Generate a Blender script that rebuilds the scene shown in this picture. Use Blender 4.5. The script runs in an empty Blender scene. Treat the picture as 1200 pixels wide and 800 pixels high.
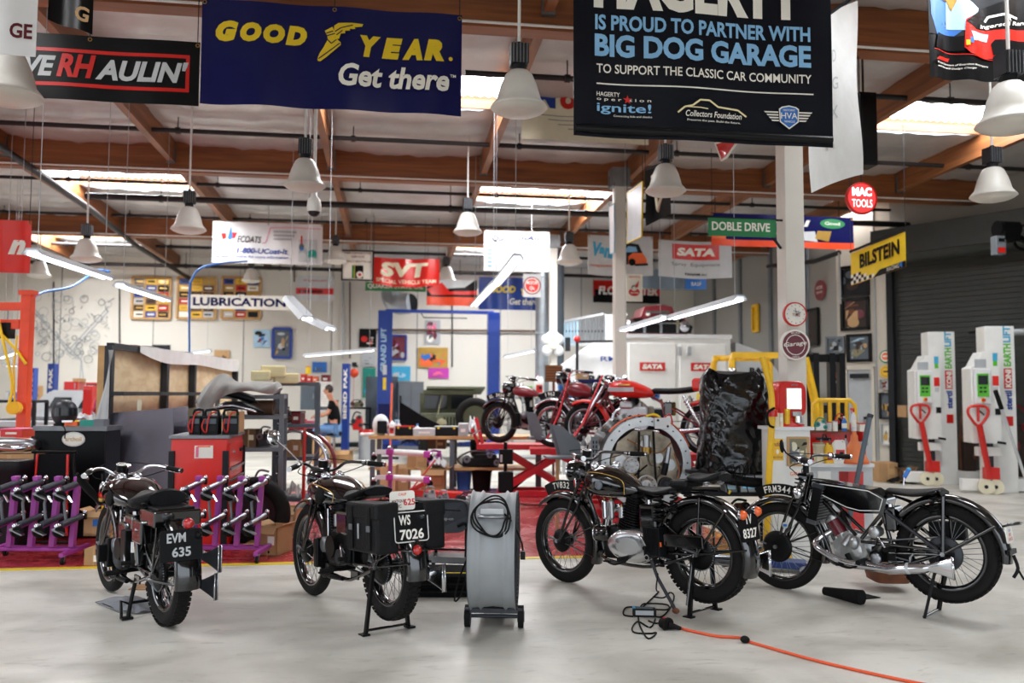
import bpy,math,random
from mathutils import Vector,Matrix,Euler
from mathutils.geometry import tessellate_polygon
V=Vector
PI=math.pi
scene=bpy.context.scene
COL=scene.collection
F_PX=1000.0
YAW=math.radians(8.0)
PITCH=math.atan(62/F_PX)
ROLL=.005
CAM_H=1.5
FW=V((math.sin(YAW),math.cos(YAW),0))
RT=V((math.cos(YAW),-math.sin(YAW),0))
def ray(px,py):
 a=(px-600)/F_PX;b=(py-400)/F_PX
 u=a*math.cos(ROLL)+b*math.sin(ROLL);v=a*math.sin(ROLL)-b*math.cos(ROLL)
 d=math.cos(PITCH)-v*math.sin(PITCH)
 up=math.sin(PITCH)+v*math.cos(PITCH)
 return RT*(u/d)+FW+V((0,0,up/d))
def at(px,py,D):
 return ray(px,py)*D+V((0,0,CAM_H))
def fl(px,py,z=0.0):
 r=ray(px,py);t=(z-CAM_H)/r.z
 return r*t+V((0,0,CAM_H))
def aty(px,py,Y):
 r=ray(px,py);return r*(Y/r.y)+V((0,0,CAM_H))
def atx(px,py,X):
 r=ray(px,py);return r*(X/r.x)+V((0,0,CAM_H))
def srgb(h):
 h=h.lstrip('#');o=[]
 for i in(0,2,4):
  c=int(h[i:i+2],16)/255
  o.append(c/12.92 if c<=.04045 else((c+.055)/1.055)**2.4)
 return tuple(o)
MATS={}
def M(name,col='#808080',rough=.5,metal=0.0,var=.06,scale=6.0,bump=0.0,coat=0.0,alpha=1.0,emit=0.0,trans=0.0,bscale=None):
 if name in MATS:return MATS[name]
 m=bpy.data.materials.new(name);m.use_nodes=True
 nt=m.node_tree;b=nt.nodes['Principled BSDF']
 c=srgb(col)
 b.inputs['Roughness'].default_value=rough
 b.inputs['Metallic'].default_value=metal
 if name in('vinyl_black','tire_rubber','black_rubber','black_leather','black_plastic','black_cloth','black_metal','dark_grey','vinyl_slate','navy'):b.inputs['Specular IOR Level'].default_value=.22
 if coat:b.inputs['Coat Weight'].default_value=coat;b.inputs['Coat Roughness'].default_value=.06
 if alpha<1:b.inputs['Alpha'].default_value=alpha
 if trans:b.inputs['Transmission Weight'].default_value=trans
 tc=nt.nodes.new('ShaderNodeTexCoord')
 nz=nt.nodes.new('ShaderNodeTexNoise');nz.inputs['Scale'].default_value=scale;nz.inputs['Detail'].default_value=4
 nt.links.new(tc.outputs['Object'],nz.inputs['Vector'])
 rp=nt.nodes.new('ShaderNodeValToRGB')
 rp.color_ramp.elements[0].position=.3;rp.color_ramp.elements[1].position=.7
 rp.color_ramp.elements[0].color=tuple(max(0,x*(1-var))for x in c)+(1,)
 rp.color_ramp.elements[1].color=tuple(min(1,x*(1+var))for x in c)+(1,)
 nt.links.new(nz.outputs['Fac'],rp.inputs['Fac'])
 nt.links.new(rp.outputs['Color'],b.inputs['Base Color'])
 if emit:
  b.inputs['Emission Color'].default_value=c+(1,);b.inputs['Emission Strength'].default_value=emit
 if bump:
  n2=nt.nodes.new('ShaderNodeTexNoise');n2 .inputs['Scale'].default_value=bscale or scale*3;n2 .inputs['Detail'].default_value=3
  nt.links.new(tc.outputs['Object'],n2 .inputs['Vector'])
  bp=nt.nodes.new('ShaderNodeBump');bp.inputs['Strength'].default_value=bump;bp.inputs['Distance'].default_value=.02
  nt.links.new(n2 .outputs['Fac'],bp.inputs['Height']);nt.links.new(bp.outputs['Normal'],b.inputs['Normal'])
 MATS[name]=m
 return m
M('black_paint','#060607',.12,0,.1,coat=1.0)
M('black_metal','#0b0b0c',.4,.2)
M('black_rubber','#100f0f',.75,0,.15,20,.15)
M('tire_rubber','#171514',.8,0,.18,14,.2)
M('black_leather','#0c0c0e',.5,0,.15,25,.25)
M('black_plastic','#0e0f11',.45)
M('black_cloth','#0c0c0f',.95,0,.2,20,.3)
M('grey_plastic','#3c4047',.55)
M('chrome','#d9dbe0',.12,1.0)
M('steel','#9a9ca0',.32,1.0,.12)
M('dull_steel','#83868a',.5,.85,.15)
M('cast_alloy','#b3b4b4',.38,.9,.12,12,.1)
M('grimy_alloy','#a09482',.5,.7,.35,9,.3)
M('dark_steel','#3b3d42',.45,.6,.15)
M('brass','#a8874a',.35,1.0)
M('copper','#9a6038',.4,.9)
M('rusty','#7a4b34',.8,.2,.3)
M('white_paint','#e8e8e4',.45,0,.03)
M('white_sheet','#dedfe0',.5,0,.04)
M('grey_white','#c3c6c8',.5,0,.05)
M('light_grey','#a9adb0',.5)
M('mid_grey','#6f757b',.5)
M('slate_grey','#56616a',.55)
M('dark_grey','#212327',.6)
M('drum_grey','#94989a',.48,.15,.08,4)
M('red_paint','#cc170a',.35,0,.06,coat=.2)
M('bright_red','#dd1e0e',.35,0,.05,coat=.25)
M('polished','#dcdee0',.2,.9)
M('dark_red','#7c1420',.35,0,.12,coat=.5)
M('lift_red','#d01828',.4,0,.08)
M('orange_paint','#e4481c',.4,0,.08)
M('orange','#ee6a35',.5)
M('cone_orange','#e8824c',.55,0,.1)
M('yellow','#e8c81e',.4)
M('bright_yellow','#f2d020',.4)
M('hoist_yellow','#eebc1c',.4,0,.1)
M('lemon','#f0e2b0',.85,0,.06,8,.2)
M('blue_paint','#1c3f94',.35,0,.08)
M('jack_blue','#1c3a78',.4)
M('navy','#14174e',.25)
M('bag_black','#050507',.16,0,.1,5,.5,bscale=5)
M('sheet_steel','#8a8a98',.25,.8,.2,1.5)
M('sky_blue','#86bce6',.4)
M('mid_blue','#2f6fc0',.4)
M('pale_blue','#a8cbe0',.5)
M('cyan','#3fa6cf',.5)
M('green','#1e8048',.4)
M('lime','#58b82e',.4)
M('teal','#1f8f80',.5)
M('purple','#a0409a',.4,0,.08)
M('magenta','#c03ca8',.4)
M('pink','#e86a90',.5)
M('maroon','#5c1420',.25,0,.1,coat=.6)
M('olive','#565843',.7,0,.15)
M('khaki','#8a8468',.8)
M('cardboard','#b08a60',.85,0,.08,5)
M('pale_cardboard','#cfb082',.85,0,.06,5)
M('dark_cardboard','#6d513a',.9)
M('wood','#c39a64',.6,0,.15,6)
M('dark_wood','#7a4c2c',.6,0,.2)
M('paper','#efece2',.7)
M('cream','#e4dcc0',.6)
M('tan','#c09a6c',.7)
M('brown','#5e4230',.7)
M('dark_brown','#33241c',.6)
M('grey_cloth','#a9a8a4',.95,0,.1,8,.4)
M('rag_grey','#85878c',.95,0,.12,12,.5)
M('white_cloth','#ececea',.9,0,.05,6,.3)
M('denim','#6489b8',.9,0,.15,20)
M('skin','#c08468',.55)
M('gold','#c8a050',.35,.6)
M('glass','#cfd8dc',.05,0,.02,trans=.9)
M('dark_glass','#20262a',.08)
M('amber','#e8601a',.2,0,.1,coat=.5)
M('red_lens','#b81818',.15,coat=.8)
M('screen_blue','#6cb8e0',.3,emit=.6)
M('screen_dark','#0c1416',.2)
M('tube_light','#f4f8ff',.3,emit=2.4)
M('lit_globe','#f6fbff',.3,emit=3.0)
M('lit_panel','#ffffff',.4,emit=1.2)
M('lamp_shade','#d8d5cd',.4,0,.05,trans=.0)
M('lamp_lens','#cfcac0',.3,0,.05)
M('wood_ply','#caa878',.65,0,.18,2.2)
M('red_glow','#e8383a',.4,emit=.5)
M('white_glow','#ffffff',.4,emit=.9)
M('vinyl_black','#08090b',.35,0,.1)
M('vinyl_slate','#14171f',.22,0,.1,3)
M('plum','#6a2433',.35)
M('spring','#b8babd',.3,1)
M('cord_orange','#e2552a',.5)
M('plastic_sheet','#cfd1d0',.25,0,.03,alpha=.82)
def cat(pts,n=6,closed=False):
 P=[V(p)for p in pts]
 if len(P)<3:return P
 out=[];N=len(P)
 rng=range(N if closed else N-1)
 for i in rng:
  if closed:a,b,c,d=P[(i-1)%N],P[i],P[(i+1)%N],P[(i+2)%N]
  else:a,b,c,d=P[max(i-1,0)],P[i],P[i+1],P[min(i+2,N-1)]
  for k in range(n):
   t=k/n
   out.append(.5*((2*b)+(c-a)*t+(2*a-5*b+4*c-d)*t*t+(3*b-a-3*c+d)*t**3))
 if not closed:out.append(P[-1])
 return out
def basis(ax):
 ax=V(ax).normalized()
 h=V((0,0,1))if abs(ax.z)<.9 else V((1,0,0))
 u=h.cross(ax).normalized();w=ax.cross(u)
 return u,w,ax
_TXT={}
def glyphs(s,shear=0.0,bold=0.0):
 k=(s,shear,bold)
 if k not in _TXT:
  cu=bpy.data.curves.new('t','FONT');cu.body=s;cu.shear=shear;cu.offset=bold;cu.resolution_u=3
  ob=bpy.data.objects.new('t',cu);COL.objects.link(ob)
  bpy.context.view_layer.update()
  dg=bpy.context.evaluated_depsgraph_get()
  me=ob.evaluated_get(dg).to_mesh()
  vs=[tuple(v.co)for v in me.vertices];fs=[tuple(p.vertices)for p in me.polygons]
  ob.evaluated_get(dg).to_mesh_clear()
  bpy.data.objects.remove(ob);bpy.data.curves.remove(cu)
  x0=min(v[0]for v in vs);x1=max(v[0]for v in vs);y0=min(v[1]for v in vs);y1=max(v[1]for v in vs)
  _TXT[k]=([((v[0]-x0)/(x1-x0),(v[1]-y0)/(y1-y0))for v in vs],fs,(x1-x0)/(y1-y0))
 return _TXT[k]
class MB:
 def __init__(s,T=None):s.v=[];s.f=[];s.m=[];s.sm=[];s.T=T
 def add(s,vs,fs,mat,smooth=False):
  o=len(s.v)
  s.v+=[(s.T@V(p))if s.T else V(p)for p in vs]
  s.f+=[tuple(i+o for i in f)for f in fs]
  s.m+=[mat]*len(fs);s.sm+=[smooth]*len(fs);return s
 def box(s,c,d,mat,rot=None):
  R=Euler(rot).to_matrix()if rot else None;vs=[]
  for x in(-.5,.5):
   for y in(-.5,.5):
    for z in(-.5,.5):
     p=V((x*d[0],y*d[1],z*d[2]));p=R@p if R else p
     vs.append(p+V(c))
  return s.add(vs,[(0,1,3,2),(4,6,7,5),(0,4,5,1),(2,3,7,6),(0,2,6,4),(1,5,7,3)],mat)
 def beam(s,p,q,w,h,mat,up=(0,0,1)):
  p=V(p);q=V(q);a=(q-p).normalized();upv=V(up)
  if abs(a.dot(upv))>.98:upv=V((0,1,0))
  u=a.cross(upv).normalized();n=u.cross(a);vs=[]
  for e in(p,q):
   for i,j in((-1,-1),(1,-1),(1,1),(-1,1)):vs.append(e+u*(i*w/2)+n*(j*h/2))
  return s.add(vs,[(0,1,2,3),(7,6,5,4),(0,4,5,1),(1,5,6,2),(2,6,7,3),(3,7,4,0)],mat)
 def loft(s,rings,mat,smooth=True,cap=True,closed=False):
  n=len(rings[0]);vs=[p for r in rings for p in r];fs=[]
  K=len(rings)
  for k in range(K if closed else K-1):
   a=k*n;b=((k+1)%K)*n
   for i in range(n):j=(i+1)%n;fs.append((a+i,a+j,b+j,b+i))
  s.add(vs,fs,mat,smooth)
  if cap and not closed:
   s.add(rings[0],[tuple(reversed(range(n)))],mat);s.add(rings[-1],[tuple(range(n))],mat)
  return s
 def cyl(s,p,q,r,mat,r2=None,n=14,cap=True,smooth=True):
  p=V(p);q=V(q);u,w,a=basis(q-p);r2=r if r2 is None else r2
  R=[[c+(u*math.cos(2*PI*i/n)+w*math.sin(2*PI*i/n))*rr for i in range(n)]for c,rr in((p,r),(q,r2))]
  return s.loft(R,mat,smooth,cap)
 def tube(s,pts,r,mat,n=8,closed=False,k=0,rs=None):
  P=cat(pts,k,closed)if k else[V(p)for p in pts]
  N=len(P);rings=[];pu=None
  for i,p in enumerate(P):
   a=P[(i-1)%N]if(closed or i>0)else p
   b=P[(i+1)%N]if(closed or i<N-1)else p
   t=(b-a)
   if t.length<1e-9:t=V((0,0,1))
   t.normalize()
   if pu is None:u,w,_=basis(t)
   else:
    u=pu-t*pu.dot(t)
    if u.length<1e-6:u=basis(t)[0]
    u.normalize();w=t.cross(u)
   pu=u
   rr=r if rs is None else rs[min(int(i*(len(rs)-1)/max(N-1,1)+.5),len(rs)-1)]
   rings.append([p+(u*math.cos(2*PI*j/n)+w*math.sin(2*PI*j/n))*rr for j in range(n)])
  return s.loft(rings,mat,True,True,closed)
 def lathe(s,prof,o,ax,mat,n=24,closed=False,smooth=True,cap=False):
  u,w,a=basis(ax);o=V(o);rings=[]
  for j in range(n):
   t=2*PI*j/n;d=u*math.cos(t)+w*math.sin(t)
   rings.append([o+d*r+a*h for r,h in prof])
  m=len(prof);vs=[p for r in rings for p in r];fs=[]
  for j in range(n):
   A=j*m;B=((j+1)%n)*m
   for i in range(m if closed else m-1):
    k=(i+1)%m;fs.append((A+i,B+i,B+k,A+k))
  return s.add(vs,fs,mat,smooth)
 def torus(s,o,ax,R,r,mat,n=32,m=10,flat=1.0):
  return s.lathe([(R+r*math.cos(2*PI*i/m),r*flat*math.sin(2*PI*i/m))for i in range(m)],o,ax,mat,n,True)
 def ball(s,c,rad,mat,n=16,m=9,rot=None):
  if not hasattr(rad,'__len__'):rad=(rad,)*3
  R=Euler(rot).to_matrix()if rot else Matrix.Identity(3)
  rings=[]
  for k in range(m+1):
   t=PI*k/m;z=-math.cos(t);q=max(math.sin(t),.001)
   rings.append([V(c)+R@V((rad[0]*q*math.cos(2*PI*i/n),rad[1]*q*math.sin(2*PI*i/n),rad[2]*z))for i in range(n)])
  return s.loft(rings,mat,True,False)
 def prism(s,poly,o,u,v,n,th,mat,smooth=False):
  o=V(o);u=V(u);v=V(v);n=V(n);N=len(poly)
  A=[o+u*x+v*y+n*(th/2)for x,y in poly];B=[o+u*x+v*y-n*(th/2)for x,y in poly]
  s.add(A+B,[(i,i+N,(i+1)%N+N,(i+1)%N)for i in range(N)],mat,smooth)
  s.add(A,[tuple(range(N))],mat);s.add(B,[tuple(reversed(range(N)))],mat);return s
 def grid(s,fn,nu,nv,mat,smooth=True,th=0.0,tv=None):
  vs=[V(fn(i/nu,j/nv))for j in range(nv+1)for i in range(nu+1)]
  W=nu+1
  fs=[(j*W+i,j*W+i+1,(j+1)*W+i+1,(j+1)*W+i)for j in range(nv)for i in range(nu)]
  s.add(vs,fs,mat,smooth)
  if th:
   t=V(tv)*th;s.add([p+t for p in vs],[tuple(reversed(f))for f in fs],mat,smooth)
   B=[i for i in range(W)]+[j*W+nu for j in range(1,nv+1)]+[nv*W+i for i in range(nu-1,-1,-1)]+[j*W for j in range(nv-1,0,-1)]
   K=len(B);s.add([vs[i]for i in B]+[vs[i]+t for i in B],[(i,i+K,(i+1)%K+K,(i+1)%K)for i in range(K)],mat)
  return s
 def spring(s,p,q,R,r,turns,mat,n=6):
  p=V(p);q=V(q);u,w,a=basis(q-p);L=(q-p).length;pts=[]
  for i in range(int(turns*10)+1):
   t=i/(turns*10);th=2*PI*turns*t
   pts.append(p+a*(L*t)+(u*math.cos(th)+w*math.sin(th))*R)
  return s.tube(pts,r,mat,n)
 def text(s,string,o,u,v,h,mat,w=None,align='l',shear=0.0,bold=0.01,mapf=None):
  gv,gf,asp=glyphs(string,shear,bold)
  w=w if w else h*asp
  x0={'l':0,'c':-w/2,'r':-w}[align]
  if mapf:vs=[mapf(o[0]+x0+a*w,o[1]+b*h)for a,b in gv]
  else:o=V(o);vs=[o+V(u)*(x0+a*w)+V(v)*(b*h)for a,b in gv]
  return s.add(vs,gf,mat)
 def build(s,name,parent=None,bevel=0.0,seg=2,recalc=True):
  me=bpy.data.meshes.new(name)
  me.from_pydata([tuple(p)for p in s.v],[],s.f)
  names=[]
  for m in s.m:
   if m not in names:names.append(m)
  for n_ in names:me.materials.append(MATS[n_])
  ix={n_:i for i,n_ in enumerate(names)}
  me.polygons.foreach_set('material_index',[ix[m]for m in s.m])
  me.polygons.foreach_set('use_smooth',s.sm)
  me.update()
  ob=bpy.data.objects.new(name,me);COL.objects.link(ob)
  if parent:ob.parent=parent
  if bevel:
   b=ob.modifiers.new('b','BEVEL');b.width=bevel;b.segments=seg;b.limit_method='ANGLE';b.angle_limit=.7
  return ob
def tag(o,label=None,category=None,group=None,kind=None):
 if label:o['label']=label
 if category:o['category']=category
 if group:o['group']=group
 if kind:o['kind']=kind
 return o
def thing(name,label,category,loc=(0,0,0),rz=0.0,group=None,rot=None):
 o=bpy.data.objects.new(name,None);COL.objects.link(o);o.empty_display_size=.1
 o.location=loc;o.rotation_euler=rot if rot else(0,0,rz)
 return tag(o,label,category,group)
def dup(root,loc=None,rz=None,label=None,group=None,scale=None):
 r=root.copy();COL.objects.link(r)
 if loc is not None:r.location=loc
 if rz is not None:r.rotation_euler=(0,0,rz)
 if scale:r.scale=scale
 if label:r['label']=label
 if group:r['group']=group
 for ch in list(root.children):
  c=ch.copy();COL.objects.link(c);c.parent=r
  for g in ch.children:
   d=g.copy();COL.objects.link(d);d.parent=c
 return r
def struct(o,label=None):o['kind']='structure';return o
def single(mb,name,label,category,loc=(0,0,0),rz=0.0,group=None,bevel=0.0):
 o=mb.build(name,None,bevel);o.location=loc;o.rotation_euler=(0,0,rz)
 return tag(o,label,category,group)
cam=bpy.data.cameras.new('camera');cam_o=bpy.data.objects.new('camera',cam);COL.objects.link(cam_o)
cam.sensor_width=36;cam.lens=36*F_PX/1200
cam_o.location=(0,0,CAM_H)
fwd=FW*math.cos(PITCH)+V((0,0,math.sin(PITCH)));upc=V((0,0,math.cos(PITCH)))-FW*math.sin(PITCH)
rc=RT*math.cos(ROLL)+upc*math.sin(ROLL);uc=upc*math.cos(ROLL)-RT*math.sin(ROLL)
cam_o.rotation_euler=Matrix((rc,uc,-fwd)).transposed().to_euler()
cam.clip_start=.05;cam.clip_end=300
cam.dof.use_dof=True;cam.dof.focus_distance=5.9;cam.dof.aperture_fstop=1.5
scene.camera=cam_o
vs_=scene.view_settings
vs_.view_transform='Standard';vs_.look='None';vs_.gamma=1;vs_.use_curve_mapping=False
vs_.exposure=0.6
w=bpy.data.worlds.new('sky');scene.world=w;w.use_nodes=True
bg=w.node_tree.nodes['Background']
tcw=w.node_tree.nodes.new('ShaderNodeTexCoord');sep=w.node_tree.nodes.new('ShaderNodeSeparateXYZ')
rpw=w.node_tree.nodes.new('ShaderNodeValToRGB')
rpw.color_ramp.elements[0].position=.48;rpw.color_ramp.elements[0].color=(.42,.41,.38,1)
rpw.color_ramp.elements[1].position=.52;rpw.color_ramp.elements[1].color=(.82,.9,1,1)
mpw=w.node_tree.nodes.new('ShaderNodeMath');mpw.operation='MULTIPLY_ADD';mpw.inputs[1].default_value=.5;mpw.inputs[2].default_value=.5
w.node_tree.links.new(tcw.outputs['Generated'],sep.inputs[0]);w.node_tree.links.new(sep.outputs['Z'],mpw.inputs[0])
w.node_tree.links.new(mpw.outputs[0],rpw.inputs['Fac']);w.node_tree.links.new(rpw.outputs['Color'],bg.inputs['Color'])
bg.inputs['Strength'].default_value=1.9
def nodes_mat(name):
 m=bpy.data.materials.new(name);m.use_nodes=True;MATS[name]=m
 return m,m.node_tree,m.node_tree.nodes['Principled BSDF']
def mk_floor(name,base,dark,rough,dirt):
 m,nt,b=nodes_mat(name);N=nt.nodes;L=nt.links
 tc=N.new('ShaderNodeTexCoord')
 def noise(sc,det,x=1,y=1,dist=0):
  mp=N.new('ShaderNodeMapping');mp.inputs['Scale'].default_value=(x,y,1);L.new(tc.outputs['Object'],mp.inputs[0])
  n=N.new('ShaderNodeTexNoise');n.inputs['Scale'].default_value=sc;n.inputs['Detail'].default_value=det;n.inputs['Distortion'].default_value=dist
  L.new(mp.outputs[0],n.inputs['Vector']);return n
 def ramp(src,p0,c0,p1,c1):
  r=N.new('ShaderNodeValToRGB');r.color_ramp.elements[0].position=p0;r.color_ramp.elements[1].position=p1
  r.color_ramp.elements[0].color=c0;r.color_ramp.elements[1].color=c1;L.new(src,r.inputs['Fac']);return r
 a=ramp(noise(1.1,8,1,1.6,.6).outputs['Fac'],.35,srgb(dark)+(1,),.62,srgb(base)+(1,))
 s=ramp(noise(9,6,.6,1.8,1.2).outputs['Fac'],.22,(dirt,dirt,dirt*.96,1),.42,(1,1,1,1))
 t=ramp(noise(60,2).outputs['Fac'],.2,(.72,.7,.68,1),.3,(1,1,1,1))
 m1=N.new('ShaderNodeMixRGB');m1 .blend_type='MULTIPLY';m1 .inputs[0].default_value=1;L.new(a.outputs[0],m1 .inputs[1]);L.new(s.outputs[0],m1 .inputs[2])
 m2=N.new('ShaderNodeMixRGB');m2 .blend_type='MULTIPLY';m2 .inputs[0].default_value=1;L.new(m1 .outputs[0],m2 .inputs[1]);L.new(t.outputs[0],m2 .inputs[2])
 L.new(m2 .outputs[0],b.inputs['Base Color'])
 r=ramp(noise(3,5,1,1,.5).outputs['Fac'],.3,(rough,)*3+(1,),.7,(rough+.22,)*3+(1,))
 L.new(r.outputs[0],b.inputs['Roughness'])
 bp=N.new('ShaderNodeBump');bp.inputs['Strength'].default_value=.05;bp.inputs['Distance'].default_value=.01
 L.new(noise(25,4).outputs['Fac'],bp.inputs['Height']);L.new(bp.outputs[0],b.inputs['Normal'])
mk_floor('floor_paint','#d4d1c8','#b4b1a7',.3,.72)
mk_floor('floor_red_paint','#b33a40','#a8343a',.12,.9)
def mk_wood(name,a,b_,sx,sy,sz):
 m,nt,b=nodes_mat(name);N=nt.nodes;L=nt.links
 tc=N.new('ShaderNodeTexCoord');mp=N.new('ShaderNodeMapping');mp.inputs['Scale'].default_value=(sx,sy,sz);L.new(tc.outputs['Object'],mp.inputs[0])
 n=N.new('ShaderNodeTexNoise');n.inputs['Scale'].default_value=3;n.inputs['Detail'].default_value=7;n.inputs['Distortion'].default_value=.8;L.new(mp.outputs[0],n.inputs['Vector'])
 r=N.new('ShaderNodeValToRGB');r.color_ramp.elements[0].position=.3;r.color_ramp.elements[1].position=.7
 r.color_ramp.elements[0].color=srgb(a)+(1,);r.color_ramp.elements[1].color=srgb(b_)+(1,)
 L.new(n.outputs['Fac'],r.inputs['Fac']);L.new(r.outputs[0],b.inputs['Base Color']);b.inputs['Roughness'].default_value=.5
mk_wood('glulam','#6e3c1e','#9a5c30',.25,1,5)
mk_wood('purlin_wood','#6c4022','#9a6036',1,.25,4)
mk_wood('plywood','#dfc08e','#f6e0b8',1.2,1.2,3)
M('foil','#c2bebc',.36,.3,.14,1.5,.8,bscale=4)
M('wall_white','#d6d2c8',.8,0,.03,.6)
M('wall_warm','#c9c2b4',.8,0,.03,.6)
M('wall_grey','#9c9a94',.8,0,.04,.6)
M('pipe_dark','#2a2627',.5,.4)
M('post_paint','#dcd8ce',.5,0,.04,2)
M('shutter_dark','#3c3e3c',.55,.3,.08)
M('skylight_panel','#f4f9ff',.4,emit=7.5)
M('line_yellow','#e0c020',.5)
M('galv','#b0b8bf',.35,.8,.1)
YL0=fl(0,667);YL1=fl(700,650)
ymid=0.5*(YL0 .y+YL1 .y)
mb=MB();mb.box((1,10,-.1),(34,36,.2),'floor_paint');struct(mb.build('floor'))
XR=fl(880,640).x
YB=fl(500,573).y
mb=MB();mb.box(((-12+XR)/2,(ymid+YB)/2,.001),(XR+12,YB-ymid,.004),'floor_red_paint');struct(mb.build('floor_red'))
mb=MB();mb.box(((-12+XR)/2,ymid-.05,.002),(XR+12,.09,.006),'line_yellow');struct(mb.build('trim_1'))
YW=24.5;XW=8.95;YJ=16.2;HT=6.0
def panel_wall(name,x0,x1,y,z1,mat,step=2.4):
 mb=MB();mb.box(((x0+x1)/2,y+.1,z1/2),(x1-x0,.2,z1),mat)
 x=x0+.3
 while x<x1:mb.box((x,y-.004,z1/2),(.02,.012,z1),'mid_grey');x+=step
 return struct(mb.build(name))
panel_wall('wall_back',-14,XW,YW,HT,'wall_white')
mb=MB();mb.box((0-2.5,YW-.03,.06),(23,.02,.12),'dark_grey');struct(mb.build('baseboard_back'))
mb=MB();mb.box((XW+.1,(YJ+YW)/2,HT/2),(.2,YW-YJ,HT),'wall_grey')
for yy in(17.4,19.2,21.0,22.8):mb.box((XW-.03,yy,HT/2),(.05,.14,HT),'mid_grey')
struct(mb.build('wall_right'))
PA=V((XW,YJ,0))
pd=at(1010,466,16.7);dirw=(V((pd.x,pd.y,0))-PA).normalized()
pe=PA+dirw*.5
ang=math.radians(-38)-YAW
AW=V((math.sin(math.radians(180-38)-0+YAW),math.cos(math.radians(180-38)+YAW),0))
AN=V((AW.y,-AW.x,0))
if AN.dot(V((0,0,0))-PA)<0:AN=-AN
def on_wall(px):
 r=ray(px,466);a=r.x*AW.y-r.y*AW.x
 t=(PA.y*r.x-PA.x*r.y)/(AW.x*r.y-AW.y*r.x)if abs(AW.x*r.y-AW.y*r.x)>1e-9 else 0
 s_=(PA+AW*t).length
 return t
def wallz(px,py):
 t=on_wall(px);P=PA+AW*t;r=ray(px,py);return CAM_H+r.z*(P.x/r.x)
tS=on_wall(1047)
sh_top=wallz(1110,306);sh_end=on_wall(1200)+2.2
mb=MB()
def wbox(mb,t0,t1,z0,z1,th,mat,off=0.0):
 c=PA+AW*((t0+t1)/2)-AN*(th/2-off)+V((0,0,(z0+z1)/2))
 mb.box(c,(t1-t0,th,z1-z0),mat,(0,0,math.atan2(AW.y,AW.x)))
wbox(mb,0,tS,0,HT,.2,'wall_warm')
wbox(mb,tS,sh_end,sh_top+.3,HT,.2,'wall_grey')
wbox(mb,sh_end,sh_end+1.0,0,HT,.2,'wall_grey')
wbox(mb,on_wall(1027),on_wall(1027)+.03,0,HT,.03,'light_grey',.03)
struct(mb.build('wall_angled'))
mb=MB();n=46
hh=sh_top+.25
for i in range(n):
 z=hh*(i+.5)/n
 P0=PA+AW*tS;P1=PA+AW*sh_end
 mb.beam(P0+V((0,0,z))-AN*.05,P1+V((0,0,z))-AN*.05,.03,hh/n*.8,'shutter_dark')
 mb.beam(P0+V((0,0,z+hh/n/2))-AN*.065,P1+V((0,0,z+hh/n/2))-AN*.065,.02,hh/n*.5,'shutter_dark')
d1=mb.build('door_1');struct(d1)
mb=MB();P0=PA+AW*(tS-.05)+V((0,0,sh_top+.3))+AN*.3;P1=PA+AW*(sh_end)+V((0,0,sh_top+.3))+AN*.3
mb.cyl(P0,P1,.3,'shutter_dark',n=20);mb.beam(P0+V((0,0,.1)),P1+V((0,0,.1)),.66,.5,'shutter_dark')
mb.build('shutter_housing',d1)
mb=MB();wbox(mb,tS-.06,tS+.06,0,sh_top+.3,.1,'dark_grey',.08);mb.build('shutter_guide',d1)
mb=MB();t0,t1=on_wall(995),on_wall(1023);zt=wallz(1008,433)
wbox(mb,t0,t1,0,zt,.05,'light_grey',.03);d2=struct(mb.build('door_2'))
mb=MB();wbox(mb,t0-.06,t0,0,zt+.06,.08,'wall_warm',.06);wbox(mb,t1,t1+.06,0,zt+.06,.08,'wall_warm',.06);wbox(mb,t0-.06,t1+.06,zt,zt+.06,.08,'wall_warm',.06);mb.build('door_frame',d2)
mb=MB();wbox(mb,t0+.08,t0+.45,zt-.17,zt-.08,.06,'dark_grey',.1);mb.build('door_closer',d2)
mb=MB();c=PA+AW*(t1-.12)+AN*.08+V((0,0,1.0));mb.ball(c,.05,'steel');mb.box(c-AN*.03,(.1,.03,.2),'dark_grey',(0,0,math.atan2(AW.y,AW.x)));mb.build('door_handle',d2)
mb=MB();mb.box((-14.1,18,HT/2),(.2,14,HT),'wall_white');struct(mb.build('wall_left'))
mb=MB();mb.box((16.5,3,HT/2),(.2,13,HT),'wall_grey');struct(mb.build('wall_right_front'))
mb=MB();mb.box((1.3,-4.1,4.9),(31,.2,2.2),'wall_grey');mb.box((-11.2,-4.1,3),(6,.2,6),'wall_grey');mb.box((13.5,-4.1,3),(6,.2,6),'wall_grey');struct(mb.build('wall_front'))
def bz(y):return 5.0-.012*(y-8)
def cz(y):return bz(y)+.52
BEAMS=[2.2,8.0,13.8,19.3]
for i,y in enumerate(BEAMS):
 mb=MB();mb.box((1,y,bz(y)+.24),(34,.2,.48),'glulam')
 mb.cyl((-14,y-.13,bz(y)+.03),(17,y-.13,bz(y)+.03),.014,'white_paint',n=6)
 struct(mb.build('roof_beam'))
PX=[-1.0+2.44*k for k in range(-6,7)]
YS=-4.0
for x in PX:
 for a,b_ in zip([YS]+BEAMS,BEAMS+[YW]):
  mb=MB();mb.beam((x,a+.1,cz(a+.1)-.2),(x,b_-.1,cz(b_-.1)-.2),.1,.34,'purlin_wood')
  mb.box((x,b_-.14,cz(b_)-.24),(.13,.06,.3),'dull_steel')
  struct(mb.build('roof_purlin'))
SKY={}
def bay(x):
 for i in range(len(PX)-1):
  if PX[i]<=x<PX[i+1]:return i
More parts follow.
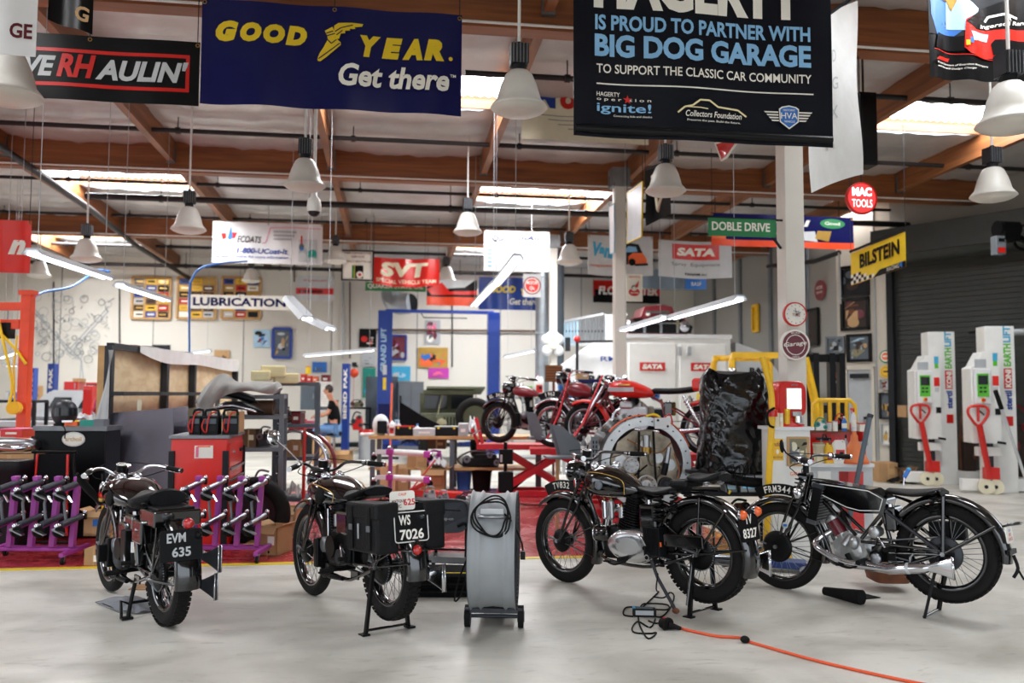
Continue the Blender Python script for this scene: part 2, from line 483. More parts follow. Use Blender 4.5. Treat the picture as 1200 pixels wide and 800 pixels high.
for x,y in((0,10.3),(7,10.3),(-5,15.5),(2.5,15.5),(-7,21.0),(2,21.0),(-4.8,4.5),(5,4.5),(0,-1.5),(-7.2,10.3),(10,15.5)):  # the pair just ahead of the camera is out of view, added for light
 SKY.setdefault(bay(x),[]).append((y,y+1.22))
mb=MB();rnd=random.Random(4)
nsky=0;sk_mb=[]
for i in range(len(PX)-1):
 x0,x1=PX[i],PX[i+1]
 cuts=sorted(SKY.get(i,[]))
 y=YS;segs=[]
 for a,b_ in cuts:segs.append((y,a));y=b_
 segs.append((y,YW))
 for a,b_ in segs:
  nv=max(2,int((b_-a)/.1));ph=rnd.random()*6
  def fn(u,v,x0=x0,x1=x1,a=a,b_=b_,ph=ph):
   yy=a+(b_-a)*v;xx=x0+(x1-x0)*u
   s_=abs(math.sin((yy)*PI/.61))**.45
   sag=.085*s_*(math.sin(u*PI)**.5)+.012*math.sin(xx*9+ph+yy*2)*s_+.01*math.sin(xx*23+yy*5)
   return(xx,yy,cz(yy)-.03-sag)
  mb.grid(fn,16,nv,'foil')
for x0_,x1_ in((-14.2,PX[0]),(PX[-1],17)):mb.box(((x0_+x1_)/2,10,cz(10)),(x1_-x0_,29,.1),'foil')
struct(mb.build('ceiling'))
mb=MB();mb.box((1.3,10.2,5.95),(31.5,29,.06),'dark_grey')
k=1
for i,lst in SKY.items():
 for a,b_ in lst:
  x0,x1=PX[i]+.05,PX[i+1]-.05;zc=cz(a)
  mb=MB()
  for j in range(20):
   xa=x0+(x1-x0)*j/20
   mb.add([(xa,a,zc+.1),(xa+(x1-x0)/40,a,zc+.13),(xa+(x1-x0)/40,b_,zc+.13),(xa,b_,zc+.1)],[(0,1,2,3)],'skylight_panel')
   xb=xa+(x1-x0)/40
   mb.add([(xb,a,zc+.13),(xb+(x1-x0)/40,a,zc+.1),(xb+(x1-x0)/40,b_,zc+.1),(xb,b_,zc+.13)],[(0,1,2,3)],'skylight_panel')
  o=struct(mb.build('window_%d'%k))
  mb=MB()
  for yy in(a,b_):mb.box(((x0+x1)/2,yy,zc+.04),(x1-x0,.05,.2),'purlin_wood')
  mb.build('window_frame',o)
  ld=bpy.data.lights.new('skylight','AREA');ld.shape='RECTANGLE';ld.size=x1-x0;ld.size_y=b_-a;ld.energy=240 if a>12 else 60;ld.color=(.95,.98,1);lo_=bpy.data.objects.new('skylight',ld);COL.objects.link(lo_);lo_.location=((x0+x1)/2,(a+b_)/2,zc+.06)
  k+=1
def pipe(pts,r,mat='pipe_dark',name='pipe'):
 mb=MB();mb.tube(pts,r,mat,8);return struct(mb.build('trim_'+name))
def ypipe(py,px,Y,r,x0=-14,x1=17,mat='pipe_dark'):
 z=aty(px,py,Y).z
 mb=MB();mb.cyl((x0,Y,z),(x1,Y,z),r,mat,n=8)
 x=x0+1.2
 while x<x1:mb.cyl((x,Y,z),(x,Y,cz(Y)),.008,mat,n=5);mb.cyl((x-.03,Y,z),(x+.03,Y,z),r+.015,mat,n=8);x+=2.44
 return struct(mb.build('trim_pipe'))
ypipe(159,340,12.4,.035)
ypipe(222,400,15.2,.03)
ypipe(240,400,14.9,.055,x0=aty(100,238,14.9).x,x1=XW+2)
ypipe(86,560,9.6,.035,x0=aty(545,85,9.6).x)
ypipe(262,450,18.6,.03)
ypipe(296,450,22.0,.04)
ypipe(316,400,23.6,.05,x1=XW)
pipe([at(-60,130,10.5),at(103,243,15.0),at(160,288,19),at(222,326,23.5)],.055)
pipe([aty(440,386,YW-.1),aty(640,388,YW-.1),aty(760,388,YW-.1)],.03,'brown')
pipe([aty(402,330,YW-.08),aty(402,420,YW-.08)],.03,'light_grey')
pipe([aty(410,330,YW-.08),aty(410,420,YW-.08)],.02,'brown')
for px_ in(63,140,530):pipe([aty(px_,330,YW-.05),aty(px_,430,YW-.05)],.018,'dark_grey')
pipe([aty(345,300,YW-.1),aty(345,330,YW-.1)],.02)
pipe([atx(900,312,XW-.12),atx(955,306,XW-.12),at(983,296,16.4)],.05)
pipe([at(983,296,16.4),at(985,356,16.4)],.02,'light_grey')
def post(px,py_ref,D,wd,mat='post_paint',ztop=None):
 p=at(px,py_ref,D);zt=ztop or bz(p.y)
 mb=MB();mb.box((p.x,p.y,zt/2),(wd,wd,zt),mat)
 o=struct(mb.build('column',bevel=.01))
 mb=MB();mb.box((p.x,p.y,.01),(wd*2,wd*2,.02),mat);mb.box((p.x,p.y,zt+.05),(wd*1.6,wd*1.6,.3),'dull_steel');mb.build('column_plate',o)
 return p
P_A=post(928,400,8.75,.208)
P_B=post(726,400,13.6,.18)
P_C=post(648,400,19.0,.17)
def make_wheel(name,root,cx,tr,tw,rim_mat='black_paint',drum=.09,knobs=True,spoke='dull_steel',yaw=0.0,zc=None,rimr=None):
 R=tr;z=R if zc is None else zc;o=(0,0,0);ax=(0,1,0)
 mb=MB();r=tw/2
 prof=[]
 for i in range(16):
  t=2*PI*i/16;prof.append((R-r+r*math.cos(t)*1.0,r*.95*math.sin(t)))
 mb.lathe(prof,o,ax,'tire_rubber',56,True)
 if knobs:
  n=58
  for i in range(n):
   t=2*PI*i/n
   for yy,dr,w_ in((0,.001,.3),(.3,-.003,.22),(-.3,-.003,.22)):
    tt=t+(PI/n if yy else 0)
    c=V(((R+dr-.003)*math.cos(tt),yy*tw,(R+dr-.003)*math.sin(tt)))
    mb.box(c,(.008,tw*w_,2*PI*R/n*.66),'tire_rubber',(0,-tt,0))
 w=mb.build(name,root);w.location=(cx,0,z);w.rotation_euler=(0,0,yaw)
 rr=rimr or(R-tw+.002);mb=MB()
 mb.lathe([(rr+.012,-tw*.33),(rr,-tw*.36),(rr-.016,-tw*.2),(rr-.018,0),(rr-.016,tw*.2),(rr,tw*.36),(rr+.012,tw*.33)],o,ax,rim_mat,48)
 mb.lathe([(rr+.012,-tw*.33),(rr-.004,0),(rr+.012,tw*.33)],o,ax,rim_mat,48)
 mb.build('rim',w)
 mb=MB();hub=.035
 for i in range(36):
  t=2*PI*i/36;s_=1 if i%2 else-1;off=(.55 if(i//2)%2 else-.55)
  a=V((hub*math.cos(t+off),s_*.045,hub*math.sin(t+off)));b=V(((rr-.016)*math.cos(t),s_*.004,(rr-.016)*math.sin(t)))
  mb.cyl(a,b,.0022,spoke,n=4,cap=False)
 mb.build('spokes',w)
 mb=MB();mb.cyl((0,-.06,0),(0,.06,0),.032,'black_metal',n=16);mb.cyl((0,-.1,0),(0,.1,0),.011,'steel',n=8)
 for s_ in(-1,1):mb.cyl((0,s_*.05,0),(0,s_*.056,0),.046,'dull_steel',n=18);mb.cyl((0,s_*.1,0),(0,s_*.115,0),.016,'steel',n=6)
 mb.build('hub',w)
 if drum:
  mb=MB();mb.lathe([(.01,.075),(drum*.7,.075),(drum,.06),(drum+.008,.052),(drum,.03),(.03,.03)],o,(0,1,0),'black_metal',28)
  mb.beam((0,.07,0),(drum*1.25,.08,drum*.3),.02,.012,'dull_steel');mb.build('brake_drum',w)
 return w
def guard(cx,cz,R,a0,a1,wd,mat,mb=None,n=26,lip=.025,rise=.018,edge=None):
 """curved C-section mudguard swept about an axle, angles in degrees from forward axis"""
 mb=mb or MB();prof=[(-wd/2,-lip),(-wd/2,-.003),(-wd*.3,rise*.7),(0,rise),(wd*.3,rise*.7),(wd/2,-.003),(wd/2,-lip),(wd*.46,-lip),(wd*.45,-.006),(wd*.28,rise*.7-.005),(0,rise-.005),(-wd*.28,rise*.7-.005),(-wd*.45,-.006),(-wd*.46,-lip)]
 rings=[]
 for i in range(n+1):
  a=math.radians(a0+(a1-a0)*i/n)
  rings.append([V((cx+(R+h)*math.cos(a),y,cz+(R+h)*math.sin(a)))for y,h in prof])
 return mb.loft(rings,mat)
def fins(mb,p,q,r,n,mat,sq=1.0):
 p=V(p);q=V(q);u,w,a=basis(q-p)
 L=(q-p).length
 for i in range(n):
  c=p+a*(L*(i+.5)/n)
  rr=[c+a*s_ for s_ in(-L/n*.22,L/n*.22)]
  mb.cyl(rr[0],rr[1],r,mat,n=20)
 mb.cyl(p,q,r*.78,mat,n=16)
def tank_loft(mb,secs,mat,n=24):
 """secs: (x, zbottom, ztop, halfwidth, power, shoulder)"""
 rings=[]
 for x,z0,z1,hw,pw in secs:
  zc=(z0+z1)/2;hh=(z1-z0)/2;ring=[]
  for i in range(n):
   t=2*PI*i/n;c,s_=math.cos(t),math.sin(t)
   yy=hw*math.copysign(abs(c)**(2/pw),c);zz=hh*math.copysign(abs(s_)**(2/pw),s_)
   if zz>0:yy*=1-.22*(zz/hh)**2
   ring.append(V((x,yy,zc+zz)))
  rings.append(ring)
 return mb.loft(rings,mat)
def char_arc(mb,s,cx,cz,R,amid,h,mat,y,side=1,gap=1.12):
 """letters standing on an arc, read from the side"""
 w=h*.62*gap;tot=(len(s)-1)*w
 for i,ch in enumerate(s):
  if ch==' ':continue
  d=(i*w-tot/2)/R
  a=amid-side*d*-1
  a=amid+d
  up=V((math.cos(a),0,math.sin(a)));u=V((-math.sin(a),0,math.cos(a)))*1.0
  c=V((cx,y,cz))+up*R
  mb.text(ch,c-u*(h*.3),u,up,h,mat,w=h*(.2 if ch in 'I1' else.6),bold=.02)
def saddle(root,x0,x1,z,hw,name='saddle',nose=.3,thick=.045,rise=.03,springs=True,zs=None,pan=False):
 mb=MB();n=18;rings=[]
 for i in range(n+1):
  t=i/n;x=x0+(x1-x0)*t
  w_=hw*(math.sin(min(t*1.9+.18,1)*PI/2))if t<.45 else hw*(1-(1-nose)*((t-.45)/.55)**1.1)
  if i==0:w_=hw*.6
  if i==n:w_*=.6
  zz=z+rise*(1-t)**2.2*1.6-.012*math.sin(t*PI)-(.015 if i==n else 0)-(.02 if i==0 else 0)
  ring=[]
  for j in range(14):
   a=2*PI*j/14;yy=w_*math.cos(a);sz=math.sin(a)
   zt=zz+(thick*.35*sz if sz>0 else thick*(.9+.2*abs(yy/hw))*sz)-.018*(yy/hw)**2
   ring.append(V((x,yy,zt)))
  rings.append(ring)
 mb.loft(rings,'black_leather');s=mb.build(name,root)
 if springs:
  mb=MB();zz=zs or z-.15
  for sd in(-1,1):
   mb.spring((x0+.05,sd*hw*.62,zz),(x0+.05,sd*hw*.62,z-.01),.024,.0055,5,'black_metal' if springs!='chrome' else 'spring')
   mb.cyl((x0+.05,sd*hw*.62,zz-.01),(x0+.05,sd*hw*.62,zz+.004),.03,'black_metal',n=12)
  mb.tube([(x0+.05,-hw*.62,zz),(x0+.12,-hw*.3,zz+.02),(x1-.06,0,z-.05),(x0+.12,hw*.3,zz+.02),(x0+.05,hw*.62,zz)],.008,'black_metal',6)
  mb.build('saddle_spring',s)
 return s
def fishtail(mb,p,d,up,L,h0,h1,th,mat,mat2=None):
 """flat flaring tail: starts round (h0) and flares to height h1 along d"""
 p=V(p);d=V(d).normalized();up=V(up).normalized();s_=d.cross(up);rings=[]
 for t in(0,.15,.35,.6,.85,1):
  hh=h0+(h1-h0)*t**1.1;tt=h0+(th-h0)*min(1,t*1.6)
  rings.append([p+d*(L*t)+up*(hh*math.copysign(abs(math.sin(a))**.6,math.sin(a)))+s_*(tt*math.copysign(abs(math.cos(a))**.6,math.cos(a)))for a in[2*PI*k/16 for k in range(16)]])
 mb.loft(rings,mat)
 e=p+d*(L*1.001)
 mb.tube([e+up*(h1*1.0)+s_*th,e-up*h1+s_*th,e-up*h1-s_*th,e+up*h1-s_*th],.005,mat2 or mat,6,closed=True)
def make_bike(o):
 """one vintage motorcycle; local frame: x forward from the rear axle, y left, z up"""
 fp,rp,lift=o['front'],o['rear'],o.get('lift',0)
 zb_=o.get('zb',0)
 if 'fd' in o:A=at(fp[0],fp[1],o['fd']);A.z=zb_;B=at(rp[0],rp[1],o['rd']);B.z=zb_
 else:A=fl(fp[0],fp[1]);B=fl(rp[0],rp[1],lift)
 d=A-V((B.x,B.y,0));L=V((d.x,d.y)).length
 hd=math.atan2(d.y,d.x);R=o.get('R',.335);k=L/1.38;tm=o.get('tank_mat','black_paint');gm=o.get('guard_mat','black_paint')
 root=thing('motorcycle',o['label'],'motorcycle',(B.x,B.y,zb_+lift),group=None)
 root.rotation_euler=Euler((0,math.atan2(lift,L),hd),'XYZ')
 X=lambda x:x*k
 def P(x,y,z):return V((x*k,y,z))
 bh=o.get('bar_h',.96);steer=o.get('steer',0.0)
 hx,hz=1.06,.86
 tw=o.get('tw',.085)
 rw=make_wheel('rear_wheel',root,0,R,o.get('rtw',tw),drum=o.get('rdrum',.1),rim_mat=o.get('rim','black_paint'),knobs=not zb_)
 fw=make_wheel('front_wheel',root,L,R,tw,drum=o.get('fdrum',.085),knobs=False,rim_mat=o.get('rim','black_paint'),yaw=steer)
 mb=MB();mb.lathe([(.03,-.062),(.1,-.062),(.108,-.06),(.108,-.066),(.03,-.066)],(0,0,R),(0,-1,0),'black_metal',36)
 for i in range(40):t=2*PI*i/40;mb.box((.11*math.cos(t),.064,R+.11*math.sin(t)),(.008,.006,.008),'dull_steel',(0,-t,0))
 mb.tube([(0,.064,R+.112),P(.55,.064,.40)],.006,'dull_steel',5);mb.tube([(0,.064,R-.112),P(.55,.064,.33)],.006,'dull_steel',5)
 mb.build('sprocket',root)
 fr=MB();r=.016;pm=o.get('frame_mat','black_paint')
 fr.tube([P(hx+.02,0,.84),P(.78,0,.80),P(.47,0,.64)],r,pm,10,k=4)
 fr.tube([P(hx+.05,0,.70),P(1.0,0,.45),P(.96,0,.28)],r*1.1,pm,10,k=4)
 fr.cyl(P(hx-.01,0,.88),P(hx+.07,0,.67),.026,pm)
 for s_ in(-1,1):
  fr.tube([P(.96,0,.29),P(.88,s_*.07,.23),P(.5,s_*.09,.21),P(.3,s_*.085,.25),P(0,s_*.085,R)],.013,pm,8,k=3)
  fr.tube([P(.48,s_*.02,.64),P(.3,s_*.08,.54),P(0,s_*.085,R+.01)],.012,pm,8,k=3)
  fr.tube([P(.42,s_*.06,.32),P(0,s_*.085,R-.005)],.012,pm,8)
 fr.tube([P(.48,0,.68),P(.40,0,.26)],.016,pm,10)
 for s_ in(-1,1):fr.cyl(P(.02,s_*.07,R),P(-.05,s_*.07,R),.022,'black_metal',n=8);fr.box(P(.36,s_*.09,.25),(.12*k,.012,.05),pm)
 fr.build('frame',root)
 fk=MB();ax=V((L,0,R))
 for s_ in(-1,1):
  a=V((L,s_*.075,R));t=P(hx+.045,s_*.065,.84);m_=P(hx+.16,s_*.07,.67)
  fk.tube([a,a+(m_-a)*.5+V((.008,0,0)),m_,t],.012,pm,8)
  fk.tube([a+V((-.01,0,.01)),P(hx+.11,s_*.07,.6),t+V((-.02,0,-.06))],.010,pm,8)
  fk.beam(P(hx+.0,s_*.055,.855),P(hx+.07,s_*.055,.865),.012,.02,'dull_steel')
  fk.beam(P(hx+.07,s_*.055,.67),P(hx+.14,s_*.055,.68),.012,.02,'dull_steel')
  fk.cyl(a+V((0,-s_*.01,0)),a+V((0,s_*.03,0)),.014,'steel',n=10)
 fk.cyl(P(hx+.12,-.08,.685),P(hx+.12,.08,.685),.012,pm);fk.cyl(P(hx+.05,-.08,.85),P(hx+.05,.08,.85),.012,pm)
 fk.box(P(hx+.035,0,.88),(.07,.12,.025),pm)
 fk.spring(P(hx+.15,0,.66),P(hx+.09,0,.86),.03,.006,7,'black_metal')
 fk.cyl(P(hx+.03,0,.89),P(hx+.025,0,.95),.024,'black_metal');fk.cyl(P(hx+.025,0,.95),P(hx+.022,0,.965),.034,'chrome',n=16)
 fk.build('fork',root)
 bw=o.get('bar_w',.37);pull=o.get('pull',.24);hb=MB();bm=o.get('bar_mat','black_paint')
 path=[P(hx+.02,0,bh-.03),P(hx+.03,.08,bh-.02),P(hx+.03,.16,bh+.025),P(hx-.06,.25,bh+.02),P(hx-pull,bw,bh)]
 hb.tube([V((p.x,-p.y,p.z))for p in reversed(path[1:])]+path,.0115,bm,8,k=4)
 hbo=hb.build('handlebar',root)
 for s_ in(1,-1):
  e=V((path[-1].x,s_*bw,bh));q=V((X(hx-.1),s_*.28,bh+.013));dd=(e-q).normalized()
  mb=MB();mb.tube([e-dd*.14,e-dd*.06,e],o.get('grip',.018),'black_rubber',10);mb.cyl(e-dd*.13,e-dd*.118,.02,'chrome');mb.build('grip',hbo)
  mb=MB()
  mb.tube([e-dd*.15,e-dd*.13+V((.03,0,-.012)),e-dd*.05+V((.05,s_*.0,-.02)),e+V((.045,0,-.016))],.0055,'chrome',6,k=3)
  mb.cyl(e-dd*.165,e-dd*.14,.018,'chrome');mb.build('lever',hbo)
  mb=MB();mb.cyl(e,e+dd*.014,.019,'chrome');mb.build('bar_end',hbo)
 mb=MB()
 for s_,yy in((1,.03),(-1,-.03),(1,.05),(-1,.0)):
  mb.tube([P(hx-.1,s_*.25,bh),P(hx+.06,s_*.2,bh-.04),P(hx+.1,s_*.06,bh-.09),P(hx-.06,yy,.74),P(.85,yy+.05,.6)],.0035,'black_rubber',5,k=5)
 mb.tube([P(hx,.2,bh+.03),P(hx+.13,.1,bh+.05),P(hx+.13,-.1,bh+.05),P(hx,-.2,bh+.03)],.0035,'black_rubber',5,k=5)
 mb.build('cables',root)
 mb=guard(L,R,R+.035,*o.get('fguard',(50,198)),o.get('fgw',.12),gm,lip=o.get('flip',.025))
 fg=mb.build('front_mudguard',root)
 mb=MB()
 for a_ in(196,160):
  for s_ in(-1,1):
   t=math.radians(a_);mb.tube([(L,s_*.07,R),(L+(R+.02)*math.cos(t),s_*.062,R+(R+.02)*math.sin(t))],.005,pm,6)
 mb.build('mudguard_stay',fg)
 ra=o.get('rguard',(35,192));rgw=o.get('rgw',.15)
 mb=guard(0,R,R+.045,ra[0],ra[1],rgw,gm,n=34,lip=o.get('rlip',.035));rg=mb.build('rear_mudguard',root)
 mb=MB()
 for a_,r_ in o.get('stays',((172,.008),(128,.009),(95,.008))):
  for s_ in(-1,1):
   t=math.radians(a_);mb.tube([(0,s_*.1,R),((R+.05)*math.cos(t),s_*(rgw/2+.004),R+(R+.05)*math.sin(t))],r_,pm,6)
 mb.build('mudguard_stay',rg)
 if o['tank']=='wedge':
  poly=[(1.0,.80),(.95,.835),(.50,.77),(.38,.70),(.42,.60),(.60,.60),(.72,.63),(1.01,.77)]
  mb=MB();mb.prism([(x*k,z)for x,z in poly],(0,0,0),(1,0,0),(0,0,1),(0,1,0),.2,'black_paint');tk=mb.build('fuel_tank',root,bevel=.018,seg=3)
  cx_=sum(p[0]for p in poly)/8;cz_=sum(p[1]for p in poly)/8
  for s_ in(-1,1):
   mb=MB();mb.tube([(V((cx_,0,cz_))+V((p[0]-cx_,0,p[1]-cz_))*.88).x*k for p in[]]or[V(((cx_+(p[0]-cx_)*.9)*k,s_*.101,cz_+(p[1]-cz_)*.82))for p in poly],.0035,'white_paint',5,closed=True);mb.build('lining',tk)
  mb=MB()
  mb.box(P(.93,.101,.775),(.03,.004,.028),'red_paint');mb.text('S',P(.942,.1035,.765),(-1,0,0),(0,0,1),.02,'gold');mb.build('badge',tk)
 else:
  w_=o.get('tank_w',.135);zt=o.get('tank_top',.90);zb=.69
  secs=[(1.07*k,.775,zt-.05,w_*.35,2.2),(1.055*k,.74,zt-.025,w_*.72,2.4),(1.0*k,.705,zt,w_*.96,2.6),(.9*k,zb,zt+.004,w_,2.7),(.78*k,zb-.002,zt-.02,w_*.93,2.6),(.68*k,zb+.0,zt-.065,w_*.78,2.4),(.60*k,zb+.01,zt-.11,w_*.56,2.3),(.56*k,zb+.025,zt-.145,w_*.3,2)]
  mb=MB();tank_loft(mb,secs,tm);tk=mb.build('fuel_tank',root)
  if o.get('line'):
   for s_ in(-1,1):
    mb=MB();mb.tube([P(1.035,s_*w_*.72,zt-.055),P(.95,s_*w_*.9,zt-.045),P(.80,s_*w_*.88,zt-.06),P(.66,s_*w_*.66,zt-.11),P(.64,s_*w_*.70,zb+.03)],.003,'gold',5,k=4);mb.build('lining',tk)
  if o.get('flash'):
   for s_ in(-1,1):
    mb=MB();mb.ball(P(1.0,s_*w_*.86,.80),(.05,.025,.06),'chrome',14,8);mb.ball(P(1.0,s_*(w_*.90),.765),(.045,.022,.03),'red_paint',12,6);mb.ball(P(1.0,s_*(w_*.90),.735),(.04,.022,.022),'gold',12,6);mb.build('chrome_flash',tk)
  for s_ in(-1,1)if o.get('badge')!='none' else():
   mb=MB()
   if o.get('badge')=='round':mb.lathe([(.001,.012),(.03,.012),(.036,.006),(.036,0)],P(.86,s_*(w_-.002),.79),(0,s_,0),'mid_grey',24)
   elif o.get('badge')!='none':mb.ball(P(.80,s_*(w_*.86),.755),(.075*k,.026,.055),'black_rubber',18,10)
   mb.build('knee_pad' if o.get('badge')!='round' else 'badge',tk)
  for(cx_,cy_)in((.97,.055),(.97,-.055))if not o.get('one_cap')else((.97,.055),(.84,-.055)):
   zt_=zt+.0
   mb=MB();mb.lathe([(.001,.034),(.018,.034),(.03,.026),(.034,.018),(.034,0),(.03,-.015)],P(cx_,cy_,zt_-.008),(0,0,1),'chrome',20);mb.box(P(cx_,cy_,zt_+.028),(.05,.008,.01),'chrome');mb.build('filler_cap',tk)
 e=o['engine'];mb=MB()
 if e=='twostroke':
  mb.lathe([(.001,.09),(.07,.09),(.105,.07),(.11,.03),(.11,-.03),(.105,-.07),(.07,-.09),(.001,-.09)],P(.84,0,.36),(0,1,0),'cast_alloy',28)
  mb.prism([(.78*k,.26),(.98*k,.3),(.99*k,.42),(.86*k,.5),(.74*k,.44),(.70*k,.34)],(0,0,0),(1,0,0),(0,0,1),(0,1,0),.17,'cast_alloy')
  eng=mb.build('engine',root,bevel=.012)
  mb=MB()
  for s_ in(-.042,.042):
   mb.cyl(P(.90,s_,.44),P(.975,s_,.56),.045,'cast_alloy',n=20);mb.cyl(P(.925,s_,.475),P(.985,s_,.575),.056,'maroon',n=22);mb.cyl(P(.982,s_,.572),P(.992,s_,.588),.06,'cast_alloy',n=22);mb.ball(P(.995,s_,.592),.035,'cast_alloy')
  mb.build('cylinder',eng)
  mb=MB();mb.ball(P(.80,.1,.42),(.035,.03,.05),'cast_alloy');mb.cyl(P(.84,.08,.46),P(.88,.13,.40),.022,'cast_alloy');mb.tube([P(.72,.09,.30),P(.80,.13,.27),P(.86,.12,.34)],.02,'black_metal',8,k=3)
  mb.cyl(P(.62,.03,.5),P(.62,.12,.5),.04,'dull_steel');mb.ball(P(.62,.12,.5),(.04,.02,.045),'cast_alloy');mb.build('magneto',eng)
  mb=MB();mb.cyl(P(.62,-.02,.37),P(.62,.12,.33),.05,'black_metal');mb.lathe([(.001,.02),(.036,.018),(.04,0)],P(.62,.13,.32),(0,1,0),'steel',20);mb.box(P(.58,0,.34),(.2*k,.14,.11),'black_metal');mb.build('gearbox',root,bevel=.01)
  mb=MB();mb.tube([P(.92,0,.63),P(.9,.02,.56)],.02,'black_rubber',8);mb.tube([P(.84,.0,.30),P(.7,.02,.26)],.02,'black_metal',8);mb.build('water_hose',eng)
  mb=MB();T=Matrix.Translation(P(1.01,0,.665))@Matrix.Rotation(-.28,4,'Y');mb.T=T
  mb.box((0,0,0),(.07,.25,.27),'black_metal');mb.box((-.0,0,.14),(.08,.26,.03),'dark_steel');mb.box((0,0,-.135),(.07,.27,.03),'steel')
  for i in range(12):mb.box((0,0,-.12+i*.022),(.08,.24,.006),'dull_steel')
  rad=mb.build('radiator',root)
  for ob_ in(eng,[c for c in root.children if c.name.startswith('gearbox')][-1]):ob_.location=(-.12*k,0,-.03)
  rad.location=(-.03,0,0)
  mb=MB();mb.lathe([(.001,.03),(.036,.022),(.045,0),(.03,-.03),(.001,-.035)],P(1.115,.13,.745),(.6,.8,0),'chrome',20);mb.build('side_lamp',root)
 else:
  cm=o.get('case_mat','black_metal')
  mb.lathe([(.001,.07),(.09,.068),(.12,.05),(.128,.02),(.128,-.02),(.12,-.05),(.09,-.068),(.001,-.07)],P(.80,0,.37),(0,1,0),cm,30)
  mb.box(P(.80,0,.30),(.2*k,.13,.12),cm);mb.box(P(.70,0,.38),(.18*k,.12,.16),cm)
  eng=mb.build('engine',root,bevel=.01)
  lean=o.get('lean',.03)
  ex_=o.get('cyl_x',.76);cb=P(ex_,0,.46);ct=P(ex_+lean,0,.63);mb=MB()
  fins(mb,cb,ct,o.get('cyl_r',.072),9,'black_metal');mb.build('cylinder',eng)
  mb=MB();h1=ct+(ct-cb)*.42;fins(mb,ct,h1,.08,4,'dull_steel' if o.get('alloy_head')else 'black_metal');mb.box(h1+V((0,0,.01)),(.1,.12,.03),'black_metal');mb.build('cylinder_head',eng)
  mb=MB()
  for yy in(.05,.075):mb.cyl(P(.87,yy,.45),P(.86+lean*.5,yy,.66),.009,'chrome',n=8)
  mb.build('pushrod_tube',eng)
  mb=MB()
  cbp=P(.70,.03,.60);mb.cyl(cbp+V((0,0,-.04)),cbp+V((0,0,.05)),.022,'cast_alloy',n=12);mb.cyl(cbp,cbp+V((.08,0,0)),.018,'cast_alloy');mb.cyl(cbp+V((-.01,.05,-.05)),cbp+V((-.01,.05,.03)),.024,'cast_alloy',n=12);mb.cyl(cbp+V((-.01,.05,.03)),cbp+V((-.01,.05,.045)),.012,'brass',n=10);mb.cyl(cbp,cbp+V((-.01,.05,-.02)),.01,'brass')
  mb.build('carburettor',eng)
  if o.get('primary')=='alloy':
   mb=MB();rings=[]
   for yy,sc in((.06,1.0),(.1,1.0),(.125,.93),(.138,.8),(.142,.5)):
    ring=[]
    for i in range(30):
     t=2*PI*i/30;c,s_=math.cos(t),math.sin(t)
     ring.append(P(.60+(.225*c)*sc,yy,.355+(.118-.03*(c<0)*-c*-1)*s_*sc))
    rings.append(ring)
   mb.loft(rings,'polished');mb.T=None;mb.lathe([(.001,.008),(.016,.006),(.018,0)],P(.69,.14,.39),(0,1,0),'dull_steel',14);mb.build('primary_case',root)
   mb=MB();mb.lathe([(.001,.07),(.05,.068),(.062,.05),(.062,-.06),(.05,-.07),(.001,-.07)],P(.90,.06,.42),(.9,.1,0),'black_paint',24);mb.torus(P(.90,.06,.42)+V((.063,.007,0)),(.9,.1,0),.058,.006,'chrome',24,6);mb.build('dynamo',eng)
   mb=MB();mb.box(P(.36,.10,.40),(.15*k,.1,.2),'black_plastic')
   for i in range(6):mb.box(P(.31+i*.02,.153,.40),(.004,.006,.18),'black_metal')
   mb.build('battery_box',root,bevel=.006)
   mb=MB();mb.box(P(.27,.155,.39),(.012,.004,.03),'amber');mb.build('reflector',root)
   for dx,mt in((.845,'chrome'),(.775,'cast_alloy')):
    mb=MB();mb.cyl(P(dx,.1,.55),P(dx,.1,.66),.022,mt,n=12);mb.ball(P(dx,.1,.66),.022,mt,12,6);mb.ball(P(dx,.1,.55),.02,mt,12,6);mb.cyl(P(dx,.1,.66),P(dx,.1,.69),.008,'brass',n=8);mb.build('oil_feed',eng)
  else:
   mb=MB();rings=[]
   for yy,sc in((.055,1.0),(.095,1.0),(.11,.93),(.115,.7)):
    rings.append([P(.68+.2*math.cos(2*PI*i/28)*sc,yy,.37+.085*math.sin(2*PI*i/28)*sc)for i in range(28)])
   mb.loft(rings,'black_metal');mb.build('primary_case',root)
   mb=MB();mb.lathe([(.001,.04),(.05,.036),(.055,0)],P(.82,.1,.42),(0,1,0),'dull_steel',22);mb.build('timing_cover',eng)
   mb=MB();mb.box(P(.93,.12,.36),(.07*k,.07,.2),'black_metal');mb.build('dynamo',eng,bevel=.01)
  mb=MB();mb.box(P(.52,0,.36),(.15*k,.14,.13),'black_metal');mb.cyl(P(.52,-.1,.38),P(.52,.1,.38),.045,'black_metal');mb.build('gearbox',root,bevel=.012)
 for s_ in(-1,1):
  mb=MB();mb.tube([P(.60,s_*.08,.27),P(.60,s_*.2,.27)],.012,'black_metal',8);mb.cyl(P(.60,s_*.15,.27),P(.60,s_*.24,.27),.018,'black_rubber');mb.build('footrest',root)
 mb=MB();mb.tube([P(.60,.16,.25),P(.70,.17,.22),P(.78,.16,.23)],.008,'black_metal',6,k=3);mb.box(P(.79,.16,.235),(.05,.03,.012),'black_rubber');mb.build('brake_pedal',root)
 mb=MB();mb.tube([P(.50,.1,.38),P(.46,.15,.44),P(.40,.16,.36)],.009,'chrome',6,k=3);mb.cyl(P(.40,.13,.36),P(.40,.19,.36),.014,'black_rubber');mb.build('kick_starter',root)
 mb=MB();mb.box(P(.38,-.0,.56),(.09*k,.16,.17),'black_paint');mb.cyl(P(.38,.05,.645),P(.38,.05,.665),.02,'chrome');mb.build('oil_tank',root,bevel=.015)
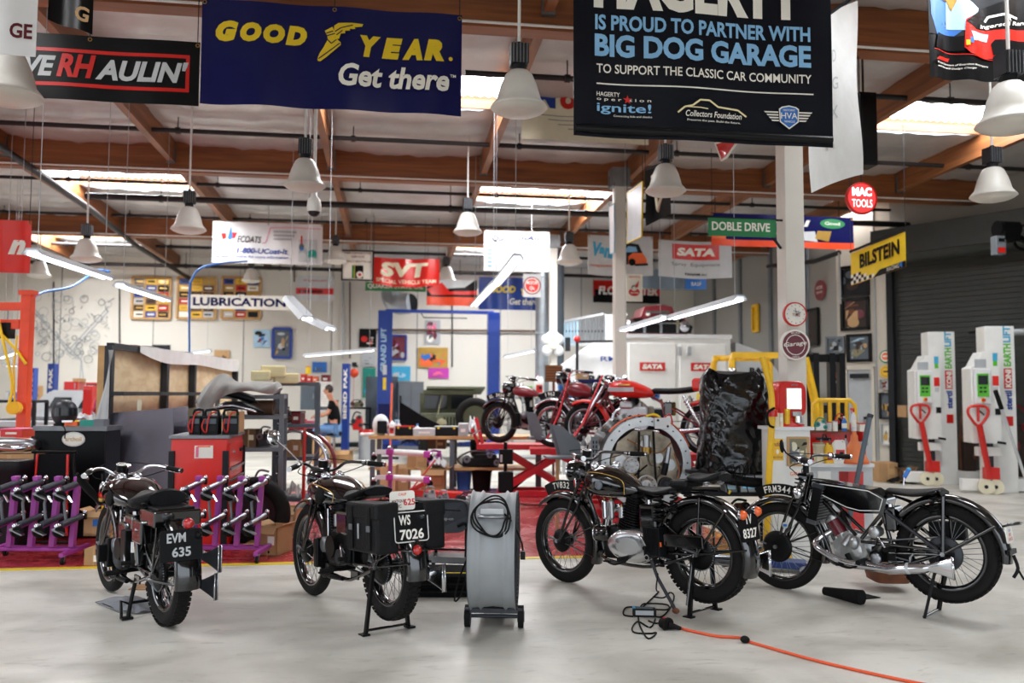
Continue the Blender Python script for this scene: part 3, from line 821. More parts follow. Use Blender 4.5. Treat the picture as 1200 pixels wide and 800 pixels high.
 if o.get('toolbox'):
  for s_ in(-1,1):mb=MB();mb.box(P(.12,s_*.13,.60),(.2*k,.09,.15),'black_paint');mb.cyl(P(.12,s_*.176,.61),P(.12,s_*.182,.61),.012,'chrome',n=10);mb.build('tool_box',root,bevel=.012)
 so=o['saddle']
 saddle(root,so['x0']*k,so['x1']*k,so['z'],so['hw'],springs=so.get('springs',True),rise=so.get('rise',.03),thick=so.get('th',.045),zs=so['z']-.15)
 if 'pillion' in o:
  q=o['pillion'];mb=MB()
  mb.box(P((q[0]+q[1])/2,0,q[2]),((q[1]-q[0])*k,q[3]*2,.055),'black_leather');ps=mb.build('pillion_seat',root,bevel=.02,seg=3)
  mb=MB()
  for s_ in(-1,1):mb.beam(P(q[0]-.12,s_*.09,q[2]-.055),P(q[1]+.04,s_*.09,q[2]-.055),.014,.014,'black_paint')
  mb.build('carrier',root)
 if 'exhaust' in o:o['exhaust'](root,P,k)
 if o.get('lamp',True):
  hp=P(hx+.16,0,o.get('lamp_z',.86));mb=MB()
  mb.lathe([(.001,-.1),(.04,-.09),(.075,-.05),(.088,0),(.09,.035)],hp,(1,0,.0),'black_paint',28);hl=mb.build('headlamp',root)
  mb=MB();mb.torus(hp+V((.036,0,0)),(1,0,0),.088,.007,'chrome',32,8);mb.build('headlamp_rim',hl)
  mb=MB();mb.lathe([(.001,.05),(.05,.047),(.084,.036)],hp,(1,0,0),'glass',28);mb.lathe([(.001,.0),(.06,.01),(.08,.03)],hp,(1,0,0),'chrome',24);mb.build('lens',hl)
  mb=MB();mb.beam(hp+V((-.03,.09,0)),P(hx+.05,.07,.80),.008,.02,'black_paint');mb.beam(hp+V((-.03,-.09,0)),P(hx+.05,-.07,.80),.008,.02,'black_paint');mb.build('lamp_bracket',hl)
  if o.get('speedo',True):
   mb=MB();c=P(hx+.02,.03,bh+.0);mb.cyl(c,c+V((-.012,0,.05)),.036,'black_metal',n=20);sp=mb.build('speedometer',hbo)
   mb=MB();c2=c+V((-.012,0,.051));mb.torus(c2,(-.2,0,1),.035,.005,'chrome',24,6);mb.cyl(c2-V((0,0,.002)),c2+V((0,0,.002)),.03,'red_lens' if o.get('red_dial')else 'cream',n=20);mb.build('dial',sp)
 if o.get('stand','rear')=='rear':
  mb=MB();sx_=o.get('stand_x',.05);b=-lift*.985-sx_*lift/L*.9;w2=.15
  for s_ in(-1,1):
   mb.beam((.03,s_*.105,R-.02),(sx_,s_*w2,b+.012),.03,.018,'black_metal');mb.box((sx_,s_*(w2+.01),b+.008),(.07,.05,.012),'black_metal')
  mb.cyl((sx_,-w2,b+.03),(sx_,w2,b+.03),.009,'black_paint',n=8);mb.build('stand',root)
 else:
  mb=MB();
  for s_ in(-1,1):mb.tube([P(.42,s_*.08,.26),P(.36,s_*.13,.10),P(.33,s_*.15,.016)],.014,'black_metal',8);mb.box(P(.33,s_*.16,.012),(.06,.07,.014),'black_metal')
  mb.tube([P(.36,.13,.09),P(.36,.19,.12),P(.30,.2,.02)],.01,'black_metal',6);mb.cyl(P(.36,-.13,.1),P(.36,.13,.1),.01,'black_metal');mb.build('stand',root)
 for pl in o.get('plates',[]):
  x,y,z,w_,h_,tilt,lines,bgm,fgm,border,nm=pl
  mb=MB();T=Matrix.Translation((x,y,z))@Matrix.Rotation(tilt,4,'Y');mb.T=T
  n_=8;pts=[]
  rr=.018
  for cx_,cy_,a0 in((w_/2-rr,h_/2-rr,0),(-w_/2+rr,h_/2-rr,90),(-w_/2+rr,-h_/2+rr,180),(w_/2-rr,-h_/2+rr,270)):
   for i in range(4):t=math.radians(a0+30*i);pts.append((cx_+rr*math.cos(t),cy_+rr*math.sin(t)))
  mb.prism(pts,(0,0,0),(0,-1,0),(0,0,1),(-1,0,0),.006,bgm);pt=mb.build(nm,root)
  mb=MB(T)
  for s_,cx_,cy_,hh,mt in lines:mb.text(s_,V((-.0045,-cx_,cy_)),(0,-1,0),(0,0,1),hh,mt or fgm,w=min(len(s_)*hh*.66,w_*.93),align='c',bold=.025)
  if border:mb.tube([V((-.004,-px_*.97,pz_*.95))for px_,pz_ in pts],.0035,border,4,closed=True)
  mb.build('plate_characters',pt)
 for(x,y,z,rr,mt,axd)in o.get('lamps',[]):
  mb=MB();mb.lathe([(.001,rr*.9),(rr*.6,rr*.75),(rr*.9,rr*.35),(rr,0)],(x,y,z),axd,mt,20);mb.lathe([(rr*1.08,.004),(rr*1.1,-.01),(rr*.9,-.03),(.001,-.035)],(x,y,z),axd,'chrome',20);mb.build('tail_lamp',root)
 if 'front_plate' in o:
  s_,am,col_=o['front_plate'];am=math.radians(am);Rp=R+.06;hh=.052;n=14;spn=.42
  mb=MB();outer=[(L+(Rp+.082)*math.cos(am+spn*(2*i/n-1)),R+(Rp+.082)*math.sin(am+spn*(2*i/n-1)))for i in range(n+1)]
  inner=[(L+Rp*math.cos(am+spn*(2*i/n-1)),R+Rp*math.sin(am+spn*(2*i/n-1)))for i in range(n,-1,-1)]
  mb.prism(outer+inner,(0,0,0),(1,0,0),(0,0,1),(0,1,0),.012,'black_metal');fpn=mb.build('front_plate',fg)
  mb=MB();char_arc(mb,s_,L,R,Rp+.016,am,hh,col_,.0075);o2=mb.build('plate_characters',root)
 for fn in o.get('extra',[]):fn(root,P,k)
 return root
def ex_twin_fishtail(root,P,k):
 for dz,dy in((0,0),(.17,.02)):
  mb=MB();y=-.13-dy
  mb.tube([P(.86,-.06,.60),P(.98,-.11,.50),P(.92,-.13,.30+dz*.6),P(.5,y,.27+dz),P(.1,y,.28+dz)],.02,'chrome',10,k=4)
  mb.tube([P(.12,y,.28+dz),P(.08,y,.28+dz),P(-.20,y,.28+dz),P(-.24,y,.28+dz)],.034,'steel',14,rs=[.02,.036,.036,.022])
  ex=mb.build('exhaust',root)
  mb=MB();fishtail(mb,P(-.24,y,.28+dz),(-1,-.35,.0),(0,0.0,1),.15,.022,.085,.012,'dark_steel','chrome');mb.build('fishtail',ex)
def ex_single_right(root,P,k):
 y=-.14;mb=MB()
 mb.tube([P(.86,-.06,.62),P(.98,-.11,.52),P(.94,-.13,.32),P(.5,y,.27),P(.1,y,.27)],.02,'chrome',10,k=4)
 mb.tube([P(.1,y,.27),P(.06,y,.27),P(-.2,y-.01,.28),P(-.25,y-.01,.28)],.036,'steel',14,rs=[.02,.038,.038,.024]);ex=mb.build('exhaust',root)
 mb=MB();fishtail(mb,P(-.25,y-.01,.28),(-1,-.15,-.02),(0,0,1),.15,.026,.085,.012,'chrome','chrome');mb.build('fishtail',ex)
def ex_left_polished(root,P,k):
 mb=MB();y=.145
 mb.tube([P(.90,.02,.46),P(1.0,.08,.40),P(.98,.13,.35),P(.80,y,.27),P(.60,y,.235)],.024,'chrome',12,k=4)
 mb.tube([P(.66,y,.245),P(.62,y,.24),P(.42,y,.225),P(.40,y,.225),P(.13,y,.245),P(.09,y,.25)],.035,'chrome',18,rs=[.026,.03,.033,.038,.038,.026]);ex=mb.build('exhaust',root)
 mb=MB();mb.cyl(P(.26,y,.2355),P(.24,y,.237),.0395,'grey_white',n=20);mb.tube([P(.25,y-.03,.24),P(.25,y-.05,.3),P(.22,.09,.33)],.006,'steel',6);mb.build('silencer_band',ex)
 mb=MB();fishtail(mb,P(.09,y,.25),(-1,.02,.02),(0,0,1),.15,.026,.075,.012,'chrome','chrome');mb.build('fishtail',ex)
def dense_middle(root,P,k):
 mb=MB();mb.box(P(.60,0,.42),(.26,.22,.22),'black_metal');mb.cyl(P(.66,.11,.42),P(.66,.15,.42),.075,'black_metal',n=22);mb.cyl(P(.54,.11,.36),P(.54,.14,.36),.05,'dark_steel',n=18);mb.build('gear_cover',root,bevel=.03,seg=3)
 mb=MB();mb.box(P(.52,.02,.58),(.20,.20,.18),'black_paint');mb.cyl(P(.48,.08,.67),P(.48,.08,.69),.022,'chrome');mb.build('oil_reservoir',root,bevel=.03,seg=3)
 mb=MB();mb.cyl(P(.94,.07,.36),P(.94,.12,.36),.07,'black_metal',n=20);mb.box(P(.90,0,.52),(.08,.16,.28),'black_metal');mb.build('magneto_cover',root,bevel=.02)
 mb=MB();mb.tube([P(1.0,.08,.30),P(.8,.12,.22),P(.5,.12,.22)],.016,'black_metal',8,k=3);mb.build('crash_bar',root)
def panniers(root,P,k):
 for s_ in(1,-1):
  y=.185 if s_>0 else-.135;mb=MB()
  mb.box((-.13,y,.585),(.42,.15,.27),'black_leather');pn=mb.build('pannier',root,bevel=.018,seg=3)
  mb=MB();mb.box((-.13,y+s_*.003,.70),(.425,.155,.10),'black_leather');mb.build('pannier_flap',pn,bevel=.014)
  for dx in(-.12,.12):
   mb=MB();mb.box((-.13+dx,y+s_*.082,.60),(.035,.008,.25),'black_rubber');mb.box((-.13+dx,y+s_*.089,.60),(.04,.006,.035),'dull_steel');mb.build('strap',pn)
  mb=MB();mb.box((-.11,y+s_*.085,.58),(.012,.006,.09),'light_grey');mb.build('badge',pn)
 mb=MB()
 for s_ in(-1,1):mb.tube([(.16,s_*.1,.735),(-.28,s_*.1,.735)],.009,'black_paint',8)
 for x in(.1,-.08,-.26):mb.tube([(x,-.2,.735),(x,.2,.735)],.008,'black_paint',8)
 mb.build('carrier',root)
def b3_extra(root,P,k):
 mb=MB();mb.box(P(.42,.03,.56),(.16,.18,.2),'black_paint');mb.cyl(P(.42,.08,.66),P(.42,.08,.69),.025,'chrome');mb.build('side_tank',root,bevel=.03,seg=3)
 mb=MB();mb.spring(P(.30,.12,.54),P(.30,.12,.72),.034,.009,5,'black_metal');mb.build('seat_spring',root)
 mb=MB();mb.box(P(.10,.115,.42),(.34,.02,.09),'black_paint');mb.build('chain_guard',root,bevel=.01)
 mb=MB();n_=10
 for s_ in(-1,1):mb=MB();mb.spring((-.10,s_*.085,.80),(-.10,s_*.085,.86),.02,.006,4,'spring');mb.build('seat_spring',root)
 saddle(root,-.20,.06,.87,.13,'pillion_pad',nose=.8,springs=False,rise=.01)
 mb=MB();mb.cyl((.03,.1,.33),(.06,.16,.0),.01,'black_paint',n=8);mb.tube([P(.40,.14,.33),(.30,.16,.16),(.16,.17,-.03)],.012,'dark_steel',8);mb.ball((.15,.17,-.045),(.03,.02,.02),'rusty',10,6);mb.build('prop_stand',root)
 mb=MB();mb.cyl(P(.36,.1,.3),P(.36,.21,.3),.022,'chrome',n=14);mb.lathe([(.001,.004),(.012,.004),(.014,0)],P(.36,.212,.3),(0,1,0),'black_metal',12);mb.build('pillion_footrest',root)
 mb=MB();mb.tube([P(1.2,.04,.74),P(1.12,.12,.80)],.005,'black_metal',6);mb.lathe([(.001,.012),(.03,.008),(.034,0)],P(1.12,.13,.80),(.6,.8,0),'red_lens',16);mb.torus(P(1.12,.13,.80),(.6,.8,0),.034,.005,'chrome',20,6);mb.build('side_reflector',root)
def b4_extra(root,P,k):
 mb=MB()
 for s_ in(-1,1):mb.tube([P(.98,s_*.06,.74),P(.66,s_*.09,.44)],.014,'black_paint',8);mb.tube([P(.40,s_*.08,.64),P(.62,s_*.09,.42)],.014,'black_paint',8);mb.tube([P(.40,s_*.1,.62),P(.02,s_*.1,.35)],.012,'dark_steel',8);mb.tube([P(.62,s_*.1,.40),P(.02,s_*.1,.36)],.012,'black_paint',8);mb.tube([P(1.02,s_*.06,.62),P(.90,s_*.07,.30)],.012,'black_paint',8)
 mb.build('frame_tubes',root)
 mb=MB();mb.tube([(-.36,0,.52),(-.42,.02,.535),(-.45,-.08,.53),(-.42,-.16,.53),(-.36,-.12,.52)],.008,'black_paint',6,k=3);mb.build('grab_rail',root)
 mb=MB();mb.tube([(-.41,.03,.34),(-.43,.04,.26),(-.40,.05,.20)],.011,'black_metal',6,k=3);mb.tube([(-.43,.04,.25),(-.46,.05,.19)],.007,'black_metal',6);mb.box((-.40,.02,.36),(.02,.16,.03),'black_metal');mb.build('stand_clip',root)
 mb=MB();mb.box((.02,-.13,.47),(.24,.08,.13),'black_leather');mb.build('tool_bag',root,bevel=.015)
 mb=MB();mb.lathe([(.02,.03),(.11,.03),(.12,.02),(.11,.0),(.02,0)],(0,.045,.335),(0,1,0),'dark_steel',32);mb.build('brake_plate',root)
 mb=MB();mb.lathe([(.001,.003),(.024,.003),(.024,0)],V((k*1.38-.09,.09,.50)),(0,1,0),'grey_white',20);mb.box((k*1.38-.09,.094,.50),(.03,.002,.018),'mid_blue');mb.build('tax_disc',root)
 mb=MB();mb.lathe([(.001,-.012),(.1,-.012),(.12,-.004),(.12,.004),(.1,.016),(.001,.02)],(k*1.38,.07,.335+.0),(0,1,0),'black_metal',32);mb.build('brake_plate',root)
 mb=MB();mb.tube([P(1.0,.30,1.0),P(1.06,.36,1.06),P(1.08,.37,1.12)],.006,'black_metal',6,k=2);mb.ball(P(1.085,.37,1.11),(.012,.03,.05),'black_metal',12,8);mb.build('mirror',root)
def b1_extra(root,P,k):
 mb=MB();mb.box(P(-.02,0,.70),(.28,.30,.10),'black_paint');mb.box(P(-.02,.0,.755),(.22,.24,.02),'black_leather');mb.build('rear_carrier_box',root,bevel=.02)
 mb=MB();mb.box(P(.60,.10,.50),(.16,.08,.22),'black_paint');mb.build('oil_tank',root,bevel=.02)
 mb=MB();mb.ball(P(.74,.10,.36),(.11,.05,.10),'dark_steel');mb.build('timing_case',root)
 mb=MB();mb.box(P(.25,.12,.50),(.05,.05,.28),'black_paint',(0,.25,0));mb.build('side_plate',root,bevel=.01)
 mb=MB();mb.grid(lambda u,v:V((k*1.38+.40*math.cos(math.radians(150+60*u)),.075,.335+(.40-.12*v)*math.sin(math.radians(150+60*u))+.0)),14,3,'black_paint',True,.004,(0,1,0));mb.build('mudguard_valance',root)
 mb=MB();mb.box(P(1.08,.15,.80),(.03,.012,.22),'black_rubber',(0,.3,0));mb.tube([P(.95,.36,.93),P(1.0,.3,.85),P(1.05,.17,.70)],.022,'black_rubber',8,k=3,rs=[.012,.028,.022]);mb.build('cable_sleeve',root)
 mb=MB();mb.box(P(.47,.13,.47),(.10,.07,.2),'black_metal');mb.build('battery_box',root,bevel=.008);mb=MB();mb.box(P(.94,.16,.36),(.05,.1,.12),'black_metal');mb.build('pedal_block',root,bevel=.008)
 mb=MB();mb.cyl(P(.38,.11,.43),P(.38,.11,.50),.026,'chrome',n=14);mb.cyl(P(.38,.11,.36),P(.38,.11,.43),.024,'black_metal',n=14);mb.build('horn',root)
 mb=MB();mb.tube([(-.18,-.1,.30),(-.36,-.06,.32),(-.385,0,.32),(-.36,.06,.32),(0,.14,.31)],.01,'black_paint',8);mb.build('rear_stay',root)
def b2_extra(root,P,k):
 panniers(root,P,k)
 mb=MB();mb.tube([(0,.12,.36),(-.30,.11,.47),(-.38,.07,.46),(-.38,-.07,.46),(-.30,-.11,.47),(0,-.12,.36)],.009,'black_paint',8);mb.build('rear_stay',root)
 mb=MB();mb.tube([P(.98,.22,.97),P(.98,.34,1.09),P(.98,.41,1.15)],.005,'chrome',6);mr=mb.build('mirror_stem',root)
 mb=MB();mb.lathe([(.001,-.012),(.045,-.01),(.055,0),(.052,.004),(.001,.004)],P(.98,.43,1.17),(-1,-.2,.1),'chrome',24);mb.build('mirror',mr)
BK={}
BK['a']=make_bike(dict(front=(130,692),rear=(195,732),lift=0,label='black vintage motorcycle with plate EVM 635, seen from behind, its stand over a grey rag',bar_h=.92,bar_w=.33,pull=.2,fgw=.15,flip=.06,cyl_r=.085,bar_mat='chrome',tank='pear',tank_w=.2,tank_top=.885,flash=True,engine='single',case_mat='black_metal',saddle=dict(x0=.05,x1=.52,z=.80,hw=.2,th=.09,rise=.03),toolbox=True,lamp_z=.82,exhaust=ex_twin_fishtail,stand='centre',rgw=.16,rtw=.105,tw=.09,rguard=(30,187),stays=((128,.008),(95,.008)),extra=[b1_extra,dense_middle],plates=[(-.37,.05,.565,.26,.19,.12,[('EVM',-.03,.018,.058,None),('635',-.0,-.068,.058,None)],'black_metal','grey_white',None,'number_plate')],lamps=[(-.385,-.05,.62,.022,'black_metal',(-1,0,0)),(-.345,.0,.69,.035,'red_lens',(-1,0,.1))]))
BK['b']=make_bike(dict(front=(367,697),rear=(458,726),lift=.08,label='black vintage motorcycle with leather panniers and plate WS 7026, up on its rear stand',bar_h=.95,bar_w=.36,pull=.2,cyl_r=.085,tank='pear',tank_w=.19,tank_top=.885,line=True,engine='single',saddle=dict(x0=.16,x1=.60,z=.78,hw=.17),exhaust=ex_single_right,rgw=.14,rtw=.1,red_dial=True,extra=[b2_extra,dense_middle],rguard=(40,188),plates=[(-.34,.03,.60,.235,.185,.08,[('WS',-.045,.012,.06,None),('7026',0,-.075,.062,None)],'black_metal','paper','white_paint','number_plate'),(-.29,.06,.755,.17,.115,.04,[('CALIF',-.0,.03,.016,'orange'),('ANTIQUE',-.03,-.012,.02,'plum'),('M/C',-.03,-.042,.02,'plum'),('625',.045,-.03,.04,'red_paint')],'paper','red_paint',None,'licence_plate')],lamps=[(-.39,0.02,.465,.03,'red_lens',(-1,0,.1)),(-.35,-.04,.655,.02,'dark_glass',(-1,0,0))]))
BK['c']=make_bike(dict(front=(665,682),rear=(830,706),lift=.08,label='black vintage motorcycle with round tank badge and plates TV 8327 beside the battery charger',bar_h=1.0,bar_w=.36,pull=.26,tank='pear',tank_w=.14,tank_top=.93,line=True,badge='round',one_cap=True,cyl_x=.68,engine='single',primary='alloy',lean=-.06,cyl_r=.1,saddle=dict(x0=.14,x1=.58,z=.77,hw=.13,rise=.012),pillion=(.04,.20,.81,.12),exhaust=ex_single_right,rguard=(25,200),rgw=.16,rtw=.11,tw=.095,fguard=(48,205),lamp_z=.88,front_plate=('TV832',87,'paper'),extra=[b3_extra],plates=[(-.375,.03,.545,.22,.20,.1,[('TV',-.0,.01,.062,None),('8327',0,-.08,.062,None)],'black_metal','paper',None,'number_plate')],lamps=[(-.39,.115,.62,.033,'amber',(-1,0,.05)),(-.39,-.06,.63,.033,'amber',(-1,0,.05))]))
BK['d']=make_bike(dict(front=(920,690),rear=(1117,706),lift=.1,label='black vintage motorcycle with white lined tank, radiator and polished exhaust, plate FRM 344',bar_h=.99,bar_w=.36,pull=.2,grip=.02,tank='wedge',engine='twostroke',saddle=dict(x0=-.03,x1=.42,z=.765,hw=.16,rise=.0,th=.035),exhaust=ex_left_polished,lamp=False,rguard=(22,188),rgw=.13,rtw=.095,tw=.08,stand_x=.15,fguard=(46,198),fdrum=.1,front_plate=('FRM344',91,'paper'),extra=[b4_extra],stays=((150,.012),(95,.014)),plates=[(-.40,.03,.47,.15,.1,.05,[('CALIF',0,.022,.014,'mid_blue'),('HIST',0,-.008,.02,'red_paint'),('VEHICLE',0,-.036,.02,'red_paint')],'paper','red_paint',None,'licence_plate')]))
def prect(x0,y0,x1,y1,Y,mode='y'):
 """a rectangle seen at these places, standing upright in the plane world-Y = Y: returns left, right, bottom, top"""
 a=aty(x0,y1,Y);b=aty(x1,y1,Y);c=aty(x0,y0,Y);d=aty(x1,y0,Y)
 return(a.x+c.x)/2,(b.x+d.x)/2,(a.z+b.z)/2,(c.z+d.z)/2
def split_tris(T,L):
 out=[];st=list(T)
 while st:
  a,b,c=st.pop();e=[(math.hypot(a[0]-b[0],a[1]-b[1]),a,b,c),(math.hypot(b[0]-c[0],b[1]-c[1]),b,c,a),(math.hypot(c[0]-a[0],c[1]-a[1]),c,a,b)]
  m=max(e,key=lambda q:q[0])
  if m[0]>L:h=((m[1][0]+m[2][0])/2,(m[1][1]+m[2][1])/2);st+=[(m[1],h,m[3]),(h,m[2],m[3])]
  else:out.append((a,b,c))
 return out
class Sheet:
 """a cloth or board facing -Y; u to the right, v up, metres from its lower left corner"""
 def __init__(s,w,h,wave=0.0,nw=3,ph=0.0,both=False,side=0.0):
  s.w,s.h,s.wave,s.nw,s.ph,s.side=w,h,wave,nw,ph,side;s.n=0;s.mb=MB()
 def m(s,u,v,off=0.0):
  a=s.wave*(math.sin(u/s.w*s.nw*2*PI+s.ph)+.5*math.sin(u/s.w*s.nw*4.7+v/s.h*3+s.ph))*(1-.5*v/s.h)
  sag=-s.side*math.sin(PI*u/s.w)*(.4+.6*(1-v/s.h))
  return V((u-s.w/2,a-off,v+sag))
 def step(s):s.n+=1;return.0025+.0014*s.n
 def base(s,mat,th=.004,bmat=None):
  mb=MB();mb.grid(lambda u,v:s.m(u*s.w,v*s.h),40 if s.wave else 1,6 if s.wave else 1,mat,True,th,(0,1,0));return mb
 def rect(s,u0,v0,u1,v1,mat,off=None):
  o=off or s.step();nx=max(1,int((u1-u0)/s.w*40))if s.wave else 1;ny=max(1,int((v1-v0)/s.h*6))if s.wave else 1
  s.mb.grid(lambda a,b:s.m(u0+(u1-u0)*a,v0+(v1-v0)*b,o),nx,ny,mat);return s
 def frame(s,u0,v0,u1,v1,t,mat):
  o=s.step()
  s.rect(u0,v0,u1,v0+t,mat,o);s.rect(u0,v1-t,u1,v1,mat,o);s.rect(u0,v0,u0+t,v1,mat,o);s.rect(u1-t,v0,u1,v1,mat,o);return s
 def poly(s,pts,mat):
  o=s.step();s.put(pts,o,mat);return s
 def put(s,pts,o,mat,tris=None):
  if not s.wave:s.mb.add([s.m(a,b,o)for a,b in pts],tris or[tuple(range(len(pts)))],mat);return
  tris=tris or tessellate_polygon([[V((a,b,0))for a,b in pts]])
  T=split_tris([tuple(pts[i]for i in t)for t in tris],s.w/s.nw/10)
  s.mb.add([s.m(a,b,o)for t in T for a,b in t],[(3*i,3*i+1,3*i+2)for i in range(len(T))],mat)
 def disc(s,u,v,r,mat,ry=None,n=28):
  ry=ry or r;return s.poly([(u+r*math.cos(2*PI*i/n),v+ry*math.sin(2*PI*i/n))for i in range(n)],mat)
 def line(s,pts,t,mat):
  o=s.step()
  for(a,b),(c,d)in zip(pts,pts[1:]):
   L=math.hypot(c-a,d-b)or 1;nx,ny=-(d-b)/L*t/2,(c-a)/L*t/2
   s.put([(a+nx,b+ny),(a-nx,b-ny),(c-nx,d-ny),(c+nx,d+ny)],o,mat)
  return s
 def text(s,t,u,v,h,mat,w=None,align='c',shear=0,bold=.015,rot=0):
  o=s.step();bold=min(bold,.012)if h<.09 else bold
  gv,gf,asp=glyphs(t,shear,bold);w=w if w else h*asp;x0={'l':0,'c':-w/2,'r':-w}[align];P=[(x0+a*w,b*h)for a,b in gv]
  P=[(u+a*math.cos(rot)-b*math.sin(rot),v+a*math.sin(rot)+b*math.cos(rot))for a,b in P]
  T=[f for f in gf if len(f)==3]+[(f[0],f[k],f[k+1])for f in gf if len(f)>3 for k in range(1,len(f)-1)]
  s.put(P,o,mat,T);return s
 def art(s,u0,v0,u1,v1,pal,n,seed):
  r=random.Random(seed);s.rect(u0,v0,u1,v1,pal[0])
  for i in range(n):
   a,b=sorted((r.uniform(u0,u1),r.uniform(u0,u1)));c,d=sorted((r.uniform(v0,v1),r.uniform(v0,v1)))
   b=min(b,a+(u1-u0)*.5);d=min(d,c+(v1-v0)*.35)
   if r.random()<.5:s.poly([(a,c),(b,c+(d-c)*r.random()),(b,d),(a+(b-a)*r.random(),d)],r.choice(pal))
   else:s.disc((a+b)/2,(c+d)/2,(b-a)/2+.001,r.choice(pal),(d-c)/2+.001,14)
  return s
def banner(name,label,category,box,Y,mat,wave=.012,nw=3,draw=None,hang=True,part='lettering',group=None,rz=0.0,th=.004,side=0.0,framed=None):
 x0,x1,z0,z1=prect(*box,Y);w_,h_=x1-x0,z1-z0
 s=Sheet(w_,h_,wave,nw,(x0*7+z0*3)%6,side=side)
 root=thing(name,label,category,((x0+x1)/2,Y,z0),rz,group)
 s.base(mat,th).build('sheet' if not framed else 'board',root)
 if draw:draw(s,w_,h_);s.mb.build(part,root)
 if hang:
  for u in((.02,w_-.02)if w_<1.5 else(.02,w_/2,w_-.02)):
   mb=MB();p=s.m(u,h_);mb.cyl(p-V((0,.004,.03)),V((p.x,0,cz(Y)-z0-.1)),.004,'dark_grey',n=5,cap=False);mb.torus(p-V((0,.004,.03)),(0,1,0),.014,.004,'brass',12,5);mb.build('cord',root)
 if framed:
  mb=MB();t=framed[1]
  for a in((w_/-2,0,t,h_),(w_/2-t,0,t,h_)):mb.box((a[0]+t/2,-.01,h_/2),(t,.04,h_),framed[0])
  for z in(t/2,h_-t/2):mb.box((0,-.01,z),(w_,.04,t),framed[0])
  mb.build('picture_frame',root)
 return root
def d_good(s,w,h):
 y=h*.60;s.text('G',w*.095,y-.0,h*.2,'yellow',w=w*.085,shear=.25,bold=.085)
 for ch,u in(('O',.175),('O',.262),('D',.345)):s.text(ch,w*(u+.01),y-h*(.0),h*.19,'yellow',w=w*.08,shear=.2,bold=.08)
 for ch,u in(('Y',.645),('E',.73),('A',.81),('R',.895)):s.text(ch,w*(u-.005),y-h*.08,h*.21,'yellow',w=w*.08,shear=.2,bold=.08)
 q=lambda L:[((x-235)/306*w,(1-(y-8-.058*(x-235))/116)*h)for x,y in L]
 s.poly(q([(369,75),(371,70),(376,63),(380,56),(388,52),(396,59),(396,62),(388,68),(380,74),(372,79),(369,78)]),'yellow')
 s.poly(q([(377,45),(386,41),(391,52),(388,53),(381,56),(380,51)]),'yellow')
 s.poly(q([(388,40),(393,37),(408,37),(422,38),(421,41),(412,42),(413,44),(406,44),(407,46),(401,46),(401,49),(396,49),(394,55),(390,55),(388,48)]),'yellow')
 for a in([(370,76),(378,71),(386,66),(395,60)],[(379,48),(387,46)],[(380,51),(389,49)],[(381,56),(385,60),(391,56)],[(389,47),(396,43),(410,40)],[(391,51),(398,46)]):s.line(q(a),.009,'navy')
 s.text('Get there',w*.735,h*.22,h*.22,'paper',w=w*.43,shear=.18,bold=.03)
 s.text('TM',w*.965,h*.36,h*.03,'paper')
 s.text('.',w*.955,h*.52,h*.04,'yellow')
banner('sponsor_banner','large dark blue tyre banner with yellow letters, winged foot and words Get there','banner',(235,8,541,128),6.9,'navy',.02,3,d_good)
def d_over(s,w,h):
 s.frame(w*.03,h*.2,w*.955,h*.78,h*.055,'red_paint')
 s.text('OVE',w*.235,h*.34,h*.32,'grey_white',w=w*.24,shear=.25,bold=.04);s.text('RH',w*.445,h*.34,h*.36,'red_paint',w=w*.17,shear=.25,bold=.04);s.text("AULIN'",w*.74,h*.33,h*.33,'grey_white',w=w*.42,shear=.25,bold=.04)
banner('sponsor_banner',"long black banner with white and red letters inside a red outline, upper left",'banner',(-30,42,234,118),7.3,'vinyl_black',.01,2,d_over)
banner('sponsor_banner','white banner cut by the left edge, ending in dark red letters GE','banner',(-110,-70,44,62),5.6,'white_sheet',.01,2,lambda s,w,h:s.text('GE',w*.885,h*.15,h*.135,'maroon',w=w*.17,bold=.03))
mb=MB();
mb.grid(lambda u,v:V((u*.32,.03*math.sin(u*6),-v*(.30-.10*(1-u)))),12,6,'vinyl_black',True,.004,(0,1,0))
o=single(mb,'pennant','black pointed pennant with a pale letter G hanging above the black banner with red outline','pennant',tuple(at(57,-8,6.2)))
mb=MB();mb.text('G',(.2,-.045,-.2),(1,0,-.3),(.1,0,1),.11,'tan',bold=.03);mb.build('lettering',o)
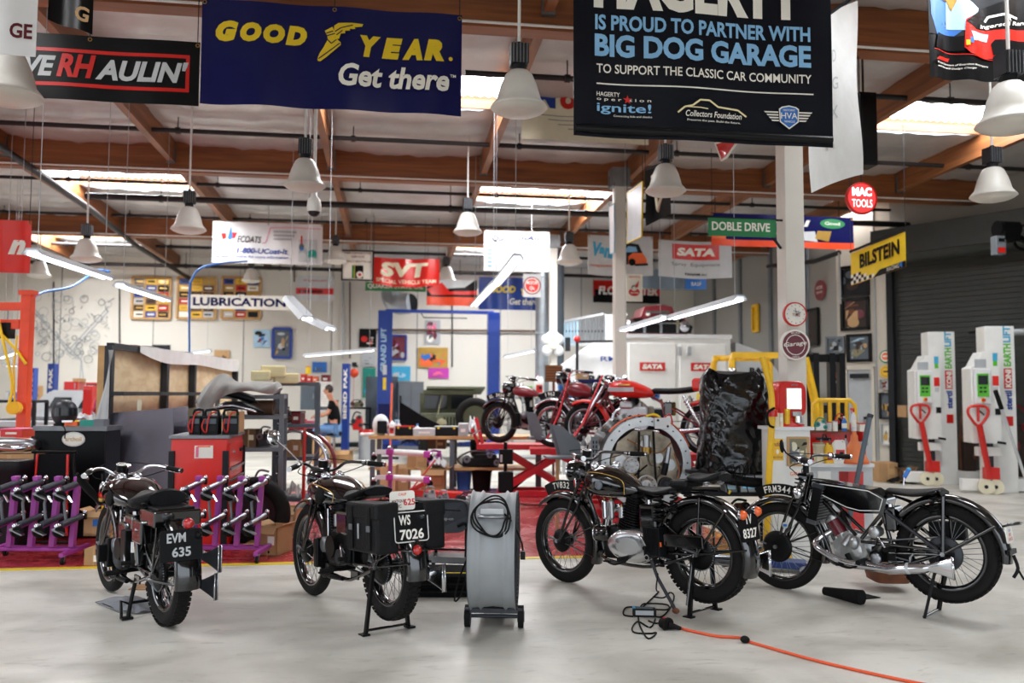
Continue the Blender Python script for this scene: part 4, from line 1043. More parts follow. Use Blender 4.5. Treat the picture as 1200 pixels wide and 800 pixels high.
def d_hag(s,w,h):
 X=lambda p:(p-672)/302*w;Yv=lambda p:(168-p)/168*(h*168/208)
 s.text('HAGERTY',X(818),Yv(19),.33,'paper',w=X(940)-X(694),bold=.05)
 s.text('IS PROUD TO PARTNER WITH',X(822),Yv(44),.105,'sky_blue',w=X(948)-X(697),bold=.03)
 s.text('BIG DOG GARAGE',X(822),Yv(75),.155,'sky_blue',w=X(949)-X(697),bold=.04)
 s.text('TO SUPPORT THE CLASSIC CAR COMMUNITY',X(823),Yv(94),.062,'paper',w=X(948)-X(698),bold=.03)
 s.rect(X(698),Yv(107.4),X(950),Yv(105.8),'paper')
 s.text('HAGERTY',X(698),Yv(121),.03,'paper',w=.16,align='l',bold=.04)
 s.text('o p e r   t i o n',X(698),Yv(127),.026,'paper',w=.37,align='l');
 st=[(X(733)+(.032 if i%2==0 else.013)*math.cos(PI/2+i*PI/5),Yv(124)+(.032 if i%2==0 else.013)*math.sin(PI/2+i*PI/5))for i in range(10)];s.poly(st,'red_paint')
 s.text('ignite!',X(698),Yv(142),.078,'sky_blue',w=.37,align='l',bold=.05);s.text('Connecting kids and classics',X(717),Yv(145),.017,'paper',w=.26,align='l',bold=.02)
 s.line([(X(789),Yv(137)),(X(797),Yv(130)),(X(806),Yv(128)),(X(815),Yv(121)),(X(826),Yv(121)),(X(836),Yv(128)),(X(860),Yv(130)),(X(870),Yv(137))],.012,'lemon')
 s.line([(X(797),Yv(130)),(X(815),Yv(130)),(X(824),Yv(131))],.007,'lemon')
 s.text('Collectors Foundation',X(831),Yv(141),.042,'paper',w=.40,shear=.2,bold=.02);s.text('Preserve the past. Build the future.',X(831),Yv(147),.018,'paper',w=.38,bold=.02)
 cx,cy=X(919),Yv(135)
 for i in range(4):
  for sg in(-1,1):s.poly([(cx+sg*.07,cy+.035-i*.02),(cx+sg*(.17-i*.015),cy+.035-i*.02),(cx+sg*(.16-i*.015),cy+.025-i*.02),(cx+sg*.07,cy+.025-i*.02)][::sg],'paper')
 sh=[(-.07,.05),(-.05,.065),(0,.075),(.05,.065),(.07,.05),(.066,-.04),(0,-.09),(-.066,-.04)]
 s.poly([(cx+a,cy+b)for a,b in sh],'paper');s.poly([(cx+a*.88,cy+b*.88)for a,b in sh],'mid_blue')
 s.text('HVA',cx,cy-.018,.042,'paper',bold=.04);s.text('HISTORIC',cx,cy+.034,.014,'paper');s.text('VEHICLE',cx,cy-.045,.014,'paper')
hagb=banner('sponsor_banner','huge dark banner with white and pale blue text and three partner logos along its foot','banner',(672,-40,974,166),5.4,'vinyl_slate',.012,2,d_hag)
mb=MB();x0,x1,z0,z1=prect(672,-40,974,166,5.4);mb.cyl(((x0-x1)/2+.01,0,.05),((x1-x0)/2-.01,0,.05),.03,'vinyl_black');mb.build('bottom_pole',hagb)
def d_mob(s,w,h):
 s.text('M',w*.17,h*.45,h*.32,'blue_paint',w=w*.18,bold=.04);s.text('o',w*.36,h*.45,h*.24,'red_paint',w=w*.13,bold=.05);s.text('bil',w*.56,h*.45,h*.32,'blue_paint',w=w*.22,bold=.04)
 for i in range(4):s.rect(w*(.12+.08*i),h*(.34-.06*i),w*.6,h*(.35-.06*i),'mid_grey')
banner('sponsor_banner','cream banner with a blue M and red o, behind the big dark banner','banner',(612,84,760,166),10.8,'cream',.012,3,d_mob)
rt=thing('cloth_banner','long pale cloth banner hanging at an angle between dark banner and round tool sign','banner',tuple(at(972,40,7.0)))
B0=rt.location.copy()
tl,tr_,bl,br=[at(*p)-B0 for p in((946,30,6.9),(1003,3,7.5),(951,226,6.9),(1010,205,7.5))]
mb=MB()
def fnb(u,v):
 p=(tl*(1-u)+tr_*u)*v+(bl*(1-u)+br*u)*(1-v);return p+V((0,.03*math.sin(v*7+u*4),.02*math.sin(u*3)))
mb.grid(fnb,10,20,'white_cloth',True,.003,(0,1,0));mb.build('sheet',rt)
mb=MB()
for i,t_ in enumerate(('GND','SIG','IIX')):
 e=(br-bl);e.normalize();mb.text(t_,fnb(.25,.72-i*.17)-V((0,.02,0)),e,(0,0,1),.11,'grey_white',w=.24)
mb.text('N2',fnb(.3,.2)-V((0,.02,0)),(br-bl).normalized(),(0,0,1),.12,'lamp_lens',w=.26)
mb.build('lettering',rt)
mb=MB();mb.cyl(at(920,52,6.7)-B0,at(1012,-12,7.6)-B0,.016,'dark_grey');mb.build('hanging_pole',rt)
mb=MB();p=at(1013,190,9.6);mb.box((0,0,.42),(.2,.22,.84),'black_plastic');mb.box((0,-.115,.42),(.16,.01,.76),'vinyl_black')
o=single(mb,'loudspeaker','tall black loudspeaker beside the pale cloth banner','speaker',(p.x,p.y,p.z-.06),bevel=.01)
mb=MB();mb.cyl((0,0,.8),(0,0,cz(p.y)-p.z),.012,'dark_grey');mb.build('hanger',o)
def d_race(s,w,h):
 s.rect(0,h*.33,w,h,'dark_grey');X=lambda p:(p-1087)/160*w;Z=lambda p:(98-p)/150*h
 s.poly([(X(1090),Z(26)),(X(1090),Z(-10)),(X(1094),Z(-14)),(X(1108),Z(-14)),(X(1126),Z(-10)),(X(1128),Z(40)),(X(1118),Z(48)),(X(1098),Z(52))],'mid_blue')
 s.poly([(X(1110),Z(40)),(X(1110),Z(6)),(X(1130),Z(6)),(X(1146),Z(14)),(X(1140),Z(44))],'pale_blue');s.disc(X(1110),Z(0),.06,'brown');s.poly([(X(1108),Z(2)),(X(1122),Z(4)),(X(1115),Z(20))],'gold')
 s.poly([(X(1094),Z(64)),(X(1098),Z(46)),(X(1130),Z(50)),(X(1126),Z(66))],'vinyl_black')
 s.poly([(X(1126),Z(62)),(X(1128),Z(30)),(X(1150),Z(16)),(X(1180),Z(8)),(X(1240),Z(6)),(X(1240),Z(70)),(X(1150),Z(72)),(X(1132),Z(68))],'bright_red')
 s.poly([(X(1128),Z(32)),(X(1150),Z(14)),(X(1180),Z(2)),(X(1240),Z(-2)),(X(1240),Z(34)),(X(1170),Z(38)),(X(1140),Z(40))],'vinyl_black')
 s.poly([(X(1133),Z(43)),(X(1156),Z(44)),(X(1154),Z(53)),(X(1136),Z(52))],'pale_blue');s.poly([(X(1158),Z(55)),(X(1162),Z(50)),(X(1196),Z(50)),(X(1200),Z(66)),(X(1160),Z(68))],'vinyl_black')
 s.line([(X(1152),Z(30)),(X(1156),Z(24)),(X(1172),Z(21)),(X(1188),Z(24))],.018,'paper');s.text('IR',X(1176),Z(28),.05,'paper',shear=.3,bold=.04);s.text('Ingersoll Rand',X(1146),Z(40),.04,'paper',w=.42,align='l',rot=.14,shear=.2)
 for i,c in enumerate(('yellow','mid_blue','paper')):s.rect(X(1127+i*4),Z(60-i*3),X(1131+i*4),Z(54-i*3),c)
 s.line([(X(1090),Z(67)),(X(1140),Z(72)),(X(1200),Z(80)),(X(1240),Z(82))],.006,'red_paint')
 s.poly([(X(1092),Z(79)),(X(1096),Z(75)),(X(1111),Z(75)),(X(1109),Z(79))],'red_paint');s.text('Proud Sponsors of Evernham Motorsports',X(1093),Z(84),.02,'paper',w=.45,align='l',shear=.2);s.text('and the #19 Dodge Charger',X(1093),Z(88),.018,'paper',w=.33,align='l',shear=.2)
banner('poster_banner','hanging poster of a red and black race car beside people in blue shirts','banner',(1086,-55,1250,96),5.9,'vinyl_black',.02,4,d_race)
def d_ucoat(s,w,h):
 s.poly([(w*.07,h*.72),(w*.12,h*.72),(w*.12,h*.6),(w*.09,h*.56)],'red_paint');s.poly([(w*.17,h*.74),(w*.22,h*.74),(w*.2,h*.6),(w*.15,h*.58)],'red_paint');s.poly([(w*.13,h*.6),(w*.165,h*.9),(w*.18,h*.62),(w*.155,h*.55)],'mid_blue')
 s.text('ECOATS',w*.33,h*.5,h*.16,'dark_grey',w=w*.22,shear=.3);s.text('1-800-UCoat-It',w*.45,h*.24,h*.13,'blue_paint',w=w*.46,shear=.2,bold=.02);s.text('or visit us online for more information',w*.36,h*.13,h*.06,'blue_paint',w=w*.66,shear=.2)
 s.line([(w*.45,h*.5),(w*.48,h*.52),(w*.52,h*.88),(w*.76,h*.9),(w*.98,h*.88)],.015,'pink')
 for i in range(3):s.rect(w*.55,h*(.58+.09*i),w*(.72+.02*i),h*(.63+.09*i),'light_grey')
 s.art(w*.78,h*.06,w*.95,h*.62,['grey_white','mid_blue','light_grey','slate_grey','teal'],14,3);s.rect(w*.80,h*.5,w*.815,h*.7,'red_paint')
banner('sponsor_banner','white floor coating banner with blue telephone number and checkered flag','banner',(249,261,378,309),17.3,'white_sheet',.015,3,d_ucoat)
def d_snapw(s,w,h):s.text('snapon.com',w*.5,h*.74,h*.1,'red_paint',w=w*.6,shear=.2);s.rect(w*.02,h*.25,w*.98,h*.5,'red_paint');s.rect(w*.1,h*.3,w*.7,h*.42,'maroon')
banner('sponsor_banner','small white and red tool banner left of the oil sign','banner',(346,323,392,352),22.5,'grey_white',.02,2,d_snapw)
def d_lub(s,w,h):s.text('LUBRICATION',w*.5,h*.2,h*.62,'navy',w=w*.9,bold=.04)
banner('lubrication_sign','long white sign with blue letters LUBRICATION','sign',(220,346,341,362),20.5,'paper',0,1,d_lub,hang=True,th=.03)
def d_crank(s,w,h):
 s.text('FREE CRANKCASE',w*.5,h*.87,h*.07,'dark_red',w=w*.84);s.text('SERVICE',w*.5,h*.75,h*.07,'dark_red',w=w*.4);s.text('TEXACO MOTOR OIL',w*.5,h*.6,h*.06,'dark_red',w=w*.86)
 s.rect(w*.33,h*.08,w*.68,h*.5,'yellow');s.rect(w*.42,h*.08,w*.68,h*.5,'vinyl_black');s.rect(w*.33,h*.08,w*.40,h*.5,'green');s.disc(w*.57,h*.2,h*.11,'paper');s.poly([(w*.57+h*(.08 if i%2==0 else.035)*math.cos(PI/2+i*PI/5),h*.2+h*(.08 if i%2==0 else.035)*math.sin(PI/2+i*PI/5))for i in range(10)],'red_paint')
banner('oil_sign','square white crankcase service sign with an oil can and dark green frame','sign',(400,293,438,329),18.0,'paper',0,1,d_crank,th=.03,framed=('dark_grey',.03))
def d_svt(s,w,h):s.text('SVT',w*.47,h*.34,h*.52,'cream',w=w*.72,bold=.05,shear=.1);s.text('SPECIAL VEHICLE TEAM',w*.5,h*.1,h*.14,'cream',w=w*.9)
banner('team_flag','red cloth flag with three big cream letters','banner',(437,302,515,333),18.3,'red_paint',.05,3,d_svt,side=.06)
banner('oil_sign','narrow green oil sign with white letters under the red flag','sign',(428,331,499,341),18.6,'green',0,1,lambda s,w,h:s.text('QUAKER STATE OIL',w*.5,h*.2,h*.6,'paper',w=w*.92),th=.03)
def d_oran(s,w,h):
 s.rect(0,0,w,h*.34,'orange_paint');s.poly([(w*.1,h),(w*.95,h*1.0),(w*.75,h*.72),(w*.4,h*.66)],'grey_white');s.poly([(w*.0,h*.62),(w*.3,h*.9),(w*.45,h*.55),(w,h*.6),(w,h*.45),(w*.1,h*.4)],'bright_red')
banner('sponsor_banner','orange, black and white tool banner beside the small blue tyre banner','banner',(500,328,559,358),19.8,'vinyl_black',.02,2,d_oran)
def d_good2(s,w,h):s.text('GOOD',w*.38,h*.52,h*.22,'yellow',w=w*.42,shear=.2,bold=.05);s.text('YEAR',w*.82,h*.46,h*.2,'yellow',w=w*.3,shear=.2,bold=.05);s.text('Get there',w*.72,h*.16,h*.2,'paper',w=w*.46,shear=.2,bold=.03)
banner('sponsor_banner','small blue tyre banner with yellow letters, far back by the white column','banner',(561,325,634,363),21.0,'blue_paint',.02,3,d_good2)
def d_gam(s,w,h):
 s.text('Qur',w*.23,h*.72,h*.16,'navy',w=w*.2,shear=.2);s.text('mAir',w*.7,h*.78,h*.12,'navy',w=w*.36,shear=.2)
 for i in range(6):s.rect(w*.06,h*(.1+.1*i),w*.12,h*(.14+.1*i),'sky_blue')
banner('sponsor_banner','bright white banner with faint dark script, in front of the far column','banner',(567,271,644,318),16.2,'white_sheet',.01,2,d_gam)
banner('round_badge_sign','round dark red badge sign below the bright white banner','sign',(613,321,634,348),19.0,'plastic_sheet',0,1,lambda s,w,h:(s.disc(w/2,h/2,w/2,'dark_red'),s.disc(w/2,h/2,w*.42,'paper'),s.disc(w/2,h/2,w*.38,'red_paint'),s.text('MOTOR',w/2,h*.55,h*.14,'paper',w=w*.6),s.text('OIL',w/2,h*.32,h*.14,'paper',w=w*.3)),hang=False)
def d_vw(s,w,h):
 s.text('Vann',w*.24,h*.45,h*.36,'cyan',w=w*.38,shear=.1,bold=.06,rot=-.12);s.poly([(w*.46,h*.4),(w*.5,h*.7),(w*.62,h*.86),(w*.78,h*.8),(w*.86,h*.5),(w*.84,h*.34),(w*.6,h*.3)],'dark_grey')
 s.poly([(w*.62,h*.3),(w*.62,h*.5),(w*.7,h*.6),(w*.84,h*.58),(w*.9,h*.42),(w*.9,h*.28)],'orange');s.disc(w*.68,h*.36,h*.09,'vinyl_black');s.rect(w*.72,h*.26,w*.92,h*.32,'dark_grey');s.poly([(w*.54,h*.6),(w*.62,h*.76),(w*.74,h*.74),(w*.76,h*.62)],'sky_blue')
 s.text('Dune buggy parts and service',w*.22,h*.2,h*.08,'orange',w=w*.36)
banner('sponsor_banner','pale banner with an orange beetle car and light blue lettering','banner',(689,276,765,322),15.2,'grey_white',.015,2,d_vw,side=.03)
def d_sata(s,w,h):s.rect(w*.18,h*.5,w*.82,h*.92,'red_paint');s.text('SATA',w*.5,h*.6,h*.22,'paper',w=w*.52,shear=.15,bold=.06);s.text('Spray  Equipment',w*.5,h*.3,h*.12,'mid_grey',w=w*.66);s.text('PANAM inc',w*.5,h*.08,h*.07,'dark_grey',w=w*.3)
banner('sponsor_banner','pale banner with red block and Spray Equipment line','banner',(772,282,858,324),14.6,'grey_white',.012,2,d_sata,side=.04)
def d_flow(s,w,h):s.rect(0,h*.3,w,h,'red_paint');s.poly([(w*.02,h*.0),(w*.98,0),(w*.98,h*.35),(w*.02,h*.6)],'vinyl_black');s.text('FLOWMASTER',w*.52,h*.36,h*.38,'paper',w=w*.88,bold=.04,shear=.1)
banner('sponsor_banner','red and black banner with white letters high on the back wall','banner',(695,329,774,355),23.6,'vinyl_black',.01,2,d_flow)
banner('sponsor_banner','pale blue cloth strip ending in a blue block below the spray banners','banner',(742,316,828,338),16.8,'slate_grey',.02,2,lambda s,w,h:(s.rect(w*.7,h*.0,w,h*.62,'mid_blue'),s.text('BASF',w*.86,h*.2,h*.2,'paper')),side=.02)
def d_clown(s,w,h):s.text('SERVICE',w*.5,h*.86,h*.07,'red_paint',w=w*.7);s.disc(w*.48,h*.34,w*.34,'red_paint',h*.15);s.disc(w*.46,h*.5,w*.2,'paper',h*.12);s.disc(w*.46,h*.5,w*.15,'dark_grey',h*.09);s.disc(w*.47,h*.48,w*.11,'paper',h*.07);s.poly([(w*.5,h*.55),(w*.78,h*.76),(w*.7,h*.5)],'red_paint');s.text('service',w*.5,h*.28,h*.07,'paper',w=w*.5,shear=.2)
banner('small_sign','small white sign with a red and black round emblem fixed by the middle column','sign',(734,321,753,353),13.45,'paper',0,1,d_clown,hang=False,th=.02)
def d_elec(s,w,h):
 s.rect(0,0,w,h*.2,'orange_paint');s.text('Electrical',w*.38,h*.66,h*.2,'paper',w=w*.62,shear=.15,bold=.03);s.text('Test your best!',w*.34,h*.34,h*.2,'paper',w=w*.6,shear=.15,bold=.03);s.disc(w*.85,h*.78,w*.09,'green',h*.15);s.text('Good',w*.85,h*.74,h*.1,'paper',w=w*.11);s.rect(w*.0,h*.2,w*.1,h*.5,'orange');s.poly([(w*.64,h*.24),(w*.6,h*.5),(w*.72,h*.52),(w*.74,h*.2)],'grey_white');s.poly([(w*.72,h*.3),(w*.74,h*.54),(w*.84,h*.54),(w*.82,h*.22)],'gold')
banner('sponsor_banner','dark blue and orange electrical test banner running behind the near column','banner',(833,252,1000,290),12.6,'navy',.015,3,d_elec)
rt=thing('street_sign','green street sign reading DOBLE DRIVE fixed to the near column','sign',tuple(at(870,277,8.6)),0)
p0=rt.location.copy();w_=(at(912,260,8.6)-at(828,260,8.6)).x;h_=(at(870,249,8.3)-at(870,277,8.6)).z
s=Sheet(w_,h_,0);s.base('green',.008).build('board',rt);s.text('DOBLE DRIVE',w_*.48,h_*.3,h_*.5,'paper',w=w_*.86,bold=.03);s.frame(0,0,w_,h_,.008,'green');s.mb.build('lettering',rt)
mb=MB();mb.beam((w_/2-.05,.02,h_*.2),(w_/2+.08,.06,-.1),.02,.02,'dark_grey');mb.beam((-w_/2,.01,h_+.005),(w_/2+.1,.03,h_+.005),.012,.02,'dark_grey');mb.build('bracket',rt)
def disc_sign(name,label,px,py,D,r,mats,draw=None,ax=(0,-1,0),cat_='sign',hang=False,tube=0.0):
 p=at(px,py,D);rt=thing(name,label,cat_,tuple(p),math.atan2(ax[0],-ax[1]))
 mb=MB();mb.cyl((0,0,0),(0,.035,0),r,mats[0],n=40);mb.build('body',rt)
 mb=MB();mb.lathe([(r*.9,-.004),(r,-.008),(r*1.02,.01),(r,.036)],(0,0,0),(0,1,0),mats[1],40);mb.build('rim',rt)
 s=Sheet(2*r,2*r,0)
 if draw:
  draw(s,r);o=s.mb.build('face',rt);o.location=(0,0,-r)
 if hang:mb=MB();mb.cyl((0,0.01,r),(0,.01,cz(p.y)-p.z-.1),.006,'dark_grey',n=5);mb.build('cord',rt)
 return rt
disc_sign('round_tool_sign','lit round red tool sign with white letters hanging near the roof',1010,232,8.6,.165,('red_glow','red_paint'),lambda s,r:(s.text('MAC',r,r*1.12,r*.55,'white_glow',w=r*1.3,bold=.05),s.text('TOOLS',r,r*.42,r*.5,'white_glow',w=r*1.35,bold=.05)),hang=True)
def d_clock(s,r):
 for i in range(12):a=i*PI/6;s.disc(r+r*.76*math.sin(a),r+r*.76*math.cos(a),r*.04,'dark_grey',n=8)
 s.text('Tool',r,r*1.12,r*.2,'dark_grey',w=r*.5);s.text('TIME',r,r*.8,r*.25,'dark_red',w=r*.7,bold=.03);s.line([(r,r),(r*1.4,r*1.15)],.006,'vinyl_black');s.line([(r,r),(r*.9,r*1.5)],.005,'vinyl_black')
disc_sign('wall_clock','round white clock with red rim high on the near column',932,368,8.55,.121,('paper','red_paint'),d_clock,cat_='clock')
def d_gar(s,r):
 s.disc(r,r,r*.94,'plum');s.disc(r,r,r*.68,'paper');s.disc(r,r,r*.63,'plum');s.text('Garage',r,r*.86,r*.36,'paper',w=r*1.6,shear=.2,bold=.06,rot=.12);s.text('BIG DOG',r,r*1.72,r*.13,'paper',w=r*.6);s.text('GARAGE',r,r*.14,r*.13,'paper',w=r*.5)
disc_sign('round_garage_sign','round maroon and white sign with script word Garage, below the clock',932,404,8.55,.152,('plum','paper'),d_gar)
banner('sponsor_banner','red banner with white letter n at the left edge above the orange hoist','banner',(-60,257,36,319),10.5,'bright_red',.02,2,lambda s,w,h:(s.text('n',w*.83,h*.35,h*.28,'paper',w=w*.2,shear=.3,bold=.06),s.text('R',w*.96,h*.34,h*.06,'paper')))
rt=thing('race_flag','yellow flag with black letters and black and white chequers along its foot','banner',tuple(at(1028,300,12.6)))
B0=rt.location.copy();q=[at(997,297,13.2)-B0,at(1061,271,11.9)-B0]
U=(q[1]-q[0]);wl=V((U.x,U.y,0)).length;hgt=.50
def bmap(u,v):return q[0]+U*u+V((0,0,-hgt*(1-v)))
mb=MB();mb.grid(lambda u,v:bmap(u,v)if(v>.3 or True)else None,12,4,'bright_yellow',True,.003,(0,1,0));mb.build('sheet',rt)
nb=V((U.y,-U.x,0)).normalized();nb=nb if nb.y<0 else-nb;mb=MB()
mb.text('BILSTEIN',bmap(.18,.42)+nb*.008,U.normalized(),(0,0,1),.22,'vinyl_black',w=U.length*.72,bold=.04)
for i in range(9):
 for j in range(3):
  if i/9>.1+.28*(3-j)and i>2:continue
  a=.0+i*.05;b=.02+j*.1;c_='vinyl_black' if(i+j)%2 else 'paper'
  mb.add([bmap(a,b)+nb*.006,bmap(a+.05,b)+nb*.006,bmap(a+.05,b+.1)+nb*.006,bmap(a,b+.1)+nb*.006],[(0,1,2,3)],c_)
mb.add([bmap(.42,.0)+nb*.006,bmap(1,0)+nb*.006,bmap(1,.18)+nb*.006,bmap(.55,.18)+nb*.006],[(0,1,2,3)],'vinyl_black');mb.text('RACING',bmap(.68,.04)+nb*.009,U.normalized(),(0,0,1),.06,'paper',w=.28);mb.ball(bmap(.94,.1)+nb*.008,(.04,.004,.04),'mid_blue')
mb.build('lettering',rt);mb=MB();mb.beam(q[0]+V((0,.02,.03)),q[1]+V((0,.02,.03)),.03,.03,'dark_grey');mb.cyl(q[0],V((q[0].x,q[0].y,cz(13)-B0 .z-.1)),.005,'dark_grey',n=5);mb.cyl(q[1],V((q[1].x,q[1].y,cz(13)-B0 .z-.1)),.005,'dark_grey',n=5);mb.build('hanging_pole',rt)
def quad_banner(name,label,P4,mat,edge=None,extra=None):
 c=sum(P4,V())/4;rt=thing(name,label,'banner',tuple(c));a,b,c2,d=[p-c for p in P4]
 mb=MB();mb.grid(lambda u,v:(d*(1-u)+c2*u)*(1-v)+(a*(1-u)+b*u)*v+V((0,.015*math.sin(v*9+u*5),0)),8,10,mat,True,.003,(0,1,0));mb.build('sheet',rt)
 if edge:mb=MB();mb.tube([a,b,c2,d],.012,edge,5,closed=True);mb.build('border',rt)
 if extra:mb=MB();extra(mb,a,b,c2,d);mb.build('lettering',rt)
 mb=MB();mb.beam(a+V((0,0,.02)),b+V((0,0,.02)),.02,.02,'dark_grey');mb.cyl(a,a+V((0,0,.5)),.004,'dark_grey',n=5);mb.cyl(b,b+V((0,0,.35)),.004,'dark_grey',n=5);mb.build('hanging_pole',rt)
quad_banner('edge_banner','pale grey banner edged in yellow, seen nearly edge-on right of the middle column',[at(735,227,12.4),at(753,213,10.4),at(752,277,10.4),at(735,285,12.4)],'light_grey','yellow')
quad_banner('edge_banner','black banner with a cream V shape behind the bell lamp by the middle column',[at(756,200,10.6),at(787,190,10.0),at(786,250,10.0),at(757,265,10.6)],'vinyl_black',None,lambda mb,a,b,c,d:mb.tube([a*.7+b*.3-V((0,.03,.1)),(c+d)*.5+V((0,-.03,.12)),a*.15+b*.85-V((0,.03,.08))],.035,'cream',6))
quad_banner('edge_banner','narrow white and blue banner seen edge-on left of the middle column',[at(714,243,13.6),at(720,240,12.8),at(720,296,12.8),at(715,297,13.6)],'white_sheet','pale_blue')
quad_banner('pennant_flag','small red and white pennant showing below the big dark banner',[at(838,168,7.8),at(868,160,7.6),at(852,184,7.6),at(846,188,7.8)],'red_paint','paper')
def bell(px,py,D,r,label,first=None,dirty=False,bright=False):
 """py is the rim of the shade"""
 p=at(px,py,D);sc=r/.21
 if first is None:
  rt=thing('bell_lamp',label,'lamp',tuple(p),0,'bell lamps hanging from the roof')
  mb=MB();mb.lathe([(.06,.28),(.075,.275),(.1,.25),(.135,.17),(.155,.1),(.165,.06),(.20,.02),(.212,.0),(.205,-.003),(.19,.02),(.155,.06),(.145,.1),(.125,.165),(.09,.24),(.055,.27)],(0,0,0),(0,0,1),'lamp_shade',40);sh=mb.build('shade',rt)
  mb=MB();mb.lathe([(.205,.0),(.19,-.018),(.15,-.036),(.09,-.05),(.001,-.056)],(0,0,0),(0,0,1),'lamp_lens',32);mb.build('lens',rt)
  mb=MB();mb.cyl((0,0,.27),(0,0,.33),.05,'dark_grey',n=18);mb.box((0,0,.40),(.13,.12,.15),'dark_steel')
  for i in range(5):mb.box((-.05+i*.025,0,.40),(.006,.15,.15),'dull_steel')
  mb.cyl((.0,0,.47),(0,0,.5),.02,'dark_grey');mb.build('ballast_housing',rt)
 else:rt=dup(first,tuple(p),label=label);rt.scale=(sc,sc,sc)
 for ch in list(rt.children):
  if ch.name.startswith('hanging'):bpy.data.objects.remove(ch)
 L=(cz(p.y)-p.z-.1)/(sc if first else 1)
 mb=MB();mb.cyl((0,0,.48),(0,0,L),.012,'white_paint',n=8);mb.build('hanging_conduit',rt)
 return rt
b0=bell(608,127,6.2,.21,'big bell lamp between the blue tyre banner and the dark banner')
for px,py,D,r,lb in((8,112,6.0,.24,'bell lamp cut by the left edge under the white banner'),(357,218,8.6,.21,'bell lamp just below the blue tyre banner, over the dome camera'),(221,269,11.4,.23,'bell lamp left of the floor coating banner'),(101,303,13.6,.24,'bell lamp above the leftmost tube light'),(46,323,18.5,.24,'dim bell lamp right of the red banner on the left edge'),(548,272,12.6,.22,'bell lamp in front of the skylight left of the bright white banner'),(393,306,17.4,.23,'bell lamp just left of the oil can sign'),(294,329,20.5,.22,'bell lamp below the floor coating banner'),(523,329,20.4,.25,'small bell lamp at the right end of the red flag'),(780,224,8.9,.215,'bell lamp in front of the black banner by the middle column'),(667,307,14.5,.225,'bell lamp right of the bright white banner'),(1164,230,8.0,.205,'bell lamp above the roll shutter'),(1184,146,5.9,.225,'bell lamp at the right edge under the race car poster')):
 bell(px,py,D,r,lb,b0)
def tube_light(a,b,label,tubes=2,wires=True,wd=.14,group='hanging tube lights'):
 A,B=at(*a),at(*b);c=(A+B)/2;rt=thing('tube_light',label,'light',tuple(c),group=group);A=A-c;B=B-c;d=(B-A).normalized();sd=d.cross(V((0,0,1))).normalized()
 mb=MB();up=V((0,0,1))
 prof=[(-wd/2,-.01),(-wd*.28,.045),(wd*.28,.045),(wd/2,-.01),(wd*.48,-.015),(wd*.26,.03),(-wd*.26,.03),(-wd*.48,-.015)]
 mb.loft([[e+sd*x+up*z for x,z in prof]for e in(A,B)],'light_grey',False);mb.build('housing',rt)
 for i in range(tubes):
  o=(i-(tubes-1)/2)*wd*.45;mb=MB();mb.cyl(A+d*.04+sd*o-up*.008,B-d*.04+sd*o-up*.008,.014,'tube_light',n=10);mb.build('tube',rt)
 if wires:
  for e in(A+d*.15,B-d*.15):
   mb=MB();mb.cyl(e+up*.04,V((e.x,e.y,cz((c+e).y)-c.z-.1)),.004,'light_grey',n=5);mb.build('hanging_wire',rt)
 return rt
tube_light((37,296,7.6),(127,326,10.0),'tube light hanging right of the red banner, nearest the left edge',2,wd=.17)
tube_light((140,334,10.2),(196,352,12.4),'tube light in front of the left licence plate boards',2,wd=.17)
tube_light((339,350,12.5),(361,374,10.6),'steep tube light at the end of the lubrication sign',2,wd=.22)
tube_light((361,374,12.6),(388,386,11.4),'short tube light joined below the steep one by the lubrication sign',2,wd=.2)
tube_light((357,417,17.5),(439,410,16.0),'long level tube light left of the big blue lift',1,wd=.1)
tube_light((606,302,8.6),(580,334,11.0),'steep tube light in front of the bright white banner',2,wd=.14)
tube_light((580,332,11.4),(555,358,13.8),'tube light in front of the small blue tyre banner',2,wd=.14)
tube_light((786,373,11.0),(868,350,8.8),'tube light above the right half of the spray booth',2,wd=.15)
tube_light((729,387,12.6),(779,372,11.0),'tube light crossing the middle column',2,wd=.14)
tube_light((592,418,18.0),(626,411,16.5),'short tube light beside the far column',1,wd=.12)
tube_light((1,419,12.0),(22,412,11.2),'tube light left of the orange hoist post',1,wd=.1)
tube_light((5,428,15.0),(22,428,15.0),'dimmer tube light behind the orange hoist post',1,wd=.1)
tube_light((219,414,20.0),(246,411,19.0),'small tube light just above the plywood rack',1,wd=.12)
for k_,(px,D,py1)in enumerate(((47,8.0,292),(148,10.5,336),(341,12.3,345),(602,8.8,300),(655,12,0),(773,12.2,360))[:0]):pass
p=at(368,245,9.2);rt=thing('dome_camera','white dome security camera hanging below the bell lamp','camera',tuple(p))
mb=MB();mb.lathe([(.001,.2),(.03,.2),(.035,.14),(.07,.10),(.078,.02),(.07,-.03)],(0,0,0),(0,0,1),'white_paint',28);mb.build('housing',rt)
mb=MB();mb.lathe([(.068,-.028),(.055,-.06),(.03,-.078),(.001,-.084)],(0,0,0),(0,0,1),'dark_glass',24);mb.build('dome',rt)
mb=MB();mb.cyl((0,0,.2),(0,0,cz(p.y)-p.z-.1),.018,'white_paint',n=10);mb.build('hanging_pole',rt)
def pb(x0,y0,x1,y1,D):
 xm=(x0+x1)/2;b=at(xm,y1,D);t=at(xm,y0,D)
 return b,(at(x1,y1,D)-at(x0,y1,D)).length,t.z-b.z
RY=-YAW
